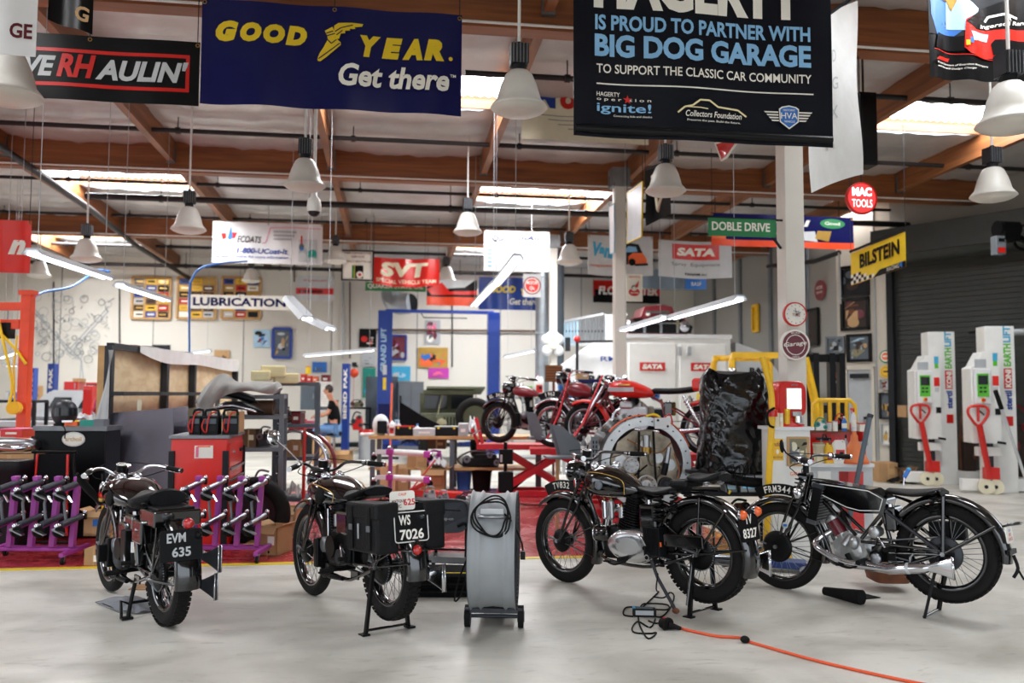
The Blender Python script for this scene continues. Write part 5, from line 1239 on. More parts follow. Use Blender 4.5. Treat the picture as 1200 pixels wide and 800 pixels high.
def item(kind,label,x0,y0,x1,y1,D,mat,mat2='paper',depth=None,rz=None,name=None,category=None,group=None,seed=0):
 b,w,h=pb(x0,y0,x1,y1,D);dp=depth or w*.8;rz=RY if rz is None else rz
 nm=name or{'carton':'cardboard_box','opencarton':'cardboard_box','box':'storage_box','bottle':'bottle','spray':'spray_bottle','can':'tin_can','jug':'oil_jug','rag':'rag','tire':'tire','case':'tool_case','bin':'bin','engine':'engine_part','roll':'roll','tray':'tray'}[kind]
 b=b+V((math.sin(YAW),math.cos(YAW),0))*(dp/2)
 rt=thing(nm,label,category or{'carton':'box','opencarton':'box','box':'box','spray':'bottle','can':'can','jug':'bottle','case':'case','engine':'engine part'}.get(kind,kind),tuple(b),rz,group)
 mb=MB()
 if kind in('carton','opencarton'):
  if kind=='carton':mb.box((0,0,h/2),(w,dp,h),mat)
  else:
   t=.006
   for s_ in(-1,1):mb.box((s_*(w/2-t),0,h/2),(t*2,dp,h),mat);mb.box((0,s_*(dp/2-t),h/2),(w,t*2,h),mat)
   mb.box((0,0,.01),(w,dp,.02),mat)
  mb.build('carton_body',rt)
  if kind=='opencarton':
   for s_ in(-1,1):
    m=MB();m.box((s_*(w/2+w*.13),0,h+w*.08),(w*.32,dp*.96,.008),mat,(0,-s_*.5,0));m.build('flap',rt)
   m=MB();m.box((0,-dp/2-dp*.12,h-.02),(w*.95,dp*.3,.008),mat,(.9,0,0));m.build('flap',rt)
  m=MB();m.box((w*.18,-dp/2-.002,h*.55),(w*.34,.003,h*.3),mat2);m.build('paper_label',rt)
  m=MB();m.box((0,-dp/2-.001,h/2),(w*.08,.003,h*.98),'tan');m.build('tape',rt)
 elif kind=='box':
  mb.box((0,0,h*.42),(w,dp,h*.84),mat);mb.build('box_body',rt,bevel=min(w,h)*.06)
  m=MB();m.box((0,0,h*.92),(w*1.03,dp*1.03,h*.16),mat2);m.build('lid',rt,bevel=min(w,h)*.04)
  m=MB();m.box((0,-dp/2-.004,h*.45),(w*.5,.006,h*.25),'paper');m.build('paper_label',rt)
 elif kind in('bottle','spray'):
  r=w/2;mb.lathe([(.001,0),(r*.92,0),(r,h*.04),(r,h*.62),(r*.75,h*.74),(r*.32,h*.82),(r*.32,h*.88)],(0,0,0),(0,0,1),mat,20);mb.build('bottle_body',rt)
  m=MB();m.lathe([(r*.4,h*.86),(r*.42,h*.98),(.001,h*1.0)],(0,0,0),(0,0,1),mat2,14)
  if kind=='spray':m.box((-r*.5,0,h*1.0),(r*1.6,r*.5,h*.1),mat2);m.box((-r*.8,0,h*.88),(r*.2,r*.3,h*.14),mat2)
  m.build('cap' if kind=='bottle' else 'spray_head',rt)
  m=MB();m.lathe([(r*1.01,h*.2),(r*1.01,h*.52)],(0,0,0),(0,0,1),'paper' if mat!='paper' else 'red_paint',20);m.build('wrap_label',rt)
 elif kind=='can':
  r=w/2;mb.cyl((0,0,0),(0,0,h*.94),r,mat,n=22);mb.build('can_body',rt)
  m=MB();m.lathe([(.001,h*.95),(r*.9,h*.95),(r,h),(r*1.03,h*.96),(r*1.02,h*.9)],(0,0,0),(0,0,1),mat2,22);m.build('lid',rt)
 elif kind=='jug':
  d2=dp/2;w2=w/2
  rings=[]
  for z,sx in((0,.95),(.05,1),(.62,1),(.78,.85),(.88,.4),(.94,.22)):rings.append([V((-w2*.15*(1-sx)*2+w2*sx*math.copysign(abs(math.cos(a))**.5,math.cos(a)),d2*min(1,sx*1.1)*math.copysign(abs(math.sin(a))**.5,math.sin(a)),z*h))for a in[2*PI*i/20 for i in range(20)]])
  mb.loft(rings,mat);mb.build('jug_body',rt)
  m=MB();m.cyl((-w2*.26,0,h*.92),(-w2*.26,0,h),w*.14,mat2,n=14);m.build('cap',rt)
  m=MB();m.tube([(w2*.1,0,h*.86),(w2*.7,0,h*.88),(w2*.85,0,h*.7)],w*.07,mat,8,k=3);m.build('handle',rt)
  m=MB();m.box((0,-d2-.002,h*.35),(w*.62,.004,h*.38),'red_paint' if mat!='red_paint' else 'paper');m.box((w*.08,-d2-.004,h*.40),(w*.28,.004,h*.12),'dark_grey');m.build('printed_label',rt)
 elif kind=='rag':
  rn=random.Random(seed+int(x0));ph=[rn.uniform(0,6)for _ in range(6)]
  def f(u,v):
   a=(u-.5)*2;c=(v-.5)*2;e=max(0,1-(a*a+c*c)*.55)
   z=h*(.15+.85*e)*(.72+.28*math.sin(5*a+ph[0])*math.cos(4*c+ph[1]))+h*.08*math.sin(13*a+ph[2]+5*c)
   return V((a*w/2*(1+.08*math.sin(4*c+ph[3])),c*dp/2*(1+.08*math.sin(5*a+ph[4])),max(z*(1 if e>.1 else.4),.004)))
  mb.grid(f,26,20,mat);o=mb.build('cloth',rt)
  m=MB();m.tube([f(i/20,.0)+V((0,0,.003))for i in range(21)],.004,mat2 if mat2!='paper' else mat,5);m.build('hem',rt)
 elif kind=='tire':
  R=h/2;mb.torus((0,0,R),(0,1,0),R*.8,R*.22,mat,40,12,flat=dp/(R*.44));mb.build('tire_body',rt)
  m=MB();m.lathe([(.01,-.02),(R*.2,-.03),(R*.5,0),(R*.58,-.03),(R*.62,-.03)],(0,0,R),(0,1,0),mat2,30);m.build('wheel_disc',rt)
 elif kind=='case':
  mb.box((0,0,h*.4),(w,dp,h*.8),mat);mb.build('case_body',rt,bevel=min(w,h)*.1)
  m=MB();m.box((0,0,h*.84),(w,dp,h*.1),mat2);m.build('lid',rt,bevel=min(w,h)*.03)
  m=MB();m.tube([(-w*.15,-dp*.3,h*.88),(-w*.12,-dp*.3,h),(w*.12,-dp*.3,h),(w*.15,-dp*.3,h*.88)],max(h*.03,.005),'dark_grey',6);m.build('handle',rt)
  for s_ in(-1,1):m=MB();m.box((s_*w*.33,-dp/2-.004,h*.74),(w*.09,.01,h*.2),'bright_yellow' if mat=='black_plastic' else 'dull_steel');m.build('latch',rt)
 elif kind=='bin':
  rings=[]
  for z,s_ in((0,.82),(.02,.84),(h*.9,1),(h*.9,1.05),(h,1.05)):rings.append([V((w/2*s_*math.copysign(abs(math.cos(a))**.4,math.cos(a)),dp/2*s_*math.copysign(abs(math.sin(a))**.4,math.sin(a)),z))for a in[2*PI*i/24 for i in range(24)]])
  mb.loft(rings,mat);mb.build('bin_body',rt)
  m=MB();m.lathe([(.01,0),(.01,.01)],(0,0,h*.9),(0,0,1),mat2,6);m.box((0,0,h+.006),(w*.98,dp*.98,.012),mat2);m.build('lid',rt)
 elif kind=='engine':
  mb.box((0,0,h*.3),(w*.8,dp*.7,h*.5),mat);mb.box((w*.1,0,h*.6),(w*.5,dp*.5,h*.3),mat);eb=mb.build('casting',rt,bevel=min(w,h)*.08)
  for i,(a,c,r_)in enumerate(((-.3,.5,.22),(.2,.72,.16),(.35,.3,.18))):m=MB();m.cyl((a*w,-dp*.42,c*h),(a*w,-dp*.2,c*h),r_*min(w,h),mat2,n=18);m.cyl((a*w,-dp*.47,c*h),(a*w,-dp*.42,c*h),r_*.4*min(w,h),'dark_steel',n=12);m.build('pulley',rt)
  m=MB();m.tube([(-w*.4,0,h*.1),(-w*.5,-dp*.1,h*.5),(-w*.2,-dp*.2,h*.95),(w*.3,-dp*.1,h*.9)],min(w,h)*.06,mat2,8,k=4);m.build('pipe',rt)
 elif kind=='roll':
  mb.cyl((-w/2,0,h/2),(w/2,0,h/2),h/2,mat,n=20);mb.build('roll_body',rt)
  m=MB();m.cyl((-w/2-.004,0,h/2),(w/2+.004,0,h/2),h*.18,mat2,n=12);m.build('core',rt)
 elif kind=='tray':
  mb.box((0,0,.01),(w,dp,.02),mat)
  for s_ in(-1,1):mb.box((s_*w/2,0,h/2),(.012,dp,h),mat);mb.box((0,s_*dp/2,h/2),(w,.012,h),mat)
  mb.build('tray_body',rt)
  rn=random.Random(int(x0*7))
  m=MB()
  for i in range(6):m.cyl((rn.uniform(-.4,.4)*w,rn.uniform(-.3,.3)*dp,h*.5),(rn.uniform(-.4,.4)*w,rn.uniform(-.3,.3)*dp,h*.8),h*.12,mat2,n=8)
  m.build('loose_parts',rt)['kind']='stuff'
 return rt
def caster(root,p,r=.04,name='caster',wm='black_rubber',fm='chrome',rot=0.0,sub=None):
 mb=MB();p=V(p);c,s_=math.cos(rot),math.sin(rot);ax=V((c,s_,0));f=V((-s_,c,0))
 mb.cyl(p-ax*r*.35,p+ax*r*.35,r,wm,n=20);mb.cyl(p-ax*r*.38,p+ax*r*.38,r*.4,'dull_steel',n=12)
 for q in(-1,1):mb.beam(p+ax*(q*r*.5),p+ax*(q*r*.5)+V((0,0,r*1.3))+f*r*.4,r*.9,r*.12,fm,up=tuple(ax))
 mb.box(p+V((0,0,r*1.3))+f*r*.4,(r*1.4,r*1.4,r*.2),fm,(0,0,rot));mb.cyl(p+V((0,0,r*1.3))+f*r*.4,p+V((0,0,r*1.7))+f*r*.4,r*.35,fm,n=10)
 return mb.build(name,root)
def wheel_dolly(px,D,label,group,roller,zb,first=None):
 p=at(px,600,D);loc=(p.x,p.y,zb)
 if first:return dup(first,loc,first.rotation_euler[2],label,group)
 rt=thing('wheel_dolly',label,'wheel dolly',loc,.0,group);h=.60
 mb=MB();mb.beam((-.015,0,0),(.015,0,h),.075,.044,'purple',up=(1,0,0));mb.box((.015,-.0,h+.01),(.05,.085,.03),'purple');mb.build('upright',rt,bevel=.004)
 for z in(h-.05,h-.36):
  mb=MB();mb.beam((.0,.03,z),(-.085,-.17,z-.05),.04,.045,'purple');ar=mb.build('arm',rt,bevel=.004)
  mb=MB();mb.cyl((.045,.03,z+.025),(-.05,-.17,z-.02),.026,roller,n=16);mb.cyl((.055,.05,z+.03),(-.06,-.19,z-.025),.01,'chrome',n=8);mb.build('roller',ar)
  mb=MB();c=V((-.06,-.2,z-.08));mb.cyl(c-V((.015,-.02,0)),c+V((.015,-.02,0)),.046,'black_rubber',n=22);mb.cyl(c-V((.018,-.02,0)),c+V((.018,-.02,0)),.014,'steel',n=10)
  mb.beam(c+V((-.04,-.03,.03)),c+V((.07,-.045,-.02)),.05,.012,'steel');mb.ball(c+V((-.02,.01,.05)),.027,'chrome',12,8);mb.build('caster',ar)
  mb=MB();c=V((.055,.09,z+.02));mb.cyl(c-V((.013,0,0)),c+V((.013,0,0)),.034,'black_rubber',n=20);mb.ball(c+V((0,0,.03)),.022,'chrome',10,6);mb.build('caster',rt)
 mb=MB();mb.tube([(-.035,-.1,h-.14),(-.055,-.11,h-.2),(-.04,-.1,h-.36)],.012,'mid_grey',8,k=2);mb.beam((-.03,-.11,h-.13),(.02,-.15,h-.19),.016,.008,'chrome');mb.build('pedal_lever',rt)
 return rt
def dolly_rack(px0,px1,D,label,names,roller,group,posts):
 a=at(px0,600,D);b=at(px1,600,D);rt=thing('dolly_rack',label,'rack',((a.x+b.x)/2,(a.y+b.y)/2,0),math.atan2(b.y-a.y,b.x-a.x))
 w=(b-a).length;mb=MB();mb.box((0,0,.095),(w,.04,.026),'purple');mb.box((0,.12,.095),(w,.03,.02),'purple')
 for s_ in(-1,1):mb.beam((s_*w/2,.2,.10),(s_*w/2-.02,-.24,.085),.04,.035,'purple')
 mb.build('base_rail',rt,bevel=.003)
 for s_ in(-1,1):
  for y in(-.22,.18):caster(rt,(s_*w/2-.01,y,.033),.032,fm='steel')
 f=None
 for i,(px,lb)in enumerate(zip(posts,names)):
  t=wheel_dolly(px,D,lb,group,roller,.12,f);f=f or t
 return rt
dolly_rack(-4,92,7.75,'purple rack for wheel dollies in front of the black cabinet',['purple wheel dolly on the left rack, nearest the left edge of the photo','purple wheel dolly on the left rack, second from the left edge','purple wheel dolly on the left rack, third from the left edge','purple wheel dolly on the left rack, at its cardboard box end'],'grey_plastic','wheel dollies on the left rack',(15,40,65,88))
dolly_rack(222,312,7.85,'purple rack for wheel dollies in front of the red tool cabinet',['purple wheel dolly on the right rack, behind the rear seat of the EVM 635 motorcycle','purple wheel dolly on the right rack, second from that motorcycle','purple wheel dolly on the right rack, third from that motorcycle','purple wheel dolly on the right rack, at the big black tire end'],'steel','wheel dollies on the right rack',(230,255,280,304))
b,w,h=pb(37,499,122,646,8.9);b.z=0;h=at(80,499,8.9).z
rt=thing('cabinet','tall black cabinet with grey top and white oval sticker','cabinet',(b.x,b.y+.18,0),RY)
mb=MB();mb.box((0,0,(h-.05)/2),(w,.34,h-.05),'vinyl_black');mb.build('body',rt,bevel=.01)
mb=MB();mb.box((0,0,h-.025),(w+.02,.36,.05),'dull_steel');mb.build('top',rt)
s=Sheet(.24,.15,0);s.disc(.12,.075,.12,'paper',.075);s.disc(.12,.075,.115,'grey_white',.07);s.disc(.12,.075,.108,'paper',.064);s.text('archoil',.12,.055,.045,'gold',w=.17,bold=.03);o=s.mb.build('sticker',rt)
p=at(84,524,8.9);o.location=((84-79.5)/1000*8.9,-.172,at(84,523,8.9).z)
cab_top=h
p=at(62,499,8.7);rt=thing('motorcycle_helmet','dark chrome full face helmet on the black cabinet','helmet',(p.x,p.y+.3,cab_top),.5)
mb=MB();rings=[]
for i in range(15):
 t=PI*i/14;z=-math.cos(t);q=math.sin(t)**.8 if 0<i<14 else.02
 rings.append([V((.125*q*math.cos(a),(.155 if math.sin(a)<0 else.14)*q*math.sin(a),.135+.135*z))for a in[2*PI*j/28 for j in range(28)]])
mb.loft(rings,'dark_steel',True,False);mb.build('shell',rt)
mb=MB();mb.grid(lambda u,v:V((.117*math.sin((u-.5)*2.2)*1.05,-.163*math.cos((u-.5)*1.9)-.0,.10+v*.08+.01*math.cos((u-.5)*3))),16,4,'dark_glass');mb.build('visor',rt)
mb=MB();mb.torus((0,.0,.012),(0,0,1),.085,.016,'black_rubber',28,8);mb.tube([(-.05,-.13,.01),(-.04,-.3,-.02),(-.038,-.305,-.12)],.006,'black_cloth',6,k=3);mb.build('chin_strap',rt)
mb=MB();mb.box((0,-.168,.05),(.1,.01,.02),'chrome');mb.build('chin_vent',rt)
for lb,bx,m1,m2,kd in(('small orange and green parts tray on the black cabinet beside the helmet',(76,493,90,498),'orange','green','tray'),('teal parts tray at the right end of the black cabinet',(94,491,110,498),'teal','vinyl_black','tray'),('dark parts tray by the plywood rack on the black cabinet',(110,490,122,498),'mid_grey','cyan','tray'),('small yellow capped bottle among the trays on the black cabinet',(84,485,90,493),'bright_yellow','red_paint','bottle')):
 t=item(kd,lb,*bx,8.9,m1,m2,.1);t.location.z=cab_top
item('rag','crumpled white plastic bag behind the helmet on the black cabinet',80,472,112,488,9.3,'white_cloth','pale_blue',.3).location.z=cab_top
item('rag','crumpled red cloth beside the plywood rack',105,445,116,486,9.4,'pink','red_paint',.2).location.z=cab_top
b,w,h=pb(30,527,88,655,8.35);b.z=0;h=at(60,527,8.35).z
rt=thing('folding_creeper','folded mechanic creeper with black cloth bed and red edges before the black cabinet','creeper',tuple(b),RY)
mb=MB()
for s_ in(-1,1):mb.tube([(s_*w*.42,0,.02),(s_*w*.5,-.03,h*.55),(s_*w*.40,0,h*.86),(s_*w*.42,.02,h)],.014,'black_metal',8,k=3)
for z in(h*.98,h*.45,.05):mb.tube([(-w*.46,0,z),(w*.46,0,z)],.014,'black_metal',8)
mb.build('tube_frame',rt)
mb=MB();mb.grid(lambda u,v:V(((u-.5)*w*.62*(1.0+.1*(1-v)),-.02-.02*math.sin(v*PI),.12+v*(h-.16))),8,8,'black_cloth',True,.02,(0,1,0));mb.build('cloth_bed',rt)
for s_ in(-1,1):mb=MB();mb.tube([(s_*w*.345,-.03,.12),(s_*w*.33,-.045,h*.5),(s_*w*.31,-.03,h-.04)],.013,'red_paint',6);mb.build('red_piping',rt)
for s_ in(-1,1):mb=MB();mb.cyl((s_*w*.5,-.05,h*.68),(s_*w*.5,.0,h*.68),.03,'maroon',n=16);mb.build('knob',rt)
item('carton','brown cardboard box with a blue sticker under the silver exhaust at the left edge',-22,532,37,612,8.7,'cardboard','pale_blue',.5)
item('carton','brown carton on the floor at the left edge, under the upper carton',-22,612,37,638,8.7,'dark_cardboard','paper',.5).location.z=0
item('bin','dark grey bin at the left edge behind the purple dolly rack',-30,542,19,650,8.1,'dark_grey','vinyl_black',.35)
p=at(12,521,8.7);rt=thing('exhaust_muffler','polished oval exhaust muffler lying on the cardboard box at the left edge','muffler',(p.x,p.y+.15,at(10,532,8.7).z),RY)
mb=MB();mb.loft([[V((x,.1*r*math.cos(a),.085+.07*r*math.sin(a)))for a in[2*PI*i/20 for i in range(20)]]for x,r in((-.3,.6),(-.28,.95),(-.1,1),(.12,1),(.2,.85),(.22,.6))],'steel');mb.build('muffler_body',rt)
mb=MB();mb.tube([(-.4,-.13,.06),(-.1,-.14,.07),(.1,-.12,.06),(.19,-.02,.08)],.035,'chrome',12,k=4);mb.build('pipe',rt)
item('box','red storage box behind the silver muffler at the left edge',0,502,26,512,9.6,'red_paint','pink',.3)
p=at(27,500,10.8);rt=thing('engine_hoist','tall orange steel hoist with yellow straps at the left edge','hoist',(p.x,p.y,0),RY)
ht=at(27,345,10.8).z;mb=MB();mb.box((0,0,ht/2),(.125,.12,ht),'orange_paint');mb.build('post',rt,bevel=.006)
for y_,wd in((352,.10),(373,.12)):
 z=at(27,y_+7,10.8).z;mb=MB();mb.box((-.35,0,z),(.7 if y_<360 else.55,.1,wd),'orange_paint');mb.build('arm',rt,bevel=.006)
mb=MB();mb.box((0,0,ht+.02),(.18,.14,.06),'orange_paint');mb.build('top_cap',rt)
mb=MB();z=at(5,392,10.8).z;mb.box((-.25,0,z+.05),(.14,.12,.2),'black_metal');mb.cyl((-.25,0,z+.1),(-.25,0,z+.4),.01,'steel');mb.build('chain_hoist',rt)
for pts in([(-.32,-.1,2.45),(-.2,-.1,2.0),(-.1,-.1,1.6),(-.13,-.1,1.35)],[(-.35,-.08,2.3),(-.1,-.08,2.05),(.05,-.08,1.85)]):
 mb=MB();mb.tube(pts,.018,'bright_yellow',6,k=3);mb.build('strap',rt)
mb=MB();mb.box((0,0,.03),(.5,.9,.06),'orange_paint');mb.build('base',rt)
item('carton','small brown carton with a white label by the EVM 635 front wheel',98,643,120,668,7.5,'cardboard','paper',.22)
item('opencarton','taller open carton with blue edging behind the small brown carton',97,615,118,643,7.9,'tan','mid_blue',.2).location.z=.19
rt=thing('plank','yellow painted plank leaning beside the left dolly rack','plank',tuple(fl(116,655)),0)
mb=MB();mb.beam((0,.3,0.02),(-.12,.45,.62),.07,.03,'hoist_yellow');mb.build('board',rt)
mb=MB();mb.box((-.02,.322,.12),(.072,.032,.02),'dark_grey');mb.build('strap',rt)
A=at(129,405,9.4);Bk=at(276,433,14.6);zt=A.z;A.z=0;Bk.z=0;dr=(Bk-A);Ls=dr.length;an=math.atan2(dr.y,dr.x)
rt=thing('plywood_rack','long steel framed plywood rack with a white cloth over its top','rack',tuple(A),an)
mb=MB()
for x in(0,Ls*.34,Ls*.56,Ls):mb.box((x,0,zt/2),(.09,.08,zt),'dark_steel')
mb.box((Ls/2,0,zt),(Ls,.08,.07),'dark_steel');mb.box((Ls/2,0,.1),(Ls,.08,.07),'dark_steel');mb.box((Ls/2,.7,.1),(Ls,.08,.07),'dark_steel')
mb.build('steel_frame',rt,bevel=.004)
mb=MB();mb.box((Ls/2,.06,(zt+.15)/2),(Ls,.02,zt-.2),'plywood');mb.build('plywood_panel',rt)
mb=MB();mb.box((-.03,.05,zt/2),(.02,.12,zt),'wood');mb.build('edge_strip',rt)
zr=at(129,461,9.4).z;mb=MB()
for i in range(3):mb.box((Ls*.35,-.08-.05*i,zr),(Ls*.74,.045,.045),'dark_steel')
mb.build('tube_rail',rt)
mb=MB();mb.box((.25,-.24,zr-.13),(.13,.006,.12),'cream');mb.build('paper_tag',rt)
mb=MB();mb.grid(lambda u,v:V((Ls*.14+u*Ls*.86,-.06-.015*math.sin(u*17)*v,zt+.045-v*(.08+.10*(1-math.exp(-u*8))+.02*math.sin(u*9)))),40,5,'white_cloth',True,.006,(0,1,0))
mb.grid(lambda u,v:V((Ls*.14+u*Ls*.86,-.06+v*.2,zt+.045+.01*math.sin(u*20+v*3))),40,3,'white_cloth');o=mb.build('dust_cloth',None);o.location=rt.location;o.rotation_euler=rt.rotation_euler;tag(o,'long white dust cloth draped over the top of the plywood rack','cloth')
mb=MB();mb.grid(lambda u,v:V((-.05-u*.30*(1-v)-.01*math.sin(v*7),.02+u*.2+.03*math.sin(u*9),zt-.05-(1-v)*.95)),10,12,'plastic_sheet');mb.grid(lambda u,v:V((-.03-u*.16*(1-v),.0+u*.1,zt-.05-(1-v)*.98)),10,12,'plastic_sheet')
o=mb.build('plastic_sheet',None);o.location=V(A)+V((.08,-.14,0));tag(o,'translucent plastic sheet hanging off the left end of the plywood rack','sheet')
for k_,(x0,x1,xt,y0,D,mt,lb)in enumerate(((142,205,-.25,480,9.1,'sheet_steel','dark steel sheet leaning nearest on the plywood rack'),(170,222,-.3,478,9.4,'sheet_steel','violet grey metal sheet leaning behind the first steel sheet'),(205,240,-.25,478,9.8,'khaki','clear plastic covered sheet leaning at the right of the metal sheets'))):
 b0_=at(x0,600,D);b1_=at(x1,600,D);t0=at(x0-14+4*k_,y0+4,D+.35);t1=at(x1-2,y0-2,D+.35);b0_.z=.02;b1_.z=.02
 c=(b0_+b1_)/2;n_=(b1_-b0_).cross(t0-b0_).normalized()*.006
 mb=MB();q=[b0_-c,b1_-c,t1-c,t0-c];mb.add([p+n_ for p in q]+[p-n_ for p in q],[(0,1,2,3),(7,6,5,4),(0,4,5,1),(1,5,6,2),(2,6,7,3),(3,7,4,0)],mt)
 single(mb,'metal_sheet' if k_<2 else 'covered_sheet',lb,'sheet',tuple(c))
c0=at(267,510,8.25);c0 .z=0;xd=V((c0 .x-at(205,510,8.3).x,0,0)).length
rt=thing('tool_cabinet','red steel tool cabinet with dark corner posts, its drawers facing right','cabinet',(c0 .x,c0 .y,0),.02)
w_,d_,h_=xd,.95,at(267,512,8.25).z
mb=MB();mb.box((-w_/2,d_/2,h_/2),(w_,d_,h_-.03),'bright_red');mb.build('body',rt,bevel=.008)
mb=MB();mb.box((-w_/2,d_/2,h_+.0),(w_+.04,d_+.04,.035),'dull_steel');mb.build('worktop',rt,bevel=.006)
for x,y in((-.015,.0),(-w_+.01,.0),(.005,d_-.02)):mb=MB();mb.box((x,y,h_/2-.05),(.055,.05,h_-.16),'dark_grey');mb.build('corner_post',rt,bevel=.006)
z=h_-.06
for i,dh in enumerate((.24,.11,.11,.11,.14,.18)):
 mb=MB();mb.box((.006,d_/2,z-dh/2),(.015,d_-.12,dh-.012),'bright_red');dw=mb.build('drawer',rt,bevel=.004)
 if i:mb=MB();mb.box((.022,d_/2,z-.014),(.02,d_-.14,.022),'steel');mb.build('drawer_pull',dw)
 else:mb=MB();mb.cyl((.01,d_*.3,z-.1),(.03,d_*.3,z-.1),.016,'steel',n=12);mb.box((.02,d_*.75,z-.1),(.02,.12,.03),'dark_grey');mb.build('lock',dw)
 z-=dh
mb=MB();mb.box((-w_*.42,-.003,h_-.14),(.17,.004,.12),'paper');mb.box((-w_*.42,-.006,h_-.09),(.12,.003,.012),'orange');mb.box((-w_*.42-.06,-.006,h_-.14),(.025,.003,.1),'pink');mb.build('warning_sticker',rt)
zc_=h_+.018
for i,(x,y,sx,lb)in enumerate(((-.30,.22,.11,'black jump starter with red cables at the left of the tool cabinet top'),(-.17,.2,.15,'black jump starter in the middle of the tool cabinet top'),(-.0,.24,.15,'black jump starter nearest the carton on the tool cabinet'))):
 q=rt.matrix_world if False else V((c0 .x+x-.02,c0 .y+y,zc_))
 t=thing('jump_starter',lb,'battery pack',tuple(q),.15*(i-1),'jump starters on the red tool cabinet')
 mb=MB();mb.box((0,0,.09),(sx,.2,.18),'black_plastic');mb.box((0,-.103,.13),(sx*.8,.006,.05),'slate_grey');mb.box((0,-.103,.06),(sx*.8,.006,.06),'dark_grey');mb.build('case_body',t,bevel=.012)
 mb=MB();mb.tube([(-sx*.4,0,.17),(-sx*.38,0,.235),(sx*.38,0,.235),(sx*.4,0,.17)],.014,'black_plastic',8,k=2);mb.build('handle',t)
 mb=MB();mb.tube([(-sx*.3,-.11,.15),(-sx*.45,-.13,.08),(-sx*.2,-.12,.02),(-sx*.1,-.12,.12),(0,-.1,.2),(sx*.3,-.05,.22)],.008,'red_paint',6,k=4);mb.build('cable',t)
t=item('carton','brown carton standing behind the jump starters on the tool cabinet',284,482,299,506,9.0,'cardboard','tan',.16);t.location.z=zc_;t.location=(c0 .x-.06,c0 .y+.74,zc_)
c0=at(324,600,9.6);c0 .z=0;hz_=at(324,461,9.6).z
def shelf_unit(name,label,loc,rz,w_,d_,h_,levels,mat,category='shelf',slat=False):
 rt=thing(name,label,category,loc,rz)
 for x in(-w_/2,w_/2):
  for y in(-d_/2,d_/2):mb=MB();mb.box((x,y,h_/2),(.05,.05,h_),mat);mb.build('leg',rt)
 for z in levels:mb=MB();mb.box((0,0,z),(w_+.04,d_+.04,.045),mat);mb.build('shelf_board',rt,bevel=.003)
 return rt
zl=[at(324,y,9.6).z for y in(465,489,527,585)]+[.12]
shelf_unit('steel_shelf','grey steel shelf unit loaded with parts right of the red tool cabinet',(c0 .x-.38,c0 .y+.35,0),.05,.78,.6,hz_,zl,'mid_grey')
def on_shelf(kind,label,x0,x1,hh,ly,dy,mat,mat2='paper',depth=.25):
 p=at((x0+x1)/2,500,9.6+dy);w=(x1-x0)/1000*(9.6+dy);t=item(kind,label,x0,500-hh*1000/(9.6+dy),x1,500,9.6+dy,mat,mat2,depth);t.location.z=zl[ly]+.023;return t
on_shelf('roll','brown rolled felt on the second shelf of the steel unit',288,318,.17,1,.1,'brown','dark_brown',.17)
on_shelf('engine','grey castings and pulleys on the third shelf of the steel unit',300,318,.24,2,.05,'dark_steel','steel')
on_shelf('carton','flat brown carton on the third shelf beside the castings',283,300,.2,2,.1,'dark_cardboard','cream')
on_shelf('engine','dark gearbox parts on the lower shelf of the steel unit',296,318,.3,3,.05,'black_metal','dull_steel')
on_shelf('rag','grey cloth bundle on the lower shelf by the front post',277,292,.18,3,.1,'rag_grey','mid_grey',.3)
on_shelf('can','red tin on the top shelf under the grey cover',309,318,.1,1,.2,'red_paint','yellow',.1).location.z+=.0
P=[at(232,470,9.0),at(247,444,9.1),at(266,440,9.3),at(290,449,9.4),at(318,446,9.4),at(330,452,9.4)]
rt=thing('dust_cover','grey cloth cover draped over the top of the steel shelf unit','cover',tuple(P[3]));c=P[3].copy()
top=cat(P,6);mb=MB();N=len(top)-1
bot=cat([at(230,472,9.0),at(240,482,9.0),at(262,464,9.2),at(290,458,9.3),at(318,462,9.3),at(331,456,9.3)],6)
def fcov(u,v):
 i=min(int(u*N),N-1);f=u*N-i;a=top[i].lerp(top[i+1],f);b=bot[i].lerp(bot[i+1],f)
 p=a.lerp(b,v);return p-c+V((0,-.10*math.sin(v*PI)-.02*math.sin(u*30+v*6),.02*math.sin(u*22+v*5)*(1-v)))
mb.grid(fcov,50,10,'grey_cloth',True,.02,(0,1,0));mb.build('cloth',rt)
mb=MB();mb.grid(lambda u,v:fcov(u*.3,1)+V((0,.02,-v*(.1-u*.06))),12,4,'grey_cloth',True,.01,(0,1,0));mb.build('hanging_flap',rt)
mb=MB();mb.tube([at(262,458,9.5)-c,at(290,466,9.5)-c,at(302,472,9.5)-c],.04,'vinyl_black',8,k=3,rs=[.05,.05,.01]);mb.build('bonnet_scoop',rt)
rt=thing('motorcycle_fairing','dark fairing panel with silver edge lying on the shelf under the grey cover','fairing',tuple(at(275,478,9.4)));mb=MB()
mb.loft([[V((x,.12*w__*math.cos(a),z+.05*w__*math.sin(a)))for a in[2*PI*i/14 for i in range(14)]]for x,z,w__ in((-.25,-.02,.3),(-.1,.03,.9),(.1,.03,1),(.25,-.02,.6),(.32,-.05,.2))],'vinyl_black');mb.build('panel',rt)
mb=MB();mb.tube([(-.22,-.09,.0),(0,-.12,.03),(.25,-.1,-.04)],.012,'chrome',8,k=3);mb.build('silver_edge',rt)
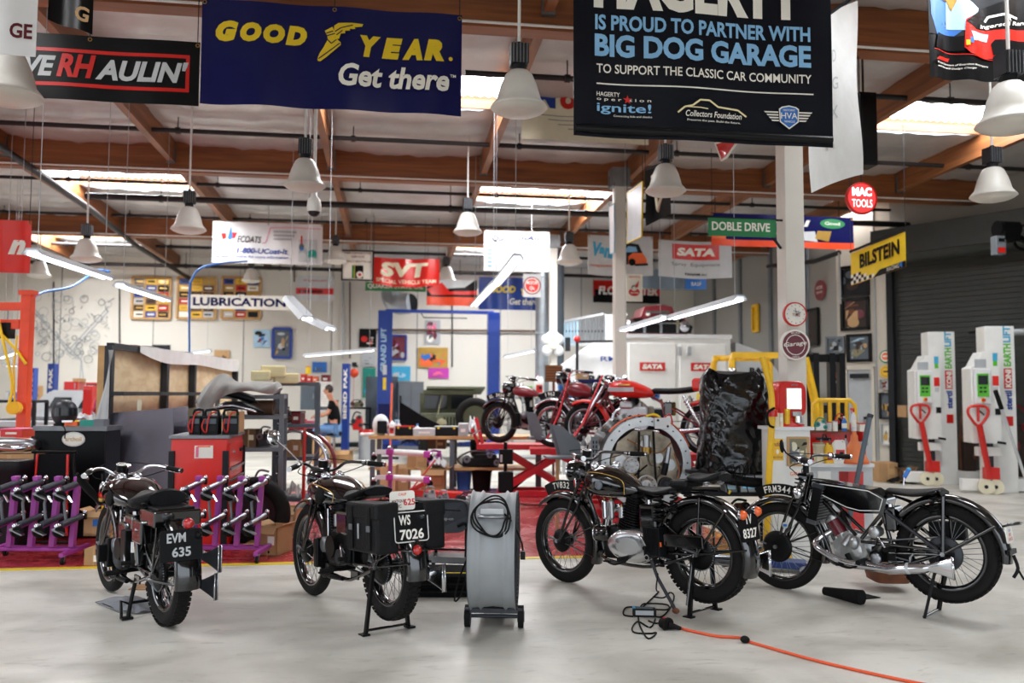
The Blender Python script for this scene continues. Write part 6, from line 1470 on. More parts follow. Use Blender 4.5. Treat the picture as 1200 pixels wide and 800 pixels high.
for i,(x0,y0,x1,y1,lb)in enumerate(((294,434,316,446,'cream foam block at the left of the stack on the steel shelf'),(306,428,334,442,'cream foam block lying on top of the others'),(322,437,350,449,'cream foam block at the right of the stack'))):
 b,w,h=pb(x0,y0,x1,y1,10.0+.1*i);t=thing('foam_block',lb,'foam block',tuple(b),.1*i,'foam blocks on the shelf');mb=MB();mb.box((0,.12,h/2),(w,.25,h),'lemon');mb.build('foam',t,bevel=.02);mb=MB();mb.box((0,-.008,h/2),(w*.9,.003,.01),'cream');mb.build('cut_line',t)
shelf_unit('steel_shelf','second grey shelf unit just behind the first, holding foam blocks',(at(332,500,10.2).x+.1,at(330,500,10.2).y+.55,0),.05,.5,.45,at(330,449,10.1).z,[at(330,449,10.1).z,1.1,.7,.2],'slate_grey')
for kd,lb,x0,x1,hh,z_,m1,m2 in(('engine','dark engine casting on the top shelf of the rear shelf unit',322,340,.22,1.123,'dark_steel','rusty'),('carton','brown carton on the middle shelf of the rear shelf unit',336,352,.2,.723,'cardboard','paper'),('engine','rusty gearbox on the middle shelf of the rear shelf unit',320,336,.24,.723,'brown','dull_steel'),('rag','white paper bundle on the bottom shelf of the rear shelf unit',334,352,.2,.223,'white_cloth','paper'),('engine','black engine case on the bottom shelf of the rear shelf unit',318,334,.3,.223,'black_metal','steel'),('box','maroon parts box on the top shelf of the rear shelf unit',341,352,.16,1.123,'dark_red','maroon')):
 p=at((x0+x1)/2,500,10.55);t=item(kd,lb,x0,500-hh*1000/10.55,x1,500,10.55,m1,m2,.25);t.location.z=z_
item('tire','big black tire standing beside the red tool cabinet',270,560,318,646,8.65,'tire_rubber','dark_steel',.16)
item('opencarton','open brown carton with white label right of the right dolly rack',305,618,330,652,8.0,'cardboard','paper',.28,rz=-.4)
item('carton','flat brown carton on the floor behind the right dolly rack',284,638,306,652,8.4,'tan','paper',.3)
item('opencarton','torn brown carton under the shelf beside the WS 7026 front wheel',322,596,346,626,8.9,'pale_cardboard','cream',.3)
rt=thing('motorcycle_mudguard','long chrome mudguard arching right of the steel shelf','mudguard',tuple(at(345,545,10.4)));c=rt.location.copy()
mb=MB();guard(0,0,.42,-10,110,.14,'chrome',mb);mb.build('blade',rt);rt.rotation_euler=(0,0,-.15)
mb=MB();mb.tube([(.1,0,-.1),(.3,.0,.2)],.01,'steel',6);mb.build('stay',rt)
rt=thing('motorcycle_mudguard','maroon mudguard arching just behind the chrome one','mudguard',tuple(at(352,545,10.7)));mb=MB();guard(0,0,.43,-15,80,.13,'dark_red',mb);mb.build('blade',rt)
mb=MB();mb.tube([(.1,0,-.1),(.3,.0,.2)],.01,'steel',6);mb.build('stay',rt)
mb=MB();mb.tube([(0,0,0),(0,.02,.55)],.02,'red_paint',8);mb.box((0,0,.01),(.1,.1,.02),'red_paint');single(mb,'jack_stand','red upright bar standing behind the steel shelf','stand',(at(355,600,10.3).x,at(355,600,10.3).y,0)).scale=(1,1,1.9)
item('box','red crate behind the steel shelf unit',338,491,356,504,11.5,'red_paint','red_paint')
item('box','bright pink tub behind the chrome mudguard',356,493,370,502,12.0,'pink','pink')
bL=fl(549,736);bR=fl(609,733);c=(bL+bR)/2;D_=1500/(735-462)
rt=thing('drum_fan','big grey drum fan on wheels with a coiled black cord','fan',(c.x,c.y,0),RY-.05)
wd=(bR-bL).length*.86;Rf=(at(578,579,D_).z-.13)/2;zc=.13+Rf
mb=MB();prof=[(Rf+.012,-wd/2),(Rf,-wd/2+.012),(Rf-.004,-wd/2+.05),(Rf+.010,-wd/2+.065),(Rf-.006,-wd/2+.08),(Rf-.012,0),(Rf-.006,wd/2-.08),(Rf+.010,wd/2-.065),(Rf-.004,wd/2-.05),(Rf,wd/2-.012),(Rf+.012,wd/2),(Rf-.02,wd/2),(Rf-.03,0),(Rf-.02,-wd/2)]
mb.lathe(prof,(0,0,zc),(1,0,0),'drum_grey',64,True);mb.build('drum',rt)
for s_ in(-1,1):
 mb=MB();x=s_*wd/2*1.02
 for r_ in[Rf*(.15+.85*i/12)for i in range(13)]:mb.torus((x,0,zc),(1,0,0),r_,.003,'dark_steel',44,5)
 for i in range(12):a=2*PI*i/12;mb.cyl((x,0,zc),(x,Rf*math.cos(a),zc+Rf*math.sin(a)),.004,'dark_steel',n=5)
 mb.build('grille',rt)
mb=MB();mb.cyl((-.08,0,zc),(.08,0,zc),.09,'dark_grey',n=20);mo=mb.build('motor',rt)
for i in range(3):
 mb=MB();a=2*PI*i/3;mb.grid(lambda u,v:V((.05*(v-.5),(.08+u*(Rf-.14))*math.cos(a+(v-.5)*.7),zc+(.08+u*(Rf-.14))*math.sin(a+(v-.5)*.7))),6,4,'dull_steel',True,.004,(1,0,0));mb.build('blade',mo)
mb=MB();hzz=zc+.25;yf=-math.sqrt(Rf**2-.25**2)-.01;mb.tube([(-.08,yf+.01,hzz),(-.08,yf-.03,hzz+.0),(.08,yf-.03,hzz),(.08,yf+.01,hzz)],.012,'steel',8);mb.box((0,yf+.004,hzz+.03),(.14,.01,.03),'grey_white');mb.build('handle',rt)
mb=MB();pts=[]
for i in range(64):a=2*PI*i/20;rr=.095+.012*math.sin(i*.9)+.01*(i//20);pts.append((rr*math.cos(a),yf-.03-.003*(i//20)+.028*math.sin(a),hzz+.0+rr*1.05*math.sin(a)))
mb.tube(pts,.006,'black_rubber',6,k=2);mb.tube([(.08,yf-.03,hzz+.02),(.13,yf-.0,hzz-.04),(.18,yf+.06,hzz-.16),(.19,yf+.08,hzz-.22)],.006,'black_rubber',6,k=4);mb.box((.19,yf+.08,hzz-.25),(.03,.03,.05),'black_plastic');mb.build('power_cord',rt);mb=MB();mb.tube([(-.17,-.1,.45),(-.22,-.14,.32),(-.24,-.16,.2),(-.2,-.15,.24),(-.17,-.13,.36)],.006,'black_rubber',6,k=4);mb.build('loose_cord',rt)
mb=MB();mb.box((0,0,.115),(wd+.08,.1,.03),'dark_steel');mb.box((0,.3,.09),(wd*.8,.5,.03),'dark_steel');mb.cyl((-wd/2-.03,0,.07),(wd/2+.03,0,.07),.012,'dark_steel');mb.build('cart_frame',rt)
for s_ in(-1,1):mb=MB();mb.cyl((s_*(wd/2+.01),0,.07),(s_*(wd/2+.045),0,.07),.07,'black_rubber',n=28);mb.cyl((s_*(wd/2+.005),0,.07),(s_*(wd/2+.05),0,.07),.035,'dark_steel',n=16);mb.build('wheel',rt)
p=fl(527,668);Dm=1500/(668-462);rt=thing('mechanic_stool','mechanic stool with padded dark grey backrest and tool tray, left of the drum fan','stool',(p.x,p.y,0),RY-.15)
zb0,zb1=at(530,622,Dm).z,at(530,583,Dm).z;mb=MB();rings=[]
for t in(0,.25,.5,.75,1):rings.append([V((.19*math.copysign(abs(math.cos(a))**.45,math.cos(a)),-.16-.03*math.cos(t*PI)*0+(.02 if t in(0,1)else-.03)+.04*(math.cos(a))**2+t*.09-.05,(zb0+zb1)/2+(zb1-zb0)/2*math.copysign(abs(math.sin(a))**.5,math.sin(a))*(1 if t not in(0,1)else.93)))for a in[2*PI*i/28 for i in range(28)]])
mb.loft(rings,'grey_plastic');bk_=mb.build('backrest',rt)
mb=MB();mb.tube([(-.12,-.232,zb0+.06),(-.13,-.232,zb0+.15),(-.06,-.235,zb0+.19),(.14,-.235,zb0+.19)],.006,'dark_grey',6,k=3);mb.text('Snap-on',(.02,-.232,zb0+.10),(1,0,0),(0,0,1),.035,'light_grey',align='c');mb.build('embossing',bk_)
mb=MB();mb.box((.02,.05,.40),(.36,.34,.07),'black_leather');mb.build('seat',rt,bevel=.02)
mb=MB()
for x in(-.17,.17):
 mb.tube([(x,-.14,.09),(x,-.14,.30),(x,-.16,.42),(x*.6,-.17,zb0+.05)],.014,'black_metal',8,k=3);mb.tube([(x,.2,.09),(x,.2,.38)],.014,'black_metal',8)
mb.tube([(-.17,-.14,.2),(.17,-.14,.2)],.01,'black_metal',6);mb.build('tube_frame',rt)
mb=MB();mb.box((0,.03,.10),(.42,.4,.02),'black_metal');mb.box((0,-.17,.12),(.42,.012,.05),'dull_steel');mb.build('tool_tray',rt)
mb=MB();mb.box((-.19,-.02,.28),(.012,.26,.16),'dark_steel');mb.box((-.197,-.1,.25),(.004,.02,.03),'mid_blue');mb.build('side_panel',rt)
for x in(-.19,.19):
 for y in(-.16,.2):caster(rt,(x,y,.038),.036,fm='steel')
p=fl(516,702);rt0=thing('kneeling_mat','black folded moving pad at the bottom of the stack behind the WS 7026 fishtail','mat',(p.x,p.y+.12,0),RY)
mb=MB();mb.box((0,.12,.028),(.44,.40,.052),'black_cloth');mb.build('pad',rt0,bevel=.02,seg=3);mb=MB();mb.tube([(-.2,-.083,.04),(.2,-.083,.042)],.004,'black_rubber',5);mb.build('seam',rt0)
rt1=dup(rt0,(p.x+.02,p.y+.13,.055),RY+.05,'black folded moving pad in the middle of that stack')
rt1=dup(rt0,(p.x+.0,p.y+.15,.11),RY-.04,'black folded moving pad with yellow edging on top of that stack');mb=MB();mb.tube([(-.15,-.06,.056),(0,-.03,.056),(.2,-.02,.056)],.004,'bright_yellow',5,k=3);mb.build('yellow_edging',rt1)
rt=thing('battery_charger','small black battery charger with looped cables under the TV 8327 motorcycle','charger',tuple(fl(755,722)),RY-.1)
mb=MB();mb.box((0,0,.03),(.16,.07,.055),'black_plastic');mb.build('case_body',rt,bevel=.012);mb=MB();mb.box((0,-.001,.0585),(.11,.045,.003),'slate_grey');mb.box((0,-.0365,.032),(.12,.003,.03),'light_grey');mb.box((-.07,0,.06),(.02,.05,.004),'cyan');mb.build('front_panel',rt)
c=rt.location.copy()
def floor_cable(px,r,z=None):return[(fl(x,y,z or r)-V((c.x,c.y,0)))for x,y in px]
def unrot(P,a):ca,sa=math.cos(-a),math.sin(-a);return[V((p.x*ca-p.y*sa,p.x*sa+p.y*ca,p.z))for p in P]
a_=rt.rotation_euler[2]
for pts in([(742,722),(731,720),(733,712),(745,711),(760,713),(782,714),(781,708),(755,707),(752,712),(765,700),(772,693)],[(768,722),(776,722),(786,711),(790,698),(785,694),(778,700),(765,699)],[(768,725),(762,735),(748,728),(741,735),(744,741),(762,742),(769,741),(765,746),(758,747),(750,733),(748,723)],[(760,727),(768,730),(776,729)]):
 mb=MB();mb.tube(unrot(floor_cable(pts,.006),a_),.0055,'black_rubber',6,k=4);mb.build('cable',rt)
mb=MB();P3=unrot([fl(772,693,.01)-V((c.x,c.y,0)),at(769,690,5.9)-V((c.x,c.y,0)),at(771,672,6.0)-V((c.x,c.y,0))],a_);mb.tube(P3,.005,'black_rubber',6,k=3);mb.build('cable',rt)
rt=thing('extension_cord','orange extension cord running across the floor to the lower right','cord',tuple(fl(785,731)));c=rt.location.copy()
P=[fl(x,y,.009)-c for x,y in((796,735),(810,739),(840,745),(868,747),(876,751),(900,758),(950,772),(1000,784),(1060,797),(1140,812),(1230,828))]
mb=MB();mb.tube(P,.0085,'cord_orange',8,k=6);mb.build('cable',rt)
A=fl(776,729,.035)-c;B=fl(788,734,.03)-c;d=(B-A).normalized();mb=MB();mb.cyl(A,A+d*.04,.034,'black_rubber',n=16);mb.cyl(A+d*.045,A+d*.06,.045,'black_rubber',n=16);mb.cyl(A+d*.06,fl(798,736,.012)-c,.024,'black_rubber',r2=.011,n=12);mb.box(A+d*.02+V((0,0,.033)),(.02,.02,.006),'red_paint');mb.build('plug',rt)
mb=MB();q=fl(873,749,.02)-c;mb.ball(q,(.028,.03,.022),'black_rubber',14,8);mb.torus(q,(0,.3,1),.022,.008,'black_rubber',18,6);mb.build('cord_knot',rt)
rt=thing('rubber_mat','rolled black rubber mat on the floor under the FRM 344 motorcycle','mat',tuple(fl(995,699)),0);c=rt.location.copy()
a0,a1=fl(966,692,.04)-c,fl(1010,700,.05)-c;mb=MB();mb.T=None
mb.tube([a0,(a0+a1)/2,a1],.03,'black_rubber',20,rs=[.03,.042,.055]);mb.build('rolled_end',rt)
q=[fl(1003,703,.004)-c,fl(1032,700,.004)-c,fl(1008,694,.004)-c];mb=MB();mb.prism([(p.x,p.y)for p in q],(0,0,.004),(1,0,0),(0,1,0),(0,0,1),.005,'black_rubber');mb.build('flat_end',rt)
rt=thing('floor_rag','grey paper rag lying on the floor under the EVM 635 motorcycle','rag',tuple(fl(150,712)),0);c=rt.location.copy();Q=[fl(x,y,.0)-c for x,y in((112,707),(140,718),(160,720),(178,718),(170,703),(147,700))]
mb=MB();cc=sum(Q,V())/6
mb.grid(lambda u,v:(lambda i,f:(Q[i%6].lerp(Q[(i+1)%6],f)))(int(u*5.999),u*5.999%1).lerp(cc,v)+V((0,0,.006+.03*abs(math.sin(u*19))*(1-abs(v-.4))+.02*v)),48,6,'rag_grey');mb.build('cloth',rt)
mb=MB();mb.tube([Q[i%6]+V((0,0,.01))for i in range(7)],.004,'rag_grey',5);mb.build('hem',rt)
item('carton','small brown carton on the floor behind the EVM 635 stand',150,690,174,702,6.6,'cardboard','tan',.18)
item('bin','rusty brown drain pan beneath the FRM 344 motorcycle',1028,664,1076,685,6.6,'rusty','brown',.35,name='drain_pan',category='pan')
p=fl(905,668);rt=thing('trolley_jack','blue trolley jack behind the FRM 344 front wheel','jack',(p.x,p.y,0),-.4)
mb=MB();mb.beam((-.15,0,.07),(.28,0,.06),.2,.06,'jack_blue');mb.beam((-.1,0,.1),(.1,0,.26),.07,.05,'jack_blue');mb.build('chassis',rt,bevel=.01);mb=MB();mb.cyl((.1,0,.26),(.1,0,.29),.05,'steel',n=16);mb.build('saddle_pad',rt)
for x in(-.15,.25):
 for y in(-.12,.12):mb=MB();mb.cyl((x,y-.015,.035),(x,y+.015,.035),.035,'steel',n=16);mb.build('wheel',rt)
mb=MB();mb.cyl((-.15,0,.08),(-.42,-.05,.03),.022,'dark_steel',n=12);mb.build('handle_socket',rt)
mb=MB();mb.tube([(0,0,.02),(.5,.2,.02)],.02,'red_paint',8);mb.cyl((-.02,-.01,.02),(.03,.012,.02),.026,'dark_red');single(mb,'pry_bar','red bar lying on the floor behind the FRM 344 front wheel','bar',tuple(fl(925,630)))
q=at(1060,574,5.9);rt=thing('screwdriver','blue handled screwdriver standing on the FRM 344 saddle','screwdriver',tuple(q))
mb=MB();mb.cyl((-.006,0,.03),(.0,0,.09),.004,'chrome',n=8);mb.build('shaft',rt);mb=MB();mb.cyl((0,0,.085),(.035,0,.14),.014,'mid_blue',n=12);mb.ball((.035,0,.14),.015,'cyan',12,6);mb.build('handle',rt)
DB=13.3;zt=at(560,511,DB).z;xa,xb=at(436,511,DB),at(640,511,DB)
c=(xa+xb)/2;wB=(xb-xa).length
rt=thing('workbench','long workbench with wooden top and wooden lower shelf in the middle of the shop','workbench',(c.x,c.y+.35,0),RY)
mb=MB();mb.box((0,0,zt-.025),(wB,.75,.05),'wood');mb.build('bench_top',rt,bevel=.004)
zs=at(560,548,DB).z;mb=MB();mb.box((0,0,zs-.02),(wB,.7,.04),'wood');mb.build('lower_shelf',rt)
for x in(-wB/2+.06,-.06,wB/2-.06):
 for y in(-.33,.33):mb=MB();mb.box((x,y,zt/2-.03),(.07,.05,zt-.06),'slate_grey');mb.build('leg',rt)
BT=[('case','red lidded black tool case at the left of the workbench',463,498,484,511,'black_plastic','red_paint'),('case','black tool case with yellow latches on the workbench',509,498,537,511,'black_plastic','light_grey'),('box','white parts organiser on the workbench left of the case with yellow latches',484,502,510,511,'grey_white','white_sheet'),('bottle','blue and white spray tin behind the white parts organiser',485,490,491,504,'white_paint','mid_blue'),('spray','white trigger spray bottle on the workbench by the black fabric seat',462,484,469,502,'white_sheet','pale_blue'),('bottle','red bottle at the left end of the workbench',453,491,458,507,'red_paint','red_paint'),('rag','pile of clear plastic bags at the right of the workbench',547,485,560,510,'white_sheet','grey_white'),('box','grey plastic bin beside the plastic bags on the workbench',537,494,548,509,'light_grey','grey_white'),('jug','white square canister behind the red bottle',455,486,463,504,'white_paint','grey_white')]
for kd,lb,x0,y0,x1,y1,m1,m2 in BT:t=item(kd,lb,x0,y0,x1,y1,DB,m1,m2,.25);t.location.z=zt
p=at(446,505,DB);rt=thing('welding_helmet','white and black welding helmet at the left end of the workbench','helmet',(p.x,p.y+.2,zt));mb=MB();mb.ball((0,0,.16),(.13,.15,.17),'white_sheet',20,12);mb.build('shell',rt);mb=MB();mb.box((.02,-.13,.13),(.15,.06,.2),'black_plastic');mb.build('visor',rt,bevel=.02);mb=MB();mb.tube([(-.1,0,.02),(-.25,-.05,.01),(-.3,.1,.01)],.03,'white_cloth',8,k=3);mb.build('hose',rt)
p=at(487,497,13.9);rt=thing('canopy_seat','black fabric canopy folded on the workbench in front of the green military vehicle','canopy',(p.x,p.y,zt));mb=MB();mb.prism([(-.25,.52),(-.26,.02),(.34,0),(.38,.16),(.1,.3)],(0,0,0),(1,0,0),(0,0,1),(0,1,0),.3,'black_cloth');mb.build('cloth',rt,bevel=.03);mb=MB();mb.cyl((-.25,-.1,0),(-.25,-.1,.62),.015,'black_metal');mb.build('pole',rt)
for kd,lb,x0,y0,x1,y1,m1,m2,dd in(('engine','grey casting with purple pulley on the lower workbench shelf',499,528,520,548,'cast_alloy','magenta',0),('carton','brown carton on the lower workbench shelf at the left',477,531,500,548,'cardboard','tan',0),('engine','long black engine manifold on the lower workbench shelf',536,528,590,548,'black_metal','dull_steel',0),('rag','blue tarpaulin on the back of the lower workbench shelf',468,513,490,522,'mid_blue','navy',.2),('rag','white plastic sheet over parts on the lower workbench shelf',503,536,522,550,'white_sheet','grey_white',-.15),('carton','brown carton high under the workbench top',501,515,522,526,'dark_cardboard','tan',.3)):
 t=item(kd,lb,x0,y0,x1,y1,DB+dd,m1,m2,.3)
 if y1>=546:t.location.z=zs
for kd,lb,x0,y0,x1,y1,D,m1,m2 in(('opencarton','open brown carton on the red floor under the workbench',493,550,521,576,13.0,'cardboard','tan'),('carton','tall brown cartons on the red floor left of the purple dolly stand',445,549,463,582,12.9,'pale_cardboard','tan'),('carton','brown carton behind the purple dolly stand post',462,553,478,580,13.2,'tan','paper'),('bin','blue bin on the floor under the right half of the workbench',534,550,552,572,13.4,'mid_blue','slate_grey'),('bin','black bin on the floor next to the blue bin',552,549,576,574,13.3,'black_plastic','dark_grey')):
 t=item(kd,lb,x0,y0,x1,y1,D,m1,m2,.35);t.location.z=.005
p=at(457,585,12.3);rt=thing('dolly_stand','purple upright stand carrying white roller dollies before the workbench','rack',(p.x,p.y,0),RY)
mb=MB();h_=at(457,524,12.3).z;mb.box((0,0,h_/2),(.05,.07,h_),'purple');mb.box((.1,0,.08),(.5,.05,.03),'purple');mb.beam((-.1,-.2,.08),(-.1,.2,.08),.04,.03,'purple');mb.beam((.34,-.2,.08),(.34,.2,.08),.04,.03,'purple');mb.build('upright',rt)
for x in(-.1,.34):
 for y in(-.2,.2):caster(rt,(x,y,.035),.035,fm='steel')
for z,nm in((h_-.06,'upper'),(h_-.42,'lower')):
 t=thing('wheel_dolly','purple and white wheel dolly, %s of the two on the stand before the workbench'%nm,'wheel dolly',tuple(V((p.x,p.y,z))),RY,'wheel dollies on the workbench stand')
 mb=MB();mb.cyl((.06,-.09,0),(.50,-.09,-.02),.042,'white_paint',n=16);mb.build('roller',t)
 mb=MB();mb.box((0,-.07,.0),(.1,.07,.08),'magenta');mb.box((.53,-.09,-.03),(.09,.1,.09),'magenta');mb.build('bracket',t,bevel=.01)
 mb=MB();mb.beam((-.2,-.06,.0),(-.02,-.06,.0),.05,.06,'white_sheet');mb.ball((0,-.12,.06),.03,'chrome',10,6);mb.build('lever',t)
 for x in(-.22,.58):mb=MB();mb.cyl((x,-.12,-.08),(x,-.07,-.08),.04,'black_rubber',n=18);mb.ball((x,-.095,-.03),.03,'chrome',10,6);mb.build('caster',t)
p=at(505,584,12.3);rt=thing('floor_jack','low red floor jack on the red floor below the workbench','jack',(p.x,p.y,0),RY);mb=MB();mb.beam((-.3,0,.1),(.45,0,.07),.22,.07,'red_paint');mb.beam((-.3,0,.12),(-.1,0,.22),.1,.06,'red_paint');mb.build('chassis',rt,bevel=.01);mb=MB();mb.tube([(.3,0,.1),(-.25,0,.9)][::-1]if False else[(-.3,0,.12),(.05,.1,.55)],.012,'red_paint',8);mb.build('handle',rt)
for x in(-.25,.4):mb=MB();mb.cyl((x,-.13,.04),(x,.13,.04),.04,'dark_steel',n=16);mb.build('wheel',rt)
D_=1500/(590-462)+.4
for lb,x0,y0,x1,y1,m1,m2 in(('bare metal exhaust elbow standing on the mechanic stool side of the red floor',495,573,511,596,'grey_white','steel'),('grey cast housing on the red floor next to the metal elbow',511,576,525,594,'dull_steel','steel'),('silver cast cover on the red floor behind the drum fan',532,574,562,590,'cast_alloy','dark_steel')):
 b,w,h=pb(x0,y0,x1,y1,9.6);t=item('engine',lb,x0,y0,x1,y1,9.6,m1,m2,.18,name='metal_casting',category='metal part')
 t.location=fl((x0+x1)/2,y1+20)
b=fl(528,622)
rt=thing('parts_crate','low grey tray carrying metal castings behind the mechanic stool','tray',(b.x,b.y+.25,0),RY)
zt_=at(528,592,9.8).z;mb=MB();mb.box((0,0,.25),(.85,.4,.02),'dark_steel');mb.build('tray_top',rt)
for x in(-.4,.4):
 for y in(-.18,.18):mb=MB();mb.box((x,y,.125),(.03,.03,.25),'dark_steel');mb.build('leg',rt)
for o in list(bpy.data.objects):
 if o.get('category')=='metal part':o.location.z=.26;o.location.y=b.y+.2
def lift_col(px0,px1,ytop,D,text=None,tz=None,zb=0):
 b,w,h=pb(px0,ytop,px1,600,D);return b,w,at((px0+px1)/2,ytop,D).z
DL=21.5;b1,w1,h1=lift_col(440,457,364,DL);b2,w2,h2=lift_col(572,586,367,DL)
rt=thing('car_lift','big blue two post car lift in front of the back wall','car lift',((b1 .x+b2 .x)/2,b1 .y,0),0)
hx_=(b2 .x-b1 .x)/2
for s_,w_ in((-1,w1),(1,w2)):
 mb=MB();mb.box((s_*hx_,0,h1/2),(w_,.3,h1),'blue_paint');mb.box((s_*hx_,0,.02),(.5,.5,.04),'blue_paint');col=mb.build('post',rt,bevel=.01)
 mb=MB();mb.box((s_*hx_+.12*s_*0,-.17,1.0),(w_*.8,.08,.5),'navy');mb.build('carriage',col)
 mb=MB();mb.beam((s_*hx_,-.15,.3),(s_*(hx_-.9),-.8,.28),.12,.1,'blue_paint');mb.build('lift_arm',rt)
mb=MB();mb.box((0,0,h1),(hx_*2,.12,.08),'blue_paint');mb.tube([(-hx_*.35,-.06,h1-.05),(-hx_*.3,-.06,h1-.16),(hx_*.5,-.06,h1-.16)],.015,'dark_grey',6);mb.build('crossbeam',rt)
mb=MB();mb.text('GRAND LIFT',(-hx_+.03,-.156,h1-1.55),(0,0,1),(-1,0,0),.14,'pale_blue',w=1.1,bold=.03);mb.box((-hx_,-.155,2.1),(.1,.01,.25),'grey_white');mb.box((-hx_,-.155,1.75),(.08,.01,.3),'bright_yellow');mb.build('printed_lettering',rt)
def bend_post(lb,x0,x1,y0,D):
 b,w,h=lift_col(x0,x1,y0,D);rt=thing('lift_post',lb,'lift post',(b.x,b.y,0),RY);mb=MB();mb.box((0,0,h/2),(w,.2,h),'blue_paint');mb.box((0,0,.02),(w*2,.4,.04),'blue_paint');mb.build('post',rt,bevel=.008)
 mb=MB();mb.text('BEND PAK',(w*.28,-.104,h-1.25),(0,0,1),(-1,0,0),w*.55,'paper',w=1.15,bold=.04);mb.build('lettering',rt)
bend_post('blue lift post with white vertical letters beside the seated person',399,407,426,19.5);bend_post('blue lift post with white vertical letters left of the truck cab',52,60,426,19.5);bend_post('blue lift post with blank face behind the orange hoist',32,36,431,20.5)
p=at(386,520,19.0);rt=thing('person','person in dark shirt and blue jeans sitting beside a blue lift post','person',(p.x+.1,p.y,0),RY)
def skin_mesh(name,pts,edges,rad,mat,parent):
 me=bpy.data.meshes.new(name);me.from_pydata([tuple(q)for q in pts],edges,[]);o=bpy.data.objects.new(name,me);COL.objects.link(o);o.parent=parent;me.materials.append(MATS[mat])
 m=o.modifiers.new('s','SKIN');sv=me.skin_vertices[0].data
 for i,r_ in enumerate(rad):sv[i].radius=(r_,r_)
 sv[0].use_root=True;m.use_smooth_shade=True;s2=o.modifiers.new('u','SUBSURF');s2 .levels=2;s2 .render_levels=2;return o
pts=[(0,0,.72),(0,0,.95),(-.04,-.02,1.18),(-.07,-.03,1.34),(-.10,-.04,1.42),(-.13,-.05,1.54),(-.02,-.19,1.30),(-.10,-.24,1.06),(-.30,-.16,1.0),(-.37,-.13,.99),(-.02,.17,1.30),(-.10,.2,1.06),(-.32,.1,1.02),(-.39,.06,1.01),(-.02,-.1,.70),(-.40,-.13,.72),(-.34,-.14,.32),(-.36,-.14,.08),(-.46,-.15,.05),(-.02,.1,.70),(-.36,.13,.74),(-.22,.14,.32),(-.2,.14,.08),(-.3,.15,.05)]
ed=[(0,1),(1,2),(2,3),(3,4),(4,5),(2,6),(6,7),(7,8),(8,9),(2,10),(10,11),(11,12),(12,13),(0,14),(14,15),(15,16),(16,17),(17,18),(0,19),(19,20),(20,21),(21,22),(22,23)]
rad=[.15,.14,.15,.07,.06,.10,.06,.045,.035,.03,.06,.045,.035,.03,.1,.075,.055,.045,.04,.1,.075,.055,.045,.04]
body=skin_mesh('body',pts,ed,rad,'skin',rt)
def hand(base,dirv,side,par):
 hp=V(base);d=V(dirv).normalized();mb=MB();mb.ball(hp+d*.04,(.045,.02,.035),'skin',10,6)
 for i,L in enumerate((.06,.068,.064,.05)):o=V((0,side*(i-1.5)*.018,0));q=hp+d*.07+o;mb.tube([q,q+d*L*.6-V((0,0,.012)),q+d*L-V((0,0,.035))],.009,'skin',6)
 mb.tube([hp+d*.02+V((0,-side*.03,0)),hp+d*.06+V((0,-side*.055,-.01))],.010,'skin',6);return mb.build('hand',par)
hand((-.37,-.13,.99),(-1,.2,-.1),-1,rt);hand((-.39,.06,1.01),(-1,-.3,-.1),1,rt)
shirt=skin_mesh('shirt',[(0,0,.76),(0,0,.95),(-.04,-.02,1.18),(-.06,-.03,1.33),(-.02,-.2,1.29),(-.07,-.23,1.14),(-.02,.18,1.29),(-.07,.2,1.14)],[(0,1),(1,2),(2,3),(2,4),(4,5),(2,6),(6,7)],[.165,.16,.17,.08,.08,.065,.08,.065],'black_cloth',rt)
jeans=skin_mesh('jeans',[(0,0,.74),(-.02,-.1,.71),(-.40,-.13,.73),(-.34,-.14,.32),(-.36,-.14,.12),(-.02,.1,.71),(-.36,.13,.75),(-.22,.14,.32),(-.2,.14,.12)],[(0,1),(1,2),(2,3),(3,4),(0,5),(5,6),(6,7),(7,8)],[.165,.115,.09,.07,.065,.115,.09,.07,.065],'denim',rt)
mb=MB();mb.ball((-.12,-.05,1.60),(.095,.08,.1),'dark_brown',14,9);mb.build('hair',rt)
mb=MB();mb.ball((-.155,-.05,1.56),(.075,.065,.09),'skin',14,9);mb.tube([(-.225,-.05,1.575),(-.245,-.05,1.55),(-.225,-.05,1.54)],.012,'skin',6);mb.ball((-.222,-.025,1.58),.009,'dark_brown',6,4);mb.ball((-.222,-.075,1.58),.009,'dark_brown',6,4);mb.box((-.225,-.05,1.52),(.01,.035,.008),'dark_red');mb.ball((-.14,-.122,1.56),(.02,.01,.03),'skin',8,5);mb.build('face',rt)
mb=MB();mb.cyl((0,0,.58),(0,0,.66),.17,'black_leather',n=20);mb.cyl((0,0,.06),(0,0,.58),.03,'chrome');
for i in range(5):a=i*2*PI/5;mb.tube([(0,0,.1),(.25*math.cos(a),.25*math.sin(a),.05)],.015,'chrome',6)
single(mb,'work_stool','chrome footed stool under the seated person','stool',(p.x+.1,p.y,0))
p=at(533,520,18.0);rt=thing('military_vehicle','olive green open military vehicle with its bonnet raised behind the workbench','vehicle',(p.x,p.y+1.0,0),RY+.12)
mb=MB();mb.box((0,.7,.78),(1.35,2.2,.55),'olive');mb.box((.08,-.35,.80),(.85,.8,.45),'olive');mb.build('body',rt,bevel=.04)
mb=MB();mb.box((.05,-.2,2.0-.42),(1.25,1.05,.05),'olive',(-.12,0,0));mb.box((-.1,-.6,1.54),(1.1,.04,.1),'olive');mb.build('bonnet',rt,bevel=.01)
mb=MB();mb.cyl((-.35,-.55,1.0),(-.22,-.5,1.5),.015,'khaki');mb.cyl((.45,-.55,1.0),(.5,-.5,1.5),.015,'khaki');mb.build('bonnet_prop',rt)
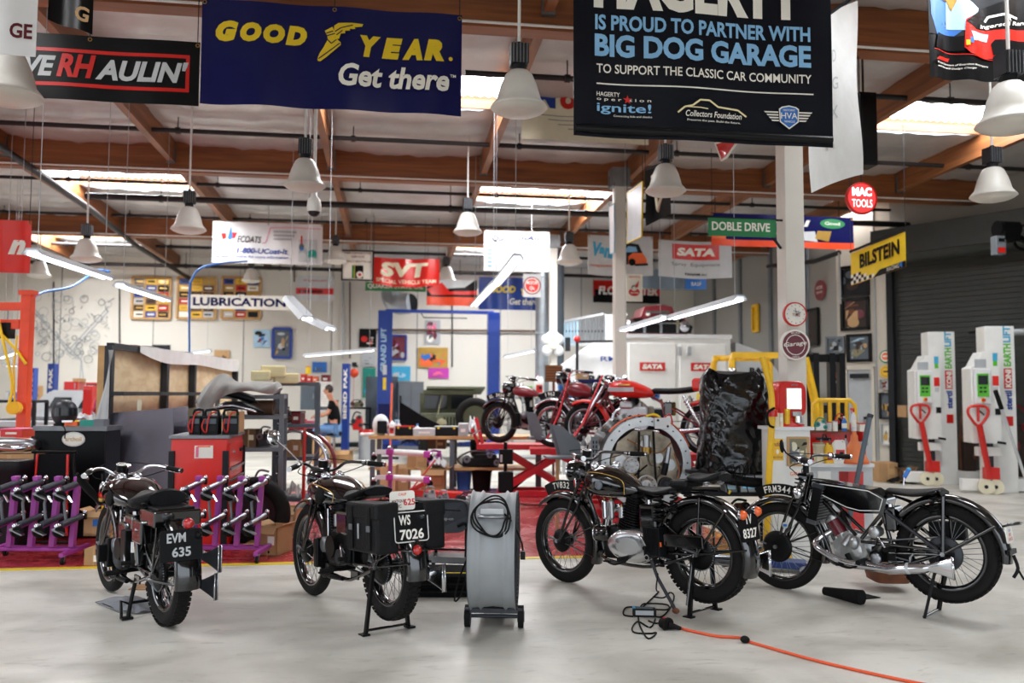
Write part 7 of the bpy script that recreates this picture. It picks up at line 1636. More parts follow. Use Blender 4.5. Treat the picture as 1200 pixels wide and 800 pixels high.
mb=MB();mb.box((-.1,.3,1.3),(1.2,.04,.45),'olive');mb.box((-.35,.27,1.32),(.5,.02,.3),'dark_glass');mb.box((.25,.27,1.32),(.5,.02,.3),'dark_glass');mb.build('windscreen',rt)
mb=MB();mb.box((.05,-.78,.82),(.8,.05,.5),'olive')
for i in range(8):mb.box((-.2+i*.07,-.81,.84),(.03,.02,.36),'vinyl_black')
mb.build('grille',rt)
for s_ in(-1,1):mb=MB();mb.lathe([(.001,.03),(.1,.02),(.11,0)],(.05+s_*.3,-.80,.88),(0,-1,0),'khaki',22);mb.build('headlamp',rt)
for x in(-.62,.62):
 for y in(-.35,1.3):mb=MB();mb.torus((x,y,.38),(1,0,0),.29,.09,'tire_rubber',32,10,flat=1.1);t=mb.build('wheel',rt);mb=MB();mb.cyl((x-.06,y,.38),(x+.06,y,.38),.2,'olive',n=20);mb.build('rim',t)
for s_ in(-1,1):mb=MB();mb.box((s_*.6,-.4,.82),(.32,.8,.04),'olive');mb.build('wing',rt,bevel=.01)
item('tire','big off-road tire with olive wheel standing right of the green military vehicle',542,466,570,512,16.4,'tire_rubber','olive',.2).location.z+=-.0
p=at(90,520,17.0);rt=thing('pickup_truck','pale grey truck cab with curved windows behind the black cabinet','vehicle',(p.x,p.y,0),0)
zc=at(84,457,17.0).z;rings=[]
mb=MB();mb.loft([[V((x*s_,y,z))for x,z in((-.85,.6),(.85,.6),(.9,1.15),(.72,zc-.12),(.5,zc),(-.5,zc),(-.72,zc-.12),(-.9,1.15))]for y,s_ in((0,.94),(.15,1),(1.1,1),(1.2,.95))],'grey_white',False);mb.build('cab',rt,bevel=.04)
mb=MB();
for x0,x1 in((-.55,-.1),(.0,.55)):mb.prism([(x0,1.18),(x1,1.18),(x1-.02,zc-.14),(x0+.12,zc-.14)],(0,-.03,0),(1,0,0),(0,0,1),(0,1,0),.02,'dark_glass')
mb.build('rear_window',rt)
mb=MB();mb.box((0,-1.0,.75),(1.7,2.0,.5),'grey_white');mb.box((0,-1.0,1.0),(1.55,1.85,.04),'dark_grey');mb.build('truck_bed',rt,bevel=.04)
for x in(-.8,.8):
 for y in(-1.2,1.0):mb=MB();mb.torus((x,y,.36),(1,0,0),.27,.09,'tire_rubber',28,10);mb.build('wheel',rt)
def locker(lb,x0,y0,x1,D,mat,nd=2,name='metal_locker',cat_='locker',z0=0,yb=None,dp=.5):
 b,w,h=pb(x0,y0,x1,yb or y0+50,D);zt=at((x0+x1)/2,y0,D).z;zb_=0 if yb is None else b.z;h=zt-zb_
 rt=thing(name,lb,cat_,(b.x,b.y+dp/2,zb_),0);mb=MB();mb.box((0,0,h/2),(w,dp,h),mat);mb.build('body',rt,bevel=.01)
 for i in range(nd):
  mb=MB();x=(i+.5)/nd*w-w/2;mb.box((x,-dp/2-.01,h/2),(w/nd*.92,.02,h*.94),mat);d_=mb.build('door',rt,bevel=.006);mb=MB();mb.box((x+w/nd*.36,-dp/2-.03,h*.5),(.02,.02,.12),'steel');mb.build('handle',d_)
 return rt
locker('grey double locker left of the big blue lift post',428,441,443,22.6,'slate_grey',1);locker('tall grey locker right of the big blue lift post',455,441,466,22.0,'slate_grey',1)
locker('wide grey metal cupboard behind the military vehicle bonnet',466,447,496,21.8,'mid_grey',2);lk=locker('dark grey wall cabinet with paper chart above the seated person',352,448,387,20.6,'slate_grey',2,'wall_cabinet','cabinet',yb=480)
mb=MB();mb.box((.2,-.275,.38),(.38,.01,.6),'paper')
for i in range(9):mb.box((.2,-.282,.14+i*.06),(.32,.003,.01),'light_grey')
mb.build('paper_chart',lk)
locker('grey cabinet on the floor below the wall cabinet',352,500,372,20.6,'dark_grey',1,'floor_cabinet','cabinet')
item('carton','big flat brown carton leaning below the wall cabinet',366,498,384,530,18.2,'cardboard','tan',.3).location.z=0
item('opencarton','open brown carton on the floor in front of the seated person',386,522,410,536,18.5,'cardboard','tan',.4).location.z=0
for i,(lb,x0,x1,y0,m1,m2)in enumerate((('red oil bottle row end on the wall cabinet',352,358,438,'red_paint','orange'),('red box second along on the wall cabinet',359,365,440,'bright_red','orange'),('orange box in the middle of the wall cabinet top',366,372,441,'orange','red_paint'),('maroon box at the right of the wall cabinet top',376,386,439,'dark_red','maroon'),('yellow topped tin stacked highest on the wall cabinet',357,363,429,'bright_yellow','orange'))):
 b,w,h=pb(x0,y0,x1,448,20.7);item('box' if i!=4 else 'can',lb,x0,y0,x1,448 if i!=4 else 438,20.7,m1,m2,.2)
p=at(415,437,22);rt=thing('punching_ball','round orange ball hanging from the wall between the blue posts','ball',tuple(p));mb=MB();mb.ball((0,0,0),(.11,.11,.12),'orange_paint',20,12);mb.build('ball',rt);mb=MB();mb.box((0,.05,.22),(.12,.1,.12),'dark_grey');mb.cyl((0,0,.1),(0,0,.2),.012,'dark_grey');mb.tube([(0,.05,.25),(0,2.4,.25)],.02,'dark_grey',6);mb.build('wall_mount',rt);mb=MB();mb.tube([(0,0,-.1),(-.02,0,-.9)],.006,'red_paint',5);mb.build('cord',rt)
rt=thing('floor_squeegee','wooden handled squeegee leaning by the big blue lift post','squeegee',tuple(fl(457,538)));mb=MB();mb.cyl((0,0,.03),(.02,.1,1.75),.022,'orange',n=8);mb.build('handle',rt);mb=MB();mb.box((0,0,.03),(.4,.05,.06),'dark_grey');mb.build('head',rt)
item('can','grey oil drum with red lid standing right of the seated person',419,490,436,525,19.5,'light_grey','red_paint',.3).location.z=.0
item('can','cream gas cylinder standing against the big blue lift post',437,464,447,512,19.8,'cream','dark_grey',.2).location.z=.0
item('engine','red and black machine parts stacked between the blue posts',411,482,424,505,20.5,'red_paint','dark_steel',.4)
shelf_unit('steel_shelf','dark workbench shelf between the two blue posts near the wall',(at(418,500,22.5).x,at(418,500,22.5).y,0),0,.7,.5,at(418,478,22.5).z,[.2,.7,at(418,478,22.5).z],'dark_grey')
item('engine','brown machine with pulleys on the dark shelf between the blue posts',410,468,426,477,22.5,'khaki','dark_steel',.3)
rt=thing('fire_extinguisher','black and silver cylinder with red hose on the wall behind the orange hoist','extinguisher',tuple(at(37,475,19)));mb=MB();mb.cyl((0,0,-.7),(0,0,.3),.12,'dark_grey',n=18);mb.ball((0,0,.3),.12,'dark_grey');mb.build('cylinder',rt);mb=MB();mb.tube([(0,0,.4),(.15,-.1,.3),(.14,-.1,-.3)],.04,'red_paint',6,k=3);mb.build('hose',rt);rt.location.z=.75
locker('red tool chest high on the back shelf behind the truck cab',75,447,90,18.5,'red_paint',1,'tool_chest','tool chest',yb=457);locker('tall red cabinet beside the truck cab and the plywood rack',96,452,106,14.3,'red_paint',1,'tool_cabinet','cabinet')
shelf_unit('steel_shelf','pale steel shelf unit behind the truck cab holding the red tool chest',(at(94,457,18.5).x,at(94,457,18.5).y+.3,0),RY,.9,.6,at(94,457.6,18.5).z,[.3,1.0,at(94,457.6,18.5).z-.022],'light_grey')
item('box','red tool box at the right end of the back shelf behind the truck cab',100,448,113,457,18.5,'dark_red','red_paint',.4);item('carton','tan cardboard box on the red tool chest',85,443,90,447,18.5,'tan','tan',.4)
shelf_unit('steel_shelf','low dark shelving behind the orange hoist',(at(2,480,14.0).x,at(10,480,14.0).y,0),0,1.2,.5,at(10,470,14.0).z,[.3,.9,at(10,470,14.0).z],'dark_grey')
for lb,x0,x1,ly,m1,m2,kd in(('white tub on the low dark shelving at the left edge',0,7,470,'white_paint','light_grey','can'),('blue box on the low dark shelving behind the orange hoist',10,18,470,'mid_blue','pale_blue','box'),('silver can on the low dark shelving near the orange post',19,24,470,'grey_white','steel','can')):
 item(kd,lb,x0,ly-12,x1,ly,14.0,m1,m2,.3)
mb=MB();c=at(470,352,22.5);mb.tube([c+V((-.25,.3,.35)),c+V((-.25,.1,.1)),c+V((-.1,-.1,-.1)),c+V((.25,-.3,-.1))],.27,'galv',18,k=5);o=struct(mb.build('trim_duct'));mb=MB();d0=c+V((.25,-.3,-.1));mb.cyl(d0+V((-.02,.02,0)),d0+V((.01,-.012,0)),.25,'vinyl_black',n=24);mb.build('duct_mouth',o)
p=at(636,400,19.6);mb=MB();mb.cyl((p.x,p.y,0),(p.x,p.y,bz(p.y)+.4),.17,'galv',n=24);
for z in(1.6,2.9,4.2):mb.torus((p.x,p.y,z),(0,0,1),.175,.02,'galv',24,6)
struct(mb.build('trim_round_duct'))
mb=MB();p=at(656,400,19.8);mb.cyl((p.x,p.y,0),(p.x,p.y,bz(p.y)),.10,'slate_grey',n=18);struct(mb.build('trim_pipe_riser'))
rt=thing('plaster_ornament','white plaster ornament fixed to the far column','ornament',tuple(at(648,403,18.8)));mb=MB()
for a,z in((-.14,.1),(.14,.1),(0,0),(-.13,-.14),(.13,-.14),(-.05,.16),(.06,.15)):mb.ball((a,0,z),(.12,.08,.12),'white_sheet',12,8)
mb.build('relief',rt);mb=MB();mb.torus((0,-.06,0),(0,1,0),.1,.025,'cream',18,6);mb.build('ring',rt)
def poster(lb,box,Y,pal,n,seed,frame=None,group=None,name='poster',nx=None):
 x0,x1,z0,z1=prect(*box,Y);rt=thing(name,lb,'poster' if name=='poster' else 'picture',((x0+x1)/2,Y,z0),0,group);s=Sheet(x1-x0,z1-z0,0);s.base(pal[0],.02).build('mounting_board',rt);s.art(.03,.03,s.w-.03,s.h-.03,pal,n,seed);s.mb.build('printed_image',rt)
 if frame:mb=MB();t=frame[1];w,h=s.w,s.h;[mb.box((a,-.012,h/2),(t,.05,h),frame[0])for a in(-w/2,w/2)];[mb.box((0,-.012,z),(w,.05,t),frame[0])for z in(0,h)];mb.build('picture_frame',rt)
 return rt
YP=YW-.04
poster('blue car poster left of the pair behind the shelf',(297,386,317,407),YP,['pale_blue','mid_blue','dark_red','paper','dark_grey'],12,1);poster('dark framed poster with blue border right of the blue car poster',(320,385,341,419),YP,['slate_grey','dark_grey','grey_white','mid_blue','tan'],14,2,('blue_paint',.08))
poster('black poster with a red and white shape left of the blue lift post',(421,385,441,407),YP,['vinyl_black','dark_grey','red_paint','paper'],7,3);poster('pink and maroon car poster inside the blue lift',(454,393,476,421),YP,['plum','pink','maroon','light_grey','magenta'],12,4,('blue_paint',.05))
poster('small speckled poster high inside the blue lift',(498,375,516,403),YP,['light_grey','plum','slate_grey','paper','pink'],22,5);poster('orange bordered poster of blue cars inside the blue lift',(490,407,525,431),YP,['gold','mid_blue','cyan','dark_grey','orange'],16,6)
poster('pale turquoise picture behind the grey lockers',(457,429,481,446),YP,['cyan','pale_blue','grey_white'],8,7);poster('pink and purple poster above the military vehicle',(502,431,526,443),YP,['magenta','pink','light_grey','purple'],12,8)
poster('blue picture of trucks above the wall cabinet',(366,424,383,436),YP,['mid_blue','slate_grey','pale_blue'],8,9);poster('dark poster by the long level tube light',(424,413,440,429),YP,['grey_white','dark_grey','light_grey'],10,10)
poster('teal poster left of the blue lift post',(425,431,440,466),YP,['teal','tan','slate_grey','cyan'],10,11);poster('small framed picture above the plywood rack',(178,404,199,415),YP,['dark_grey','mid_blue','tan'],8,12);poster('wooden plaque above the right end of the plywood rack',(251,410,269,422),YP,['tan','brown'],6,13)
poster('brown framed notice low on the wall by the lettered blue post',(37,452,50,470),YP,['tan','dark_brown','brown'],8,14)
for lb,box,sd in(('board of coloured licence plates, leftmost of the three',(155,325,200,373),21),('board of coloured licence plates between the other two boards',(208,325,253,373),22),('board of coloured licence plates right of the others behind the lubrication sign',(260,325,305,373),23)):
 x0,x1,z0,z1=prect(*box,YP);rt=thing('licence_plate_board',lb,'plate board',((x0+x1)/2,YP,z0),0,'licence plate boards on the back wall');s=Sheet(x1-x0,z1-z0,0);s.base('tan',.03).build('board',rt)
 rn=random.Random(sd);cols=['hoist_yellow','vinyl_black','paper','blue_paint','grey_white','gold','dark_grey','red_paint','slate_grey','brown']
 for i in range(3):
  for j in range(6):a=s.w*(.05+.31*i);b_=s.h*(.03+.16*j);s.rect(a,b_,a+s.w*.28,b_+s.h*.13,rn.choice(cols));s.rect(a+s.w*.05,b_+s.h*.045,a+s.w*.23,b_+s.h*.085,rn.choice(['paper','dark_grey','gold']))
 s.n=0;s.mb.build('licence_plates',rt);mb=MB();[mb.box((a,-.02,s.h/2),(.06,.05,s.h),'wood')for a in(-s.w/2,-s.w/6,s.w/6,s.w/2)];[mb.box((0,-.02,z),(s.w,.05,.06),'wood')for z in(0,s.h)];mb.build('wood_frame',rt)
x0,x1,z0,z1=prect(30,345,130,455,YW-.01);rt=thing('wall_drawing','large faint pencil drawing of machinery on the white back wall','wall drawing',((x0+x1)/2,YW-.012,z0));s=Sheet(x1-x0,z1-z0,0);rn=random.Random(12)
w_,h_=s.w,s.h
for off in(0,.05):s.line([(w_*(.04+off),h_*.84),(w_*.52,h_*(.42-off)),(w_*.96,h_*(.88-off))],.035,'light_grey');s.line([(w_*(.30+off),h_*.02),(w_*.36,h_*.3),(w_*.5,h_*.44),(w_*.66,h_*.3),(w_*(.7-off),h_*.04)],.03,'light_grey')
for i in range(110):a,b_=rn.uniform(.02,.98)*w_,rn.uniform(.3,.98)*h_;r_=rn.uniform(.02,.14);(s.line([(a,b_),(a+r_*rn.uniform(-2,2),b_+r_)],.02,rn.choice(['light_grey','mid_grey']))if i%2 else s.line([(a+r_*math.cos(k*PI/4),b_+r_*math.sin(k*PI/4))for k in range(9)],.016,rn.choice(['light_grey','mid_grey'])))
s.mb.build('pencil_lines',rt);mb=MB();mb.box((0,.006,h_/2),(w_,.004,h_),'wall_white');mb.build('ground_coat',rt)
def scissor_table(lb,x0,x1,D,ztop,yaw=RY,base=True,ramp=True):
 a,b_=at(x0,520,D),at(x1,520,D);c=(a+b_)/2;w=(b_-a).length;rt=thing('lift_table',lb,'lift table',(c.x,c.y+.3,0),yaw)
 mb=MB();mb.box((0,0,ztop-.03),(w,.6,.05),'lift_red');mb.box((0,-.31,ztop-.04),(w,.03,.08),'lift_red');mb.build('table_top',rt,bevel=.006)
 mb=MB();mb.box((0,-.25,.05),(w*.62,.07,.08),'lift_red');mb.box((0,.25,.05),(w*.62,.07,.08),'lift_red');mb.box((-w*.3,0,.05),(.08,.56,.08),'lift_red');mb.box((w*.3,0,.05),(.08,.56,.08),'lift_red');mb.build('base_frame',rt,bevel=.005)
 for s_ in(-1,1):mb=MB();mb.beam((-w*.28,s_*.22,.1),(w*.28,s_*.22,ztop-.1),.04,.09,'lift_red');mb.build('scissor_arm',rt);mb=MB();mb.beam((w*.28,s_*.17,.1),(-w*.28,s_*.17,ztop-.1),.04,.09,'lift_red');mb.build('scissor_arm',rt)
 mb=MB();mb.cyl((-w*.2,0,.1),(w*.05,0,ztop*.6),.04,'dark_steel');mb.build('hydraulic_ram',rt)
 if ramp:mb=MB();mb.beam((-w/2+.08,-.12,ztop),(-w/2-.02,-.12,ztop+.38),.12,.05,'lift_red');mb.beam((-w/2+.02,-.2,ztop),(-w/2-.08,-.22,ztop+.22),.05,.04,'lift_red');mb.cyl((-w/2-.1,-.25,ztop+.12),(-w/2+.05,-.25,ztop+.2),.012,'chrome');mb.build('wheel_clamp',rt,bevel=.005)
 return rt
zT=at(600,519,12.9).z
scissor_table('red lift table carrying the black motorcycle behind the chrome one',562,700,12.6,zT)
scissor_table('red lift table carrying the red cafe racer',668,860,10.6,zT,ramp=False)
scissor_table('red lift table carrying the chrome fendered motorcycle',625,790,11.6,zT,ramp=False)
make_bike(dict(front=(585,500),rear=(668,500),fd=12.9,rd=12.0+.35,zb=zT,R=.31,label='small black motorcycle on the far lift table beside the big off-road tire',bar_h=.95,bar_w=.33,tank='pear',tank_mat='dark_red',tank_top=.86,badge='none',engine='single',case_mat='cast_alloy',saddle=dict(x0=.2,x1=.6,z=.74,hw=.13),rim='black_paint',stand='centre',fguard=(40,195),front_plate=('SL 3434',84,'paper'),lamp_z=.83))
make_bike(dict(front=(648,500),rear=(735,500),fd=11.9,rd=10.95+.4,zb=zT,R=.32,label='motorcycle with chrome front fender and 1962 plate on the middle lift table',bar_h=1.04,bar_w=.33,tank='pear',tank_mat='dark_red',tank_top=.9,badge='none',engine='single',case_mat='cast_alloy',frame_mat='dark_red',guard_mat='chrome',rim='chrome',saddle=dict(x0=.1,x1=.6,z=.78,hw=.14,th=.07),stand='centre',fguard=(35,200),front_plate=('1962',84,'paper'),lamp_z=.96,bar_mat='chrome'))
def cafe(root,P,k):
 mb=MB();mb.box(P(.02,0,.86),(.22,.22,.16),'bright_red');mb.box(P(-.05,0,.86),(.1,.18,.12),'bright_red');mb.build('seat_hump',root,bevel=.04,seg=3)
 for s_ in(-1,1):
  mb=MB();mb.tube([P(.2,s_*.11,.72),P(.0,s_*.11,.33)],.018,'chrome',8);mb.spring(P(.18,s_*.11,.68),P(.03,s_*.11,.40),.03,.007,9,'chrome');mb.build('shock_absorber',root)
  mb=MB();mb.tube([P(1.12,s_*.085,.84),(k*1.38,s_*.085,.36)],.028,'chrome',12);mb.build('fork_tube',root)
 mb=MB();mb.ball(P(1.22,0,.78),(.1,.1,.1),'vinyl_black',18,12);mb.build('headlamp_cover',root)
 mb=MB();mb.box(P(.90,.137,.80),(.30*k,.012,.055),'grey_white');mb.box(P(.86,.139,.86),(.14*k,.01,.02),'gold');mb.box(P(.90,-.137,.80),(.30*k,.012,.055),'grey_white');mb.build('tank_stripe',root)
 mb=MB()
 for s_ in(-1,1):mb.tube([P(.86,s_*.08,.58),P(.98,s_*.12,.5),P(.94,s_*.14,.36),P(.5,s_*.15,.28),P(-.1,s_*.16,.34)],.022,'chrome',10,k=4)
 mb.build('exhaust',root)
 mb=MB();mb.box(P(.76,0,.45),(.34*k,.26,.28),'cast_alloy');mb.cyl(P(.66,-.14,.38),P(.66,.14,.38),.09,'cast_alloy');mb.box(P(.84,0,.6),(.18,.3,.1),'cast_alloy');mb.build('engine_block',root,bevel=.03)
make_bike(dict(front=(686,500),rear=(826,500),fd=11.2,rd=10.4,zb=zT,R=.31,label='bright red cafe racer motorcycle with brown seat on the near lift table',bar_h=.88,bar_w=.3,pull=.1,tank='pear',tank_mat='bright_red',tank_top=.92,tank_w=.14,badge='none',engine='single',case_mat='cast_alloy',frame_mat='dark_red',guard_mat='bright_red',rim='steel',saddle=dict(x0=-.05,x1=.58,z=.80,hw=.12,th=.06,rise=.04,springs=False),stand='centre',fguard=(60,165),rguard=(60,110),lamp_z=.80,speedo=False,bar_mat='chrome',extra=[cafe]))
rt=thing('tie_down_strap','red tie-down strap from the cafe racer fork to the grey bracket','strap',tuple(at(683,500,10.3)));c=rt.location.copy();mb=MB();mb.tube([at(706,440,10.9)-c,at(683,496,10.5)-c,at(662,528,10.0)-c],.014,'lift_red',6);mb.build('webbing',rt);mb=MB();mb.box(at(668,516,10.2)-c,(.05,.04,.14),'steel',(0,.6,0));mb.build('buckle',rt)
rt=thing('tie_down_strap','red tie-down strap from the chrome fendered motorcycle down to its lift table','strap',tuple(at(650,490,11.3)));c=rt.location.copy();mb=MB();mb.tube([at(668,437,11.7)-c,at(655,485,11.4)-c,at(641,514,11.3)-c],.014,'lift_red',6);mb.build('webbing',rt);mb=MB();mb.box(at(646,504,11.3)-c,(.04,.04,.1),'steel',(0,.5,0));mb.build('buckle',rt)
for lb,pts,D in(('grey folded steel wheel chock plate left of the big ring engine',[(648,497),(660,500),(672,512),(690,530),(690,535),(658,536)],9.6),('grey steel wheel chock plate behind the first, at the chrome front wheel',[(620,483),(628,484),(636,505),(634,516),(626,515)],11.2)):
 P=[at(x,y,D)for x,y in pts];c=sum(P,V())/len(P);rt=thing('wheel_chock',lb,'wheel chock',tuple(c));mb=MB();mb.prism([((q-c).dot(RT),(q-c).z)for q in P],(0,0,0),RT,(0,0,1),FW,.03,'mid_grey');mb.build('plate',rt);mb=MB();mb.prism([((q-c).dot(RT),(q-c).z)for q in P],(0,.25,0),RT,(0,0,1),FW,.03,'mid_grey');mb.box((.02,.12,min((q-c).z for q in P)+.03),(.2,.28,.03),'mid_grey');mb.build('back_plate',rt)
DE=8.7;c=at(757,542,DE);Ro=.46;rt=thing('ring_engine','big engine behind a round steel ring plate, with belts and pulleys, on a stand','engine',(c.x,c.y,0),RY+.06)
z0=c.z;mb=MB();mb.lathe([(Ro-.085,-.02),(Ro,-.02),(Ro,.012),(Ro-.085,.012)],(0,0,z0),(0,1,0),'cast_alloy',64,True,smooth=False)
for i in range(22):a=2*PI*i/22;mb.cyl(((Ro-.04)*math.cos(a),-.026,z0+(Ro-.04)*math.sin(a)),((Ro-.04)*math.cos(a),-.018,z0+(Ro-.04)*math.sin(a)),.009,'dark_steel',n=8)
mb.build('ring_plate',rt)
mb=MB();mb.lathe([(Ro-.01,.0),(Ro-.01,.55),(Ro-.06,.6)],(0,0,z0),(0,1,0),'dark_steel',48);mb.build('outer_shell',rt)
mb=MB();rn=random.Random(8)
mb.prism([(-.3,-.3),(.3,-.3),(.34,0),(.26,.24),(.1,.32),(-.12,.32),(-.28,.2),(-.34,-.05)],(0,.16,z0),(1,0,0),(0,0,1),(0,1,0),.2,'grimy_alloy');cs=mb.build('crankcase',rt,bevel=.03,seg=3)
mb=MB()
for(x,z,r_)in((-.26,.02,.1),(.24,-.02,.1),(.2,-.2,.09),(-.2,-.22,.08),(0,.18,.1),(-.12,.0,.08),(.12,.05,.09)):mb.cyl((x,.1,z0+z),(x,.0,z0+z),r_,'grimy_alloy',n=20);mb.cyl((x,0,z0+z),(x,-.015,z0+z),r_*.6,'cast_alloy',n=16)
mb.build('casting_boss',cs)
for(x,z,r_,mt)in((-.01,-.22,.105,'cast_alloy'),(-.16,-.02,.075,'grey_white'),(-.20,-.2,.07,'cast_alloy'),(.2,-.22,.08,'dark_steel')):
 mb=MB();mb.lathe([(.001,-.05),(r_*.25,-.05),(r_*.3,-.035),(r_*.6,-.03),(r_*.65,-.045),(r_*.9,-.045),(r_,-.05),(r_,-.02),(r_*.88,.0),(r_,.02),(.001,.02)],(x,-.03,z0+z),(0,1,0),mt,32)
 for i in range(8):a=2*PI*i/8;mb.cyl((x+r_*.75*math.cos(a),-.082,z0+z+r_*.75*math.sin(a)),(x+r_*.75*math.cos(a),-.07,z0+z+r_*.75*math.sin(a)),r_*.07,'dark_steel',n=6)
 mb.build('pulley',rt)
for xa_,xb_ in((-.09,-.10),(.09,.08)):mb=MB();mb.beam((xa_,-.05,z0-.2),(xb_*.8,-.05,z0+.32),.012,.022,'black_rubber',up=(1,0,0));mb.build('belt',rt)
mb=MB();mb.cyl((0,-.03,z0+.16),(0,-.03,z0+.28),.035,'cast_alloy',n=14);mb.cyl((0,-.03,z0+.1),(0,-.03,z0+.16),.05,'brass',n=14);mb.build('fuel_pump',rt)
mb=MB();mb.cyl((.19,-.04,z0-.1),(.23,-.04,z0+.16),.022,'steel',n=12);mb.cyl((.17,-.04,z0-.12),(.2,-.04,z0+.0),.03,'black_metal',n=12);mb.build('ignition_coil',rt)
mb=MB();mb.tube([(-.33,-.02,z0-.1),(-.2,-.06,z0-.16),(.0,-.05,z0-.02)],.009,'black_rubber',6,k=4);mb.tube([(.25,-.02,z0+.2),(.1,-.05,z0+.1),(-.2,-.04,z0+.24)],.007,'copper',6,k=4);mb.tube([(.28,-.03,z0+.1),(.33,-.05,z0-.1),(.22,-.05,z0-.28)],.007,'copper',6,k=4);mb.build('pipework',rt)
mb=MB()
for i in range(4):a0=math.radians(60+i*18);mb.tube([((Ro+.02)*math.cos(a0+.03*j),.05+.09*j,z0+(Ro+.015*(j%2))*math.sin(a0+.03*j))for j in range(6)],.008,'black_rubber',5,k=3)
for i in range(2):mb.tube([((Ro+.02)*math.cos(math.radians(t)),.03+.03*i,z0+(Ro+.02)*math.sin(math.radians(t)))for t in range(20+i*10,150,10)],.007,'orange',5,k=2)
mb.build('ignition_cables',rt)
mb=MB();mb.box((.16,-.05,z0+Ro-.06),(.155,.03,.11),'white_sheet');mb.cyl((.11,-.07,z0+Ro-.03),(.11,-.06,z0+Ro-.03),.013,'dark_grey',n=8);mb.cyl((.21,-.07,z0+Ro-.09),(.21,-.06,z0+Ro-.09),.013,'dark_grey',n=8);mb.tube([(.18,-.05,z0+Ro),(.24,-.04,z0+Ro+.03),(.27,-.02,z0+Ro-.06)],.008,'red_paint',6,k=3);mb.tube([(.0,-.02,z0+Ro+.01),(.08,-.03,z0+Ro+.03),(.14,-.03,z0+Ro+.0)],.012,'bright_yellow',6,k=3);mb.build('junction_box',rt)
for i in range(5):a=math.radians(112+i*17);mb=MB();fins(mb,(.0+.3*math.cos(a),.34,z0+.3*math.sin(a)),(.55*math.cos(a),.36,z0+.5*math.sin(a)),.085,6,'cast_alloy');mb.build('cylinder',rt)
mb=MB();mb.box((-.52,.02,z0+.14),(.075,.02,.24),'mid_grey');[mb.box((-.535+.03*i,.006,z0+.07+.045*j),(.012,.006,.03),'vinyl_black')for i in range(2)for j in range(4)];mb.build('slotted_bracket',rt)
mb=MB()
for s_ in(-1,1):mb.beam((s_*.3,.25,z0-.38),(s_*.42,.25,.03),.05,.05,'black_metal');mb.beam((s_*.42,-.1,.03),(s_*.42,.7,.03),.06,.05,'black_metal')
mb.box((0,.25,z0-.36),(.7,.3,.05),'black_metal');mb.build('engine_stand',rt)
rt=thing('bracket_shelf','grey steel bracket shelf with silver bottle left of the ring engine','shelf',tuple(at(668,536,9.3)));mb=MB();mb.box((.0,.1,0),(.5,.3,.02),'mid_grey');mb.build('shelf_board',rt);mb=MB();mb.box((-.12,.1,-.42),(.035,.035,.84),'tan');mb.build('post',rt);zz=rt.location.z
t=item('bottle','grey metal bottle on the bracket shelf left of the ring engine',681,512,688,536,9.3,'dull_steel','steel',.1);t.location.z=zz+.01
DG=8.4;c=at(866,556,DG);rt0=thing('equipment_table','black steel table with test instruments under the bagged machine','table',(c.x+.02,c.y+.25,0),RY)
zt=at(866,578,DG-.1).z;mb=MB();mb.box((0,0,zt-.02),(.80,.5,.04),'dark_grey');mb.box((0,0,zt*.45),(.76,.46,.03),'black_metal');mb.build('table_top',rt0)
for x in(-.37,.37):
 for y in(-.22,.22):mb=MB();mb.box((x,y,zt/2),(.04,.04,zt),'black_metal');mb.build('leg',rt0)
zU=at(866,553,DG).z
mb=MB()
for x in(-.37,.2):mb.box((x,.2,(zt+zU)/2),(.04,.04,zU-zt),'black_metal')
mb.box((-.05,.1,zU-.015),(.8,.45,.03),'black_metal');mb.build('upper_shelf',rt0)
bx,wx,hx2=pb(835,441,907,556,DG);rt=thing('bagged_machine','machine wrapped in shiny black plastic bag beside the yellow hoist bar','bagged machine',(bx.x,bx.y+.25,zU),RY)
def bagf(u,v):
 a=2*PI*u;z=v*hx2;w_=wx/2*(1.02-.05*v-.45*max(0,v-.93)*3)*(1+.03*math.sin(9*v));dxx=-.02+.03*v
 r_=1+.025*abs(math.sin(8*a+31*v+3*math.sin(4*a)))+.05*math.sin(3*a+5*v)+.035*math.sin(7*a-11*v)+.03*abs(math.sin(5*a+17*v))+.02*abs(math.sin(11*a+23*v+2*math.sin(9*v)))
 ca,sa=math.cos(a),math.sin(a);ca=math.copysign(abs(ca)**.6,ca);sa=math.copysign(abs(sa)**.6,sa)
 top=-.16*max(0,v-.8)*(ca<0)*-ca*-1
 return V((dxx+w_*r_*ca,.27*r_*sa*(1-.35*max(0,v-.8)*3),z+.03*math.sin(4*a)*(v>.9)+top+(.02*math.sin(6*a)if v<.05 else 0)))
mb=MB();mb.grid(bagf,90,60,'bag_black');mb.add([bagf(i/40,1)for i in range(40)],[tuple(range(40))],'vinyl_black');mb.build('plastic_bag',rt)
mb=MB();mb.tube([(-wx/2-.05,-.1,-.02),(-.1,-.3,-.07),(.25,-.3,-.1),(wx/2+.1,-.2,-.06)],.05,'vinyl_black',10,k=4);mb.build('bag_hem',rt)
t=item('box','white oscilloscope with blue screen on the black equipment table',868,557,906,577,DG,'grey_white','white_sheet',.3,name='oscilloscope',category='oscilloscope');t.location.z=zt
mb=MB();mb.box((-.08,-.16,.09),(.11,.008,.09),'screen_blue');[mb.cyl((.03+.03*i,-.165,.05+.04*j),(.03+.03*i,-.15,.05+.04*j),.009,'mid_grey',n=10)for i in range(4)for j in range(3)];mb.build('screen_panel',t)
t=item('box','small grey meter with white display left of the oscilloscope',850,562,864,577,DG,'mid_grey','light_grey',.2,name='bench_meter',category='meter');t.location.z=zt;mb=MB();mb.box((0,-.11,.06),(.08,.008,.06),'pale_blue');mb.build('display',t)
rt=thing('test_cables','loose black cables hanging over the equipment table','cable',(c.x,c.y,zt));mb=MB()
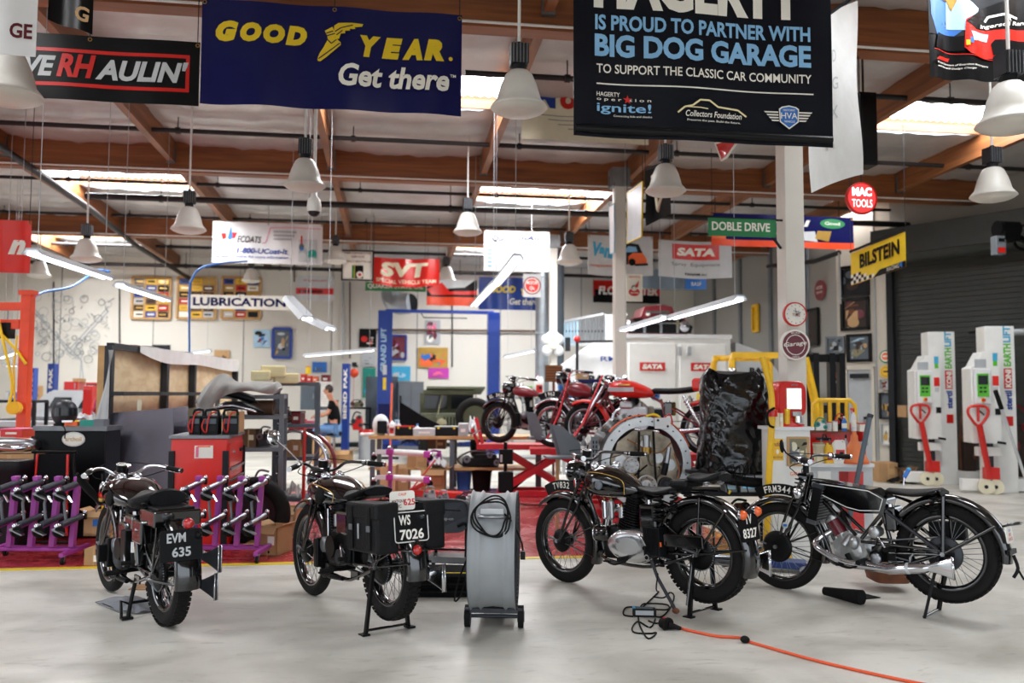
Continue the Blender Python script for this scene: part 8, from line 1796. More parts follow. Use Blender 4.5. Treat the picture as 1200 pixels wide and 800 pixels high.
for i in range(4):mb.tube([(-.25+i*.08,-.05,.22-.03*i),(-.2+i*.09,-.12,.28),(-.18+i*.1,-.12,.1),(-.15+i*.1,-.1,.0)],.006,'black_rubber',5,k=4)
mb.build('cable',rt);mb=MB();mb.cyl((-.15,-.1,0),(-.13,-.1,.03),.012,'bright_yellow');mb.build('plug',rt)
t=item('engine','brown and black motor parts on the lower shelf of the equipment table',858,592,884,618,DG,'rusty','black_metal',.3);t.location.z=zt*.45+.02
rt=thing('engine_crane','yellow shop crane with bent arm and red collar beside the bagged machine','crane',tuple(fl(898,655)));c=rt.location.copy();D1=7.9
up=at(905,484,D1)-c;mb=MB();mb.tube([V((0,0,.04)),at(901,560,D1)-c,up],.03,'hoist_yellow',10);mb.build('mast',rt)
mb=MB();mb.tube([up,at(903,455,D1)-c,at(893,418,D1)-c],.028,'hoist_yellow',10,k=3);mb.build('arm',rt)
mb=MB();mb.cyl(up-V((0,0,.03)),up+V((0,0,.03)),.048,'red_paint',n=16);mb.tube([up+V((0,-.05,.05)),up+V((-.07,-.05,.0)),up+V((-.06,-.05,-.1)),up+V((-.01,-.05,-.13))],.012,'black_rubber',6,k=3);mb.build('collar',rt)
mb=MB();mb.beam((-.3,0,.04),(.3,0,.04),.06,.06,'hoist_yellow');mb.build('foot',rt)
D2=13.2;p=at(890,520,D2);rt=thing('forklift','yellow forklift with black mast behind the near column','forklift',(p.x,p.y,0),RY);zr=at(880,416,D2).z
mb=MB()
for x in(-.42,.55):
 for y in(0,1.2):mb.tube([(x,y,1.0),(x*.98,y,zr-.1),(x*.85,y+.05,zr)],.05,'hoist_yellow',8)
mb.box((.06,0,zr),(.95,.08,.09),'hoist_yellow');mb.box((.06,1.2,zr),(.95,.08,.09),'hoist_yellow')
for i in range(5):mb.box((-.3+i*.18,.6,zr),(.04,1.2,.05),'hoist_yellow')
mb.build('overhead_guard',rt);mb=MB();mb.box((.05,.8,.65),(1.05,1.6,.7),'hoist_yellow');mb.box((.05,1.3,1.1),(1.0,.7,.5),'dark_grey');mb.build('body',rt,bevel=.05)
mb=MB();xm=(at(960,450,D2)-p).dot(RT);ztm=at(960,414,D2).z
for x in(-.25,-.1,.15,.3):mb.box((xm+x,-.1,ztm/2),(.09,.14,ztm),'vinyl_black')
for z in(.6,1.3,ztm-.08):mb.box((xm,-.1,z),(.62,.1,.12),'black_metal')
mb.build('mast',rt)
for x in(-.4,.5):
 for y in(.1,1.4):mb=MB();mb.torus((x,y,.3),(1,0,0),.21,.09,'tire_rubber',28,10);mb.build('wheel',rt)
mb=MB();q=at(868,424,D2-.1)-V((p.x,p.y,0));mb.ball((-.42,-.06,zr-.25),.06,'chrome',14,8);mb.build('work_lamp',rt);mb=MB();mb.tube([(xm-.32,-.3,zr-.05),(xm-.22,-.3,zr-.5),(xm-.1,-.3,zr-1.1)],.06,'hoist_yellow',10,k=3);mb.build('bent_guard',rt)
a,b_=at(955,500,11.2),at(1004,500,11.2);rt=thing('yellow_railing','yellow tube railing behind the red workshop cart','railing',((a.x+b_.x)/2,a.y,0),RY);w=(b_-a).length;zr=at(980,469,11.2).z;mb=MB()
mb.tube([(-w/2,0,.2),(-w/2,0,zr-.06),(-w/2+.06,0,zr),(w/2-.06,0,zr),(w/2,0,zr-.06),(w/2,0,.02)],.03,'hoist_yellow',8)
for i in range(1,5):mb.cyl((-w/2+w*i/5,0,.1),(-w/2+w*i/5,0,zr),.026,'hoist_yellow',n=8)
mb.build('rail',rt);mb=MB();mb.box((0,0,.06),(w,.06,.06),'hoist_yellow');mb.box((-w/2,0,.02),(.1,.5,.04),'hoist_yellow');mb.box((w/2,0,.02),(.1,.5,.04),'hoist_yellow');mb.build('foot',rt)
DC=7.95;cl=at(905,500,DC);cr=at(954,500,DC);w=(cr-cl).length;zt=at(930,500,DC).z;c=(cl+cr)/2
rt=thing('display_cabinet','white cabinet with vintage posters on its sides at the near column','cabinet',(c.x,c.y+.16,0),RY)
mb=MB();mb.box((0,0,(zt-.03)/2),(w*.94,.30,zt-.03),'white_paint');mb.build('body',rt,bevel=.006);mb=MB();mb.box((0,0,zt-.015),(w+.04,.34,.03),'white_sheet');mb.build('top',rt)
s=Sheet(.20,.27,0);s.rect(0,0,.20,.27,'tan');s.art(.015,.02,.185,.25,['khaki','slate_grey','cream','mid_grey','dark_grey'],26,4);s.frame(0,0,.2,.27,.014,'tan');o=s.mb.build('old_photograph',rt);o.location=(.06,-.151,zt-.36)
s=Sheet(.11,.2,0);s.rect(0,0,.11,.2,'hoist_yellow');s.text('Indian',.055,.13,.04,'dark_red',w=.09,shear=.2,bold=.04);s.disc(.055,.08,.014,'paper',.022);s.text('MOTOCYCLE',.055,.02,.018,'dark_red',w=.09);o=s.mb.build('yellow_poster',rt);o.location=(-.125,-.151,zt-.31)
s=Sheet(.16,.08,0);s.rect(0,0,.16,.08,'paper');s.text('GARAGE',.08,.02,.035,'orange',w=.14,bold=.03);o=s.mb.build('lower_sticker',rt);o.location=(.06,-.151,zt-.47)
b,w,h=pb(909,448,958,500,DC);rt=thing('tire_air_meter','red vintage tire air meter with white lit window on the white cabinet','air meter',(b.x-.02,b.y+.14,zt),RY+.2)
mb=MB();rings=[]
for y,s_ in((-.10,.93),(-.09,1),(.09,1),(.10,.93)):rings.append([V((.145*s_*math.copysign(abs(math.cos(a))**.45,math.cos(a)),y,.25+.155*s_*math.copysign(abs(math.sin(a))**.5,math.sin(a))+.02*(1-abs(math.cos(a))**2)*(math.sin(a)>0)))for a in[2*PI*i/40 for i in range(40)]])
mb.loft(rings,'red_paint');mb.build('housing',rt)
mb=MB();mb.box((.01,-.104,.26),(.155,.012,.2),'white_paint');wd_=mb.build('window_bezel',rt,bevel=.02);mb=MB();mb.box((.01,-.112,.26),(.135,.008,.18),'lit_panel');mb.build('window',wd_)
mb=MB();mb.box((.03,-.10,.12),(.09,.05,.04),'cast_alloy');mb.cyl((.04,-.12,.04),(.04,-.12,.1),.035,'chrome',n=16);mb.box((.06,-.11,.06),(.05,.05,.07),'cast_alloy');mb.build('crank',rt);mb=MB();mb.lathe([(.15,0),(.15,.02),(.10,.04),(.09,.09),(.11,.11)],(0,0,0),(0,0,1),'red_paint',28);mb.build('base',rt);mb=MB();mb.text('ECO',(.02,-.103,.378),(1,0,0),(0,0,1),.02,'chrome',w=.07,align='c',bold=.04);mb.build('badge',rt)
for lb,x0,y0,x1,y1,m1,m2,kd in(('yellow cylinder with black foot on the white cabinet',920,478,927,499,'hoist_yellow','bright_yellow','can'),('cream carton standing on the white cabinet left of the yellow cylinder',910,482,918,498,'cream','paper','carton')):t=item(kd,lb,x0,y0,x1,y1,DC,m1,m2,.06);t.location.z=zt
DK=8.7;cl,cr=at(953,510,DK),at(1029,510,DK);w=(cr-cl).length;c=(cl+cr)/2;zt=at(990,507,DK).z;zm=at(990,543,DK).z
rt=thing('workshop_cart','red workshop cart with white lower cabinet, loaded with bottles and tools','cart',(c.x,c.y+.28,0),RY)
mb=MB();mb.box((0,.2,(zm+zt)/2),(w,.12,zt-zm),'red_paint');mb.box((0,.2,zt),(w,.2,.03),'dark_wood');mb.build('back_panel',rt)
mb=MB();mb.box((0,0,zm-.02),(w,.55,.04),'white_sheet');mb.box((0,0,zm/2),(w*.97,.5,zm-.05),'grey_white');mb.build('lower_cabinet',rt,bevel=.006)
for x,wd_ in((-w*.27,w*.2),(.02,w*.14),(w*.15,w*.36)):mb=MB();mb.box((x,-.255,zm/2),(wd_,.01,zm*.8),'red_paint' if x>-.1 else 'white_paint');mb.build('door_panel',rt)
mb=MB();mb.box((w/2,.12,(zm+zt)/2+.0),(.03,.3,zt-zm),'red_paint');mb.build('side_panel',rt)
def crt(kd,lb,x0,x1,y0,top,m1,m2,dd=0,dp=.1,**kw):
 yb=509 if top else 544;t=item(kd,lb,x0,y0,x1,yb,DK+dd,m1,m2,dp,**kw);t.location.z=zt+.015 if top else zm;return t
crt('jug','white oil jug with red and orange label on the red cart',977,993,514,False,'white_paint','red_paint',0,.08);crt('jug','yellow oil jug left of the white jug on the red cart',968,978,520,False,'hoist_yellow','yellow',0,.08)
crt('bottle','clear bottle between the white jug and the orange cone',991,997,511,False,'grey_white','black_plastic',.1);crt('bin','cream plastic measuring funnel left of the yellow jug',956,968,522,False,'cream','khaki',.05,.1,name='funnel',category='funnel')
crt('case','small red grinder case at the back of the red cart shelf',960,975,512,False,'red_paint','dark_grey',.18);crt('spray','white caulking bottle with long nozzle on the cart top',1000,1006,483,True,'white_sheet','red_paint');crt('bottle','blue and white aerosol tin on the cart top',989,995,491,True,'mid_blue','grey_white')
crt('can','white tin with red stripe on the cart top',978,984,497,True,'paper','light_grey');crt('can','short white tin next to the striped tin on the cart top',971,977,498,True,'grey_white','red_paint');crt('box','red and white box at the right end of the cart top',1008,1018,499,True,'paper','red_paint');crt('engine','white and green spray gun at the left end of the cart top',956,970,493,True,'white_paint','teal',0,.08,name='spray_gun',category='spray gun');crt('engine','black and red power drill in the middle of the cart top',980,992,488,True,'black_plastic','red_paint',.1,.08,name='power_drill',category='drill');crt('box','small red box beside the orange cone tip',1000,1007,500,True,'red_paint','red_paint',.1)
p=at(1011,543,DK-.1);rt=thing('funnel','big orange plastic funnel standing upside down on the red cart','funnel',(p.x,p.y+.15,zm));mb=MB();mb.lathe([(.135,0),(.135,.03),(.10,.10),(.05,.21),(.038,.23),(.036,.28),(.022,.30),(.017,.40)],(0,0,0),(0,0,1),'cone_orange',32);mb.build('cone',rt);mb=MB();mb.lathe([(.13,.0),(.14,.002),(.14,.018),(.135,.02)],(0,0,0),(0,0,1),'orange',32);mb.build('rim',rt)
rt=thing('breaker_bar','long dark grey bar leaning against the red cart by the FRM 344 handlebar','bar',tuple(fl(987,652)));c=rt.location.copy();mb=MB();mb.tube([V((0,0,.02)),at(1019,489,8.0)-c],.024,'slate_grey',10);mb.build('tube',rt);mb=MB();q=at(1019,489,8.0)-c;mb.cyl(q,q+V((.012,0,.03)),.028,'dark_steel',n=12);mb.build('end_cap',rt)
rt=thing('lug_wrench','grey air wrench hanging across the red back panel of the cart','wrench',tuple(at(1012,521,DK-.05)+V((0,.38,0))));mb=MB();mb.cyl((-.25,-.1,0),(.1,-.1,-.01),.012,'dark_grey');mb.build('shaft',rt);mb=MB();mb.cyl((.08,-.1,-.01),(.2,-.1,0),.022,'steel',r2=.03,n=14);mb.build('socket',rt)
DS=17.3;a,b_=at(736,470,DS),at(863,470,DS);zt=at(800,394,DS).z;w=(b_-a).length;c=(a+b_)/2
rt=thing('spray_booth','white spray booth with red stickers on its two doors','spray booth',(c.x,c.y+1.5,0),RY*.4)
mb=MB();mb.box((0,0,zt/2),(w,3,zt),'white_paint');mb.box((0,0,zt),(w+.05,3.05,.08),'white_sheet');mb.build('body',rt)
for i,x in enumerate((-w*.245,w*.235)):
 mb=MB();mb.box((x,-1.51,zt/2-.05),(w*.44,.03,zt-.2),'white_paint');d_=mb.build('door',rt,bevel=.01)
 mb=MB();mb.box((x,-1.535,zt*.36),(.45,.02,.5),'dark_glass');mb.box((x,-1.53,zt*.36),(.5,.01,.55),'light_grey');mb.build('door_window',d_)
 mb=MB();mb.box((x,-1.54,zt-.62),(.52,.01,.17),'red_paint');mb.text('SATA',(x,-1.55,zt-.67),(1,0,0),(0,0,1),.1,'paper',w=.42,align='c',bold=.06,shear=.15);mb.build('door_sticker',d_);mb=MB()
 if i:mb.box((x-.05,-1.54,zt-1.25),(.18,.01,.2),'bright_yellow');mb.text('!',(x-.05,-1.55,zt-1.31),(1,0,0),(0,0,1),.12,'red_paint',align='c')
 else:mb.ball((x+.05,-1.54,zt-1.2),(.1,.01,.1),'mid_blue');mb.box((x+.05,-1.552,zt-1.2),(.1,.01,.04),'dark_grey')
 mb.build('door_badge',d_)
 mb=MB();mb.box((.02 if i==0 else.22-.0,-1.55,zt-.3),(.07,.05,.18),'light_grey');mb.build('hinge',d_)
a=at(866,470,DS+.2);mb=MB();mb.prism([(0,0),(1.1,0),(1.1,zt-1.0),(.55,zt-.3),(0,zt-.1)],(0,0,0),RT,(0,0,1),FW,.8,'grey_white');rt2=thing('booth_annex','pale side annex of the spray booth behind the yellow forklift','booth',(a.x,a.y+.4,0));mb.build('body',rt2);mb=MB();mb.text('BASF',tuple(RT*.5+V((0,0,at(875,437,DS).z))-FW*.41),RT,(0,0,1),.12,'dark_grey',w=.45,align='c',bold=.05);mb.build('lettering',rt2)
p=at(775,395,DS+.3);rt=thing('truck_front','front end of a red vintage truck mounted on top of the spray booth','truck front',(p.x,p.y+.5,zt+.04),RY*.4)
wt=(at(814,380,DS)-at(738,380,DS)).length;mb=MB()
mb.loft([[V((x*sc*wt/2,y,z))for x,z in((-1,0),(-1,.22),(-.92,.34),(-.55,.40),(-.42,.62),(.2,.66),(.5,.62),(.62,.42),(.92,.38),(1,.26),(1,0))]for y,sc in((-.3,.96),(-.2,1),(.5,1))],'dark_red',False);mb.build('bodywork',rt,bevel=.03,seg=3)
mb=MB();mb.prism([(-.62,.06),(.7,.06),(.74,.2),(.5,.36),(-.5,.36),(-.66,.2)],(0,-.33,0),(1,0,0),(0,0,1),(0,1,0),.05,'vinyl_black');mb.build('grille',rt)
mb=MB();[mb.box((x,-.38,.2),(.06,.04,.3),'chrome')for x in(-.3,.05,.4)];mb.box((.05,-.38,.26),(1.2,.04,.03),'chrome');mb.box((.0,-.32,.5),(.5,.03,.05),'chrome');mb.build('grille_bars',rt)
for x in(-.56,.56):mb=MB();mb.lathe([(.001,.05),(.09,.04),(.12,.0),(.13,-.03)],(x,-.36,.2),(0,-1,0),'chrome',24);mb.build('headlamp',rt)
for x in(-.58,-.1):mb=MB();mb.ball((x-.1,-.3,.45),(.05,.04,.04),'paper',12,8);mb.build('marker_lamp',rt)
p=at(690,470,17.8);rt=thing('spray_booth_plenum','slanted white plenum left of the middle column','booth',(p.x,p.y,0),RY*.4);z1,z2=at(690,424,17.8).z,at(690,401,17.8).z;w=(at(733,440,17.8)-at(655,440,17.8)).length
mb=MB();mb.loft([[V((x,y,z))for x,z in((-w/2,0),(w*.42,0),(w*.42,z2),(w*.1,z2),(-w/2,z1-.2))]for y in(0,.9)],'white_sheet',False);mb.build('body',rt)
mb=MB();mb.box((w*.18,-.02,1.3),(w*.46,.04,1.3),'white_paint');mb.text('BASF',(w*.2,-.05,1.75),(1,0,0),(0,0,1),.16,'dark_grey',w=.6,align='c',bold=.05);mb.text('RM',(w*.3,-.05,2.2),(1,0,0),(0,0,1),.1,'blue_paint',w=.35,align='c');mb.build('front_panel',rt)
mb=MB();mb.cyl((-w*.2,-.2,.1),(-w*.2,-.2,z2+.1),.03,'dark_grey');mb.cyl((-w*.2,-.2,z2),(w*.4,-.2,z2+.02),.025,'dark_grey');mb.ball((-w*.2,-.2,z2+.05),.07,'red_paint');mb.build('air_pipe',rt)
a,b_=at(662,405,19.4),at(708,402,17.9);c=(a+b_)/2;U=b_-a;rt=thing('stair_railing','pale turquoise slatted railing running along the top of the white plenum','railing',tuple(c));mb=MB()
for i in range(13):q=a+U*(i/12)-c;mb.box((q.x,q.y,q.z+.28),(.04,.03,.56),'pale_blue' if i<5 else 'galv')
mb.beam(a-c+V((0,0,.56)),b_-c+V((0,0,.62)),.05,.05,'grey_white');mb.beam(a-c,b_-c,.05,.06,'grey_white');mb.build('rail',rt);mb=MB();q=b_-c;mb.box((q.x+.17,q.y,q.z+.3),(.3,.05,.62),'white_paint');mb.build('end_panel',rt);mb=MB();mb.box((U.x*-.5-.1,0,.0),(.1,.1,.3),'dark_grey');mb.build('bracket',rt)
p=at(650,451,13.6);rt=thing('wicker_panel','square brown wicker panel propped behind the chrome motorcycle headlamp','panel',tuple(at(649,442,13.8)-V((0,0,.26))));mb=MB();mb.box((0,0,.22),(.28,.03,.27),'brown');[mb.box((0,-.018,.11+i*.045),(.27,.008,.02),'copper')for i in range(6)];mb.build('woven_face',rt);mb=MB();mb.cyl((0,.02,-1.6),(0,.02,.1),.02,'dark_wood');mb.build('prop',rt);rt.location.z=1.62
shelf_unit('steel_shelf','pale metal rack with cleaning supplies between far column and black motorcycle',(at(628,500,16.5).x,at(628,500,16.5).y,0),0,1.0,.5,at(628,466,16.5).z,[.3,.9,at(628,466,16.5).z],'light_grey')
for kd,lb,x0,y0,x1,y1,m1,m2 in(('box','lime green and white box on the pale metal rack',612,444,624,456,'grey_white','lime'),('jug','white canister at the right of the pale metal rack',626,437,638,462,'white_paint','pink'),('can','small white tin at the left of the pale metal rack',603,452,609,462,'paper','light_grey')):
 t=item(kd,lb,x0,y0,x1,y1,16.5,m1,m2,.3);t.location.z=at(628,466,16.5).z+.03
item('box','blue storage box behind the chrome fendered motorcycle',655,446,675,470,14.4,'mid_blue','dark_grey',.4);item('box','big dark blue crate behind the red cafe racer headlamp',676,444,704,476,13.9,'slate_grey','navy',.5);item('carton','tan carton on top of the blue boxes',676,437,690,444,14.2,'tan','paper',.3)
def wall_pic(lb,px,py0,py1,wpx,fm,pal,n,seed,round_=False,name='framed_picture',cat_='picture'):
 t=on_wall(px);t0,t1=on_wall(px-wpx/2),on_wall(px+wpx/2);z1,z0=wallz(px,py0),wallz(px,py1);w=abs(t1-t0);h=z1-z0;P0=PA+AW*t+AN*.02
 rt=thing(name,lb,cat_,(P0 .x,P0 .y,z0),math.atan2(AW.y,AW.x));s=Sheet(w,h,0)
 if round_:mb=MB();mb.cyl((0,0,h/2),(0,-.02,h/2),h/2,fm,n=32);mb.build('board',rt);s.disc(w/2,h/2,h*.40,pal[0]);s.disc(w/2,h/2,h*.3,pal[1]);s.rect(w/2-h*.2,h*.45,w/2+h*.2,h*.58,pal[2]);o=s.mb.build('face',rt);o.location=(0,-.02,0)
 else:
  s.base(fm,.01).build('backing',rt);t_=min(w,h)*.10;s.art(t_,t_,w-t_,h-t_,pal,n,seed);s.mb.build('printed_image',rt);mb=MB();[mb.box((a,-.02,h/2),(t_,.05,h),fm)for a in(-w/2+t_/2,w/2-t_/2)];[mb.box((0,-.02,z),(w,.05,t_),fm)for z in(t_/2,h-t_/2)];mb.build('picture_frame',rt)
 return rt
wall_pic('dark framed group picture highest on the wall by the roll shutter',1005,310,347,35,'vinyl_black',['dark_grey','slate_grey','plum','dark_brown'],16,31);wall_pic('framed picture of an orange and purple scene below the highest picture',1005,348,387,34,'vinyl_black',['dark_brown','plum','rusty','purple','tan'],16,32)
wall_pic('framed picture of a crowd above the white door',1009,391,424,29,'vinyl_black',['slate_grey','khaki','tan','dark_brown','pale_blue'],18,33);wall_pic('unframed grey green picture left of the crowd picture',981,394,415,22,'mid_grey',['slate_grey','olive','light_grey','dark_grey'],16,34)
wall_pic('small dark picture above the forklift mast, left of the door',985,425,446,11,'vinyl_black',['dark_grey','red_paint','slate_grey'],8,35);wall_pic('small dark and blue picture under the other one left of the door',985,449,472,11,'vinyl_black',['dark_grey','mid_blue','slate_grey'],8,36)
wall_pic('round green and orange badge sign on the pier by the roll shutter',1040,410,425,10,'green',['paper','orange','paper'],0,0,True,'round_sign','sign');wall_pic('round yellow sign under the green badge sign',1040,428,443,12,'hoist_yellow',['gold','hoist_yellow','dark_brown'],0,0,True,'round_sign','sign')
wall_pic('small dusty red number plate sign under the round yellow sign',1040,444,456,15,'light_grey',['grey_white','rusty','dark_red'],12,37);wall_pic('grey framed picture behind the yellow hand truck',1040,460,491,17,'dark_grey',['slate_grey','gold','tan','dark_grey'],12,38);wall_pic('small coloured picture low on the pier above the boxes',1041,496,522,17,'light_grey',['paper','gold','slate_grey','tan'],10,39)
def side_pic(lb,px,py0,py1,wpx,mat,pal,n,seed,round_=False,name='framed_picture',cat_='picture'):
 P0=atx(px-wpx/2,(py0+py1)/2,XW-.03);P1=atx(px+wpx/2,(py0+py1)/2,XW-.03);h=atx(px,py0,XW-.03).z-atx(px,py1,XW-.03).z;w=abs(P0 .y-P1 .y);c=(P0+P1)/2
 rt=thing(name,lb,cat_,(XW-.03,c.y,c.z-h/2),-PI/2);s=Sheet(w,h,0)
 if round_:mb=MB();mb.cyl((0,0,h/2),(0,-.03,h/2),h/2,mat,n=32);mb.build('board',rt);s.text('HOSE',w/2,h*.55,h*.16,'paper',w=h*.6);s.text('SERVICE',w/2,h*.35,h*.1,'paper',w=h*.6);o=s.mb.build('lettering',rt);o.location=(0,-.03,0)
 else:s.base(mat,.02).build('backing',rt);s.art(.05,.05,w-.05,h-.05,pal,n,seed);s.mb.build('printed_image',rt);mb=MB();[mb.box((a,-.02,h/2),(.06,.05,h),mat)for a in(-w/2,w/2)];[mb.box((0,-.02,z),(w,.05,.06),mat)for z in(0,h)];mb.build('picture_frame',rt)
side_pic('round dark red sign on the grey side wall right of the near column',962,328,352,12,'dark_red',[],0,0,True,'round_sign','sign');side_pic('dark framed picture on the grey side wall beside the clock',952,363,404,15,'vinyl_black',['dark_brown','plum','dark_grey'],10,41);side_pic('yellow and black warning sign seen edge-on left of the near column',886,358,388,6,'hoist_yellow',['hoist_yellow','vinyl_black'],3,42,name='warning_sign',cat_='sign')
P0=at(1168,268,13.4);rt=thing('shutter_motor','black shutter motor with grey control box beneath the roll shutter housing','motor',tuple(P0));mb=MB();mb.cyl((0,0,0),(.35,0,0),.13,'black_metal',n=20);mb.box((.18,0,-.05),(.3,.25,.3),'black_metal');mb.build('motor_body',rt,bevel=.02);mb=MB();mb.torus((.5,0,-.12),(1,.3,0),.2,.025,'black_metal',30,8);mb.build('chain_wheel',rt)
mb=MB();mb.box((-.02,-.05,-.28),(.17,.14,.3),'mid_grey');bx_=mb.build('control_box',rt,bevel=.01);mb=MB();mb.box((-.02,-.125,-.36),(.12,.01,.08),'red_paint');mb.box((-.02,-.125,-.2),(.1,.01,.05),'vinyl_black');mb.build('box_labels',bx_);mb=MB();mb.beam((.2,0,-.1),(.2+AN.x*-1.0,AN.y*-1.0,-.1),.08,.08,'black_metal');mb.build('bracket',rt)
def mobile_column(lb,px,ybase,ytop,D,first=None):
 p=fl(px,ybase);sc=1
 if first:return dup(first,(p.x,p.y,0),None or first.rotation_euler[2],lb)
 H=2.62;rt=thing('mobile_vehicle_lift',lb,'lift column',(p.x,p.y,0),RY-.12,'mobile lift columns by the roll shutter')
 mb=MB();mb.box((.17,.28,H/2),(.44,.34,H),'white_paint');mast=mb.build('mast',rt,bevel=.01)
 mb=MB();o=V((.396,.28,0));U=(0,0,1)
 for s_,z,hh,m_,L in(('stertil',1.30,.13,'blue_paint',.30),('EARTH',1.98,.14,'lime',.36),('LIFT',2.36,.14,'cyan',.26)):mb.text(s_,(.33,.106,z),U,(-1,0,0),hh*.8,m_,w=L,bold=.04)
 mb.box((.275,.107,1.79),(.12,.004,.32),'red_paint');mb.text('KONI',(.325,.104,1.65),U,(-1,0,0),.09,'paper',w=.28,bold=.05)
 mb.build('mast_lettering',mast);mb=MB();mb.box((.28,.107,1.12),(.11,.004,.15),'red_paint');mb.build('load_sticker',mast)
 mb=MB();mb.prism([(-.36,.78),(.06,.78),(.06,2.2),(-.18,2.2),(-.30,1.98),(-.36,1.95)][::1],(.0,.07,0),(1,0,0),(0,0,1),(0,1,0),.36,'white_paint');mb.build('carriage_cover',rt,bevel=.015)
 mb=MB();mb.box((-.22,-.15,1.66),(.25,.08,.56),'white_sheet');cb=mb.build('control_panel',rt,bevel=.02)
 mb=MB();mb.box((-.22,-.195,1.68),(.17,.01,.36),'lime');mb.box((-.22,-.202,1.76),(.14,.008,.14),'screen_dark');[mb.box((-.255+.06*i,-.202,1.58+.06*j),(.04,.008,.03),'dark_grey')for i in range(2)for j in range(2)];mb.build('keypad',cb);mb=MB();mb.cyl((-.22,-.19,1.45),(-.22,-.225,1.45),.025,'red_paint',n=14);mb.cyl((-.22,-.19,1.45),(-.22,-.2,1.45),.035,'bright_yellow',n=14);mb.build('stop_button',cb)
 mb=MB();mb.box((-.22,-.115,2.02),(.17,.01,.13),'light_grey');mb.build('vent_sticker',rt);mb=MB();mb.box((.0,-.112,1.75),(.09,.006,.15),'bright_red');mb.box((.0,-.112,1.62),(.07,.006,.08),'grey_white');mb.build('warning_sticker',rt);mb=MB();mb.box((.0,-.112,2.12),(.07,.006,.12),'cyan');mb.box((.0,-.113,2.02),(.06,.006,.08),'lime');mb.build('globe_sticker',rt);mb=MB();mb.box((.02,-.113,1.27),(.08,.006,.1),'vinyl_black');mb.build('connector_plate',rt)
 mb=MB();mb.box((-.1,.0,.65),(.36,.12,.14),'white_paint');mb.box((.02,.2,.4),(.2,.2,.8),'white_paint');mb.cyl((-.05,.05,.35),(-.05,.05,.8),.05,'dark_steel');mb.build('carriage',rt,bevel=.01)
 mb=MB();mb.box((.62,.3,.12),(1.0,.30,.2),'white_paint');mb.box((-.35,.05,.13),(.3,.12,.18),'white_paint');mb.build('base_leg',rt,bevel=.01)
 for x in(-.2,-.06):mb=MB();mb.cyl((x,-.16,.115),(x+.03,-.06,.115),.115,'cream',n=26);mb.cyl((x-.002,-.165,.115),(x+.032,-.055,.115),.03,'dark_grey',n=12);mb.build('wheel',rt)
 mb=MB();mb.cyl((-.13,-.12,.25),(-.30,-.22,1.05),.045,'red_paint',n=12);mb.box((-.1,-.1,.32),(.2,.14,.18),'red_paint');hd_=mb.build('tow_handle',rt);mb=MB();c=V((-.32,-.235,1.22));mb.tube([c+V((0,0,-.17)),c+V((-.11,0,-.05)),c+V((-.15,0,.05)),c+V((-.1,0,.13)),c+V((.1,0,.13)),c+V((.15,0,.05)),c+V((.11,0,-.05))],.022,'red_paint',8,closed=True,k=3);mb.cyl(c+V((0,0,-.1)),c+V((.0,0,.13)),.02,'red_paint');mb.cyl(c+V((.02,-.01,.06)),c+V((.08,-.02,.0)),.012,'black_plastic');mb.build('grip_loop',hd_)
 mb=MB();mb.cyl((.0,-.11,.80),(.12,-.11,.78),.02,'black_plastic');mb.build('latch',rt)
 return rt
mc=mobile_column('white mobile lift column with green and blue vertical letters, the one nearer the white door',1098,568,388,13.9)
m2=mobile_column('white mobile lift column with green and blue vertical letters, the one nearer the right edge',1167,578,382,12.8,mc)
rt=thing('broom_handle','white pole with black grip leaning against the right lift column','pole',tuple(fl(1215,600)));c=rt.location.copy();mb=MB();q=at(1172,474,11.0)-c;mb.cyl((0,0,.02),q,.02,'grey_white',n=10);mb.build('shaft',rt);mb=MB();d=q.normalized();mb.cyl(q-d*.06,q+d*.2,.028,'black_rubber',n=12);mb.build('grip',rt)
P0=at(1150,391,14.2);rt=thing('tube_light','unlit grey tube light fixed across the roll shutter behind the lift column','light',tuple(P0));mb=MB();e=at(1215,388,13.7)-P0;mb.cyl((0,0,0),e,.055,'light_grey',n=12);mb.build('housing',rt);mb=MB();mb.cyl((0,0,.04),(0,.3,.04),.02,'dark_grey');mb.build('bracket',rt)
rt.location=P0
rt=thing('hand_truck','tall yellow hand truck with padded arms in front of the roll shutter','hand truck',tuple(fl(1050,549)));c=rt.location.copy();Dh=1500/(549-462-2)
mb=MB();t1=at(1044,470,Dh)-c;mb.tube([(0,0,.05),t1],.035,'hoist_yellow',8);mb.build('mast',rt);mb=MB();mb.cyl(t1+V((-.25,0,-.03)),t1+V((.28,0,.05)),.025,'hoist_yellow');mb.build('crossbar',rt)
for x,z in((-.2,.02),(.25,.08)):mb=MB();mb.box(t1+V((x,-.04,z+.05)),(.22,.12,.12),'hoist_yellow');mb.build('pad',rt,bevel=.02)
mb=MB();mb.box((0,-.05,.05),(.5,.2,.06),'hoist_yellow');mb.build('foot',rt)
rt=thing('hydraulic_press','yellow hydraulic machine standing beside the left mobile lift column','hoist',tuple(fl(1078,545)));mb=MB();mb.prism([(-.35,.05),(.25,.05),(.25,.5),(.1,.55),(.05,1.5),(-.06,1.5),(-.08,.6),(-.35,.3)],(0,0,0),(1,0,0),(0,0,1),(0,1,0),.22,'hoist_yellow');mb.build('frame',rt,bevel=.02);mb=MB();mb.cyl((-.2,-.13,.12),(-.2,.13,.12),.12,'dark_grey');mb.cyl((.15,-.13,.1),(.15,.13,.1),.1,'dark_grey');mb.build('wheels',rt);mb=MB();mb.box((-.05,-.05,1.45),(.35,.2,.12),'hoist_yellow');mb.cyl((.1,-.1,1.3),(.22,-.1,1.3),.06,'dark_grey');mb.build('head',rt)
rt=thing('hand_truck','grey two wheeled hand truck leaning by the white door','hand truck',tuple(fl(1040,552)));mb=MB();h_=1.05
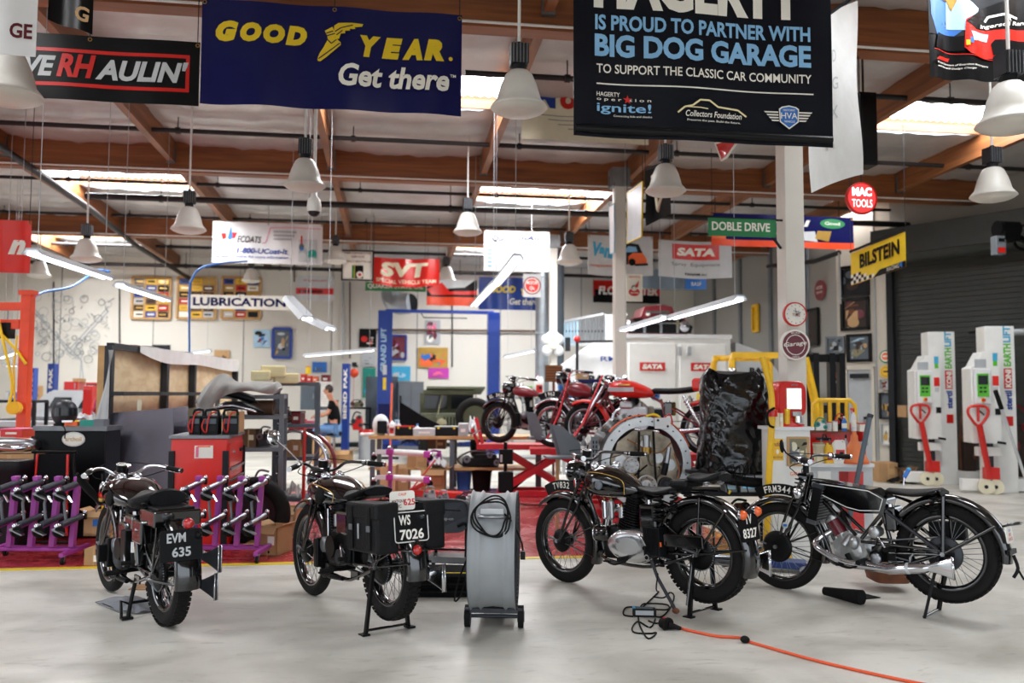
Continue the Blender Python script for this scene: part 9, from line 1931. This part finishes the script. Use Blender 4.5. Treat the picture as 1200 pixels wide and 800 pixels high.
mb.tube([(-.15,-.05,.1),(-.16,.15,h_-.1),(-.1,.18,h_),(.22,.18,h_),(.28,.15,h_-.1),(.05,-.15,.12)],.024,'slate_grey',8,k=2);[mb.cyl((-.15,.05+.1*i,.35+.25*i),(.18,.05+.1*i,.35+.25*i),.014,'slate_grey')for i in range(3)];mb.build('tube_frame',rt)
for x in(-.2,.12):mb=MB();mb.cyl((x-.03,0,.13),(x+.03,0,.13),.13,'black_rubber',n=24);mb.cyl((x-.035,0,.13),(x+.035,0,.13),.06,'light_grey',n=16);mb.build('wheel',rt)
mb=MB();mb.box((0,-.15,.03),(.35,.2,.015),'slate_grey');mb.build('toe_plate',rt)
for kd,lb,x0,y0,x1,y1,D,m1 in(('opencarton','open flat brown carton right of the grey hand truck',1056,536,1073,552,14.9,'dark_cardboard'),('carton','brown carton under the picture on the pier by the shutter',1030,522,1052,545,15.0,'cardboard'),('carton','brown carton high on the yellow machine by the lift column',1062,475,1080,489,15.6,'cardboard'),('rag','black bundle on the floor beside the flat carton',1044,545,1076,553,14.8,'black_cloth')):
 t=item(kd,lb,x0,y0,x1,y1,D,m1,'tan',.35)
 if y1>530:t.location.z=0.002
for i,(lb,x0,y0,x1,y1,m1,m2)in enumerate((('dark machine with hanging chains between the two mobile columns',1130,450,1148,545,'dark_brown','rusty'),('dark machine with pulleys right of the right mobile column',1186,470,1215,560,'dark_brown','dark_red'))):
 t=item('engine',lb,x0,y0,x1,y1,14.75-i*.75,m1,m2,.3,name='drill_press',category='machine');t.location.z=0;t.scale.z=1.12
for lb,x,y in(('red jack plate on the floor between the mobile columns',1132,560),('red jack plate on the floor right of the right mobile column',1200,565)):
 q=fl(x,y);rt=thing('jack_plate',lb,'jack',(q.x,q.y,0));mb=MB();mb.prism([(-.35,0),(.35,0),(.2,.12),(.0,.2),(-.2,.12)],(0,0,.01),(1,0,0),(0,0,1),(0,1,0),.4,'red_paint');mb.build('plate',rt,bevel=.02);mb=MB();mb.cyl((0,0,.2),(0,0,.26),.06,'dark_red',n=14);mb.build('pad',rt)
mb=MB();P=[at(128,430,16)-at(128,350,14)];c=at(70,340,14);mb.tube([at(128,318,15)-c,at(112,317,15)-c,at(100,326,14.5)-c,at(80,337,14)-c,at(48,343,13.5)-c,at(36,354,13)-c,at(34,370,12.6)-c,at(34,420,12.4)-c],.022,'mid_blue',8,k=5);single(mb,'air_hose','blue air hose looping from the roof to the orange hoist','hose',tuple(c))
mb=MB();c=at(240,340,15);mb.tube([at(290,306,15.5)-c,at(262,308,15.3)-c,at(236,314,15)-c,at(226,326,15)-c,at(222,345,15)-c,at(222,430,15)-c],.018,'mid_blue',8,k=5);single(mb,'air_hose','blue air hose hanging at the left end of the lubrication sign','hose',tuple(c))
rt=thing('cable_reel','yellow reel with red cable low beside the orange hoist','reel',tuple(at(17,478,10.6)));mb=MB();mb.cyl((0,-.05,0),(0,.05,0),.08,'hoist_yellow',n=18);mb.build('drum',rt);mb=MB();mb.tube([(0,0,.08),(-.03,0,.5),(.0,0,.9)],.012,'hoist_yellow',6);mb.build('cable',rt)
rt=thing('lift_controller','black post with control boxes in front of the first red lift table','controller',tuple(fl(592,592)));mb=MB();mb.cyl((0,0,0),(0,0,.85),.025,'black_metal',n=12);mb.box((0,0,.01),(.3,.3,.02),'black_metal');mb.build('post',rt);mb=MB();mb.box((0,-.04,.32),(.2,.12,.28),'black_plastic');mb.build('lower_box',rt,bevel=.02);mb=MB();mb.box((0,-.04,.66),(.18,.1,.2),'black_plastic');mb.box((-.07,-.1,.64),(.03,.01,.1),'grey_white');mb.build('upper_box',rt,bevel=.02);mb=MB();mb.tube([(.05,-.05,.2),(.15,-.1,.05),(.4,-.2,.02),(.9,-.25,.02)],.01,'black_rubber',6,k=4);mb.build('cable',rt)
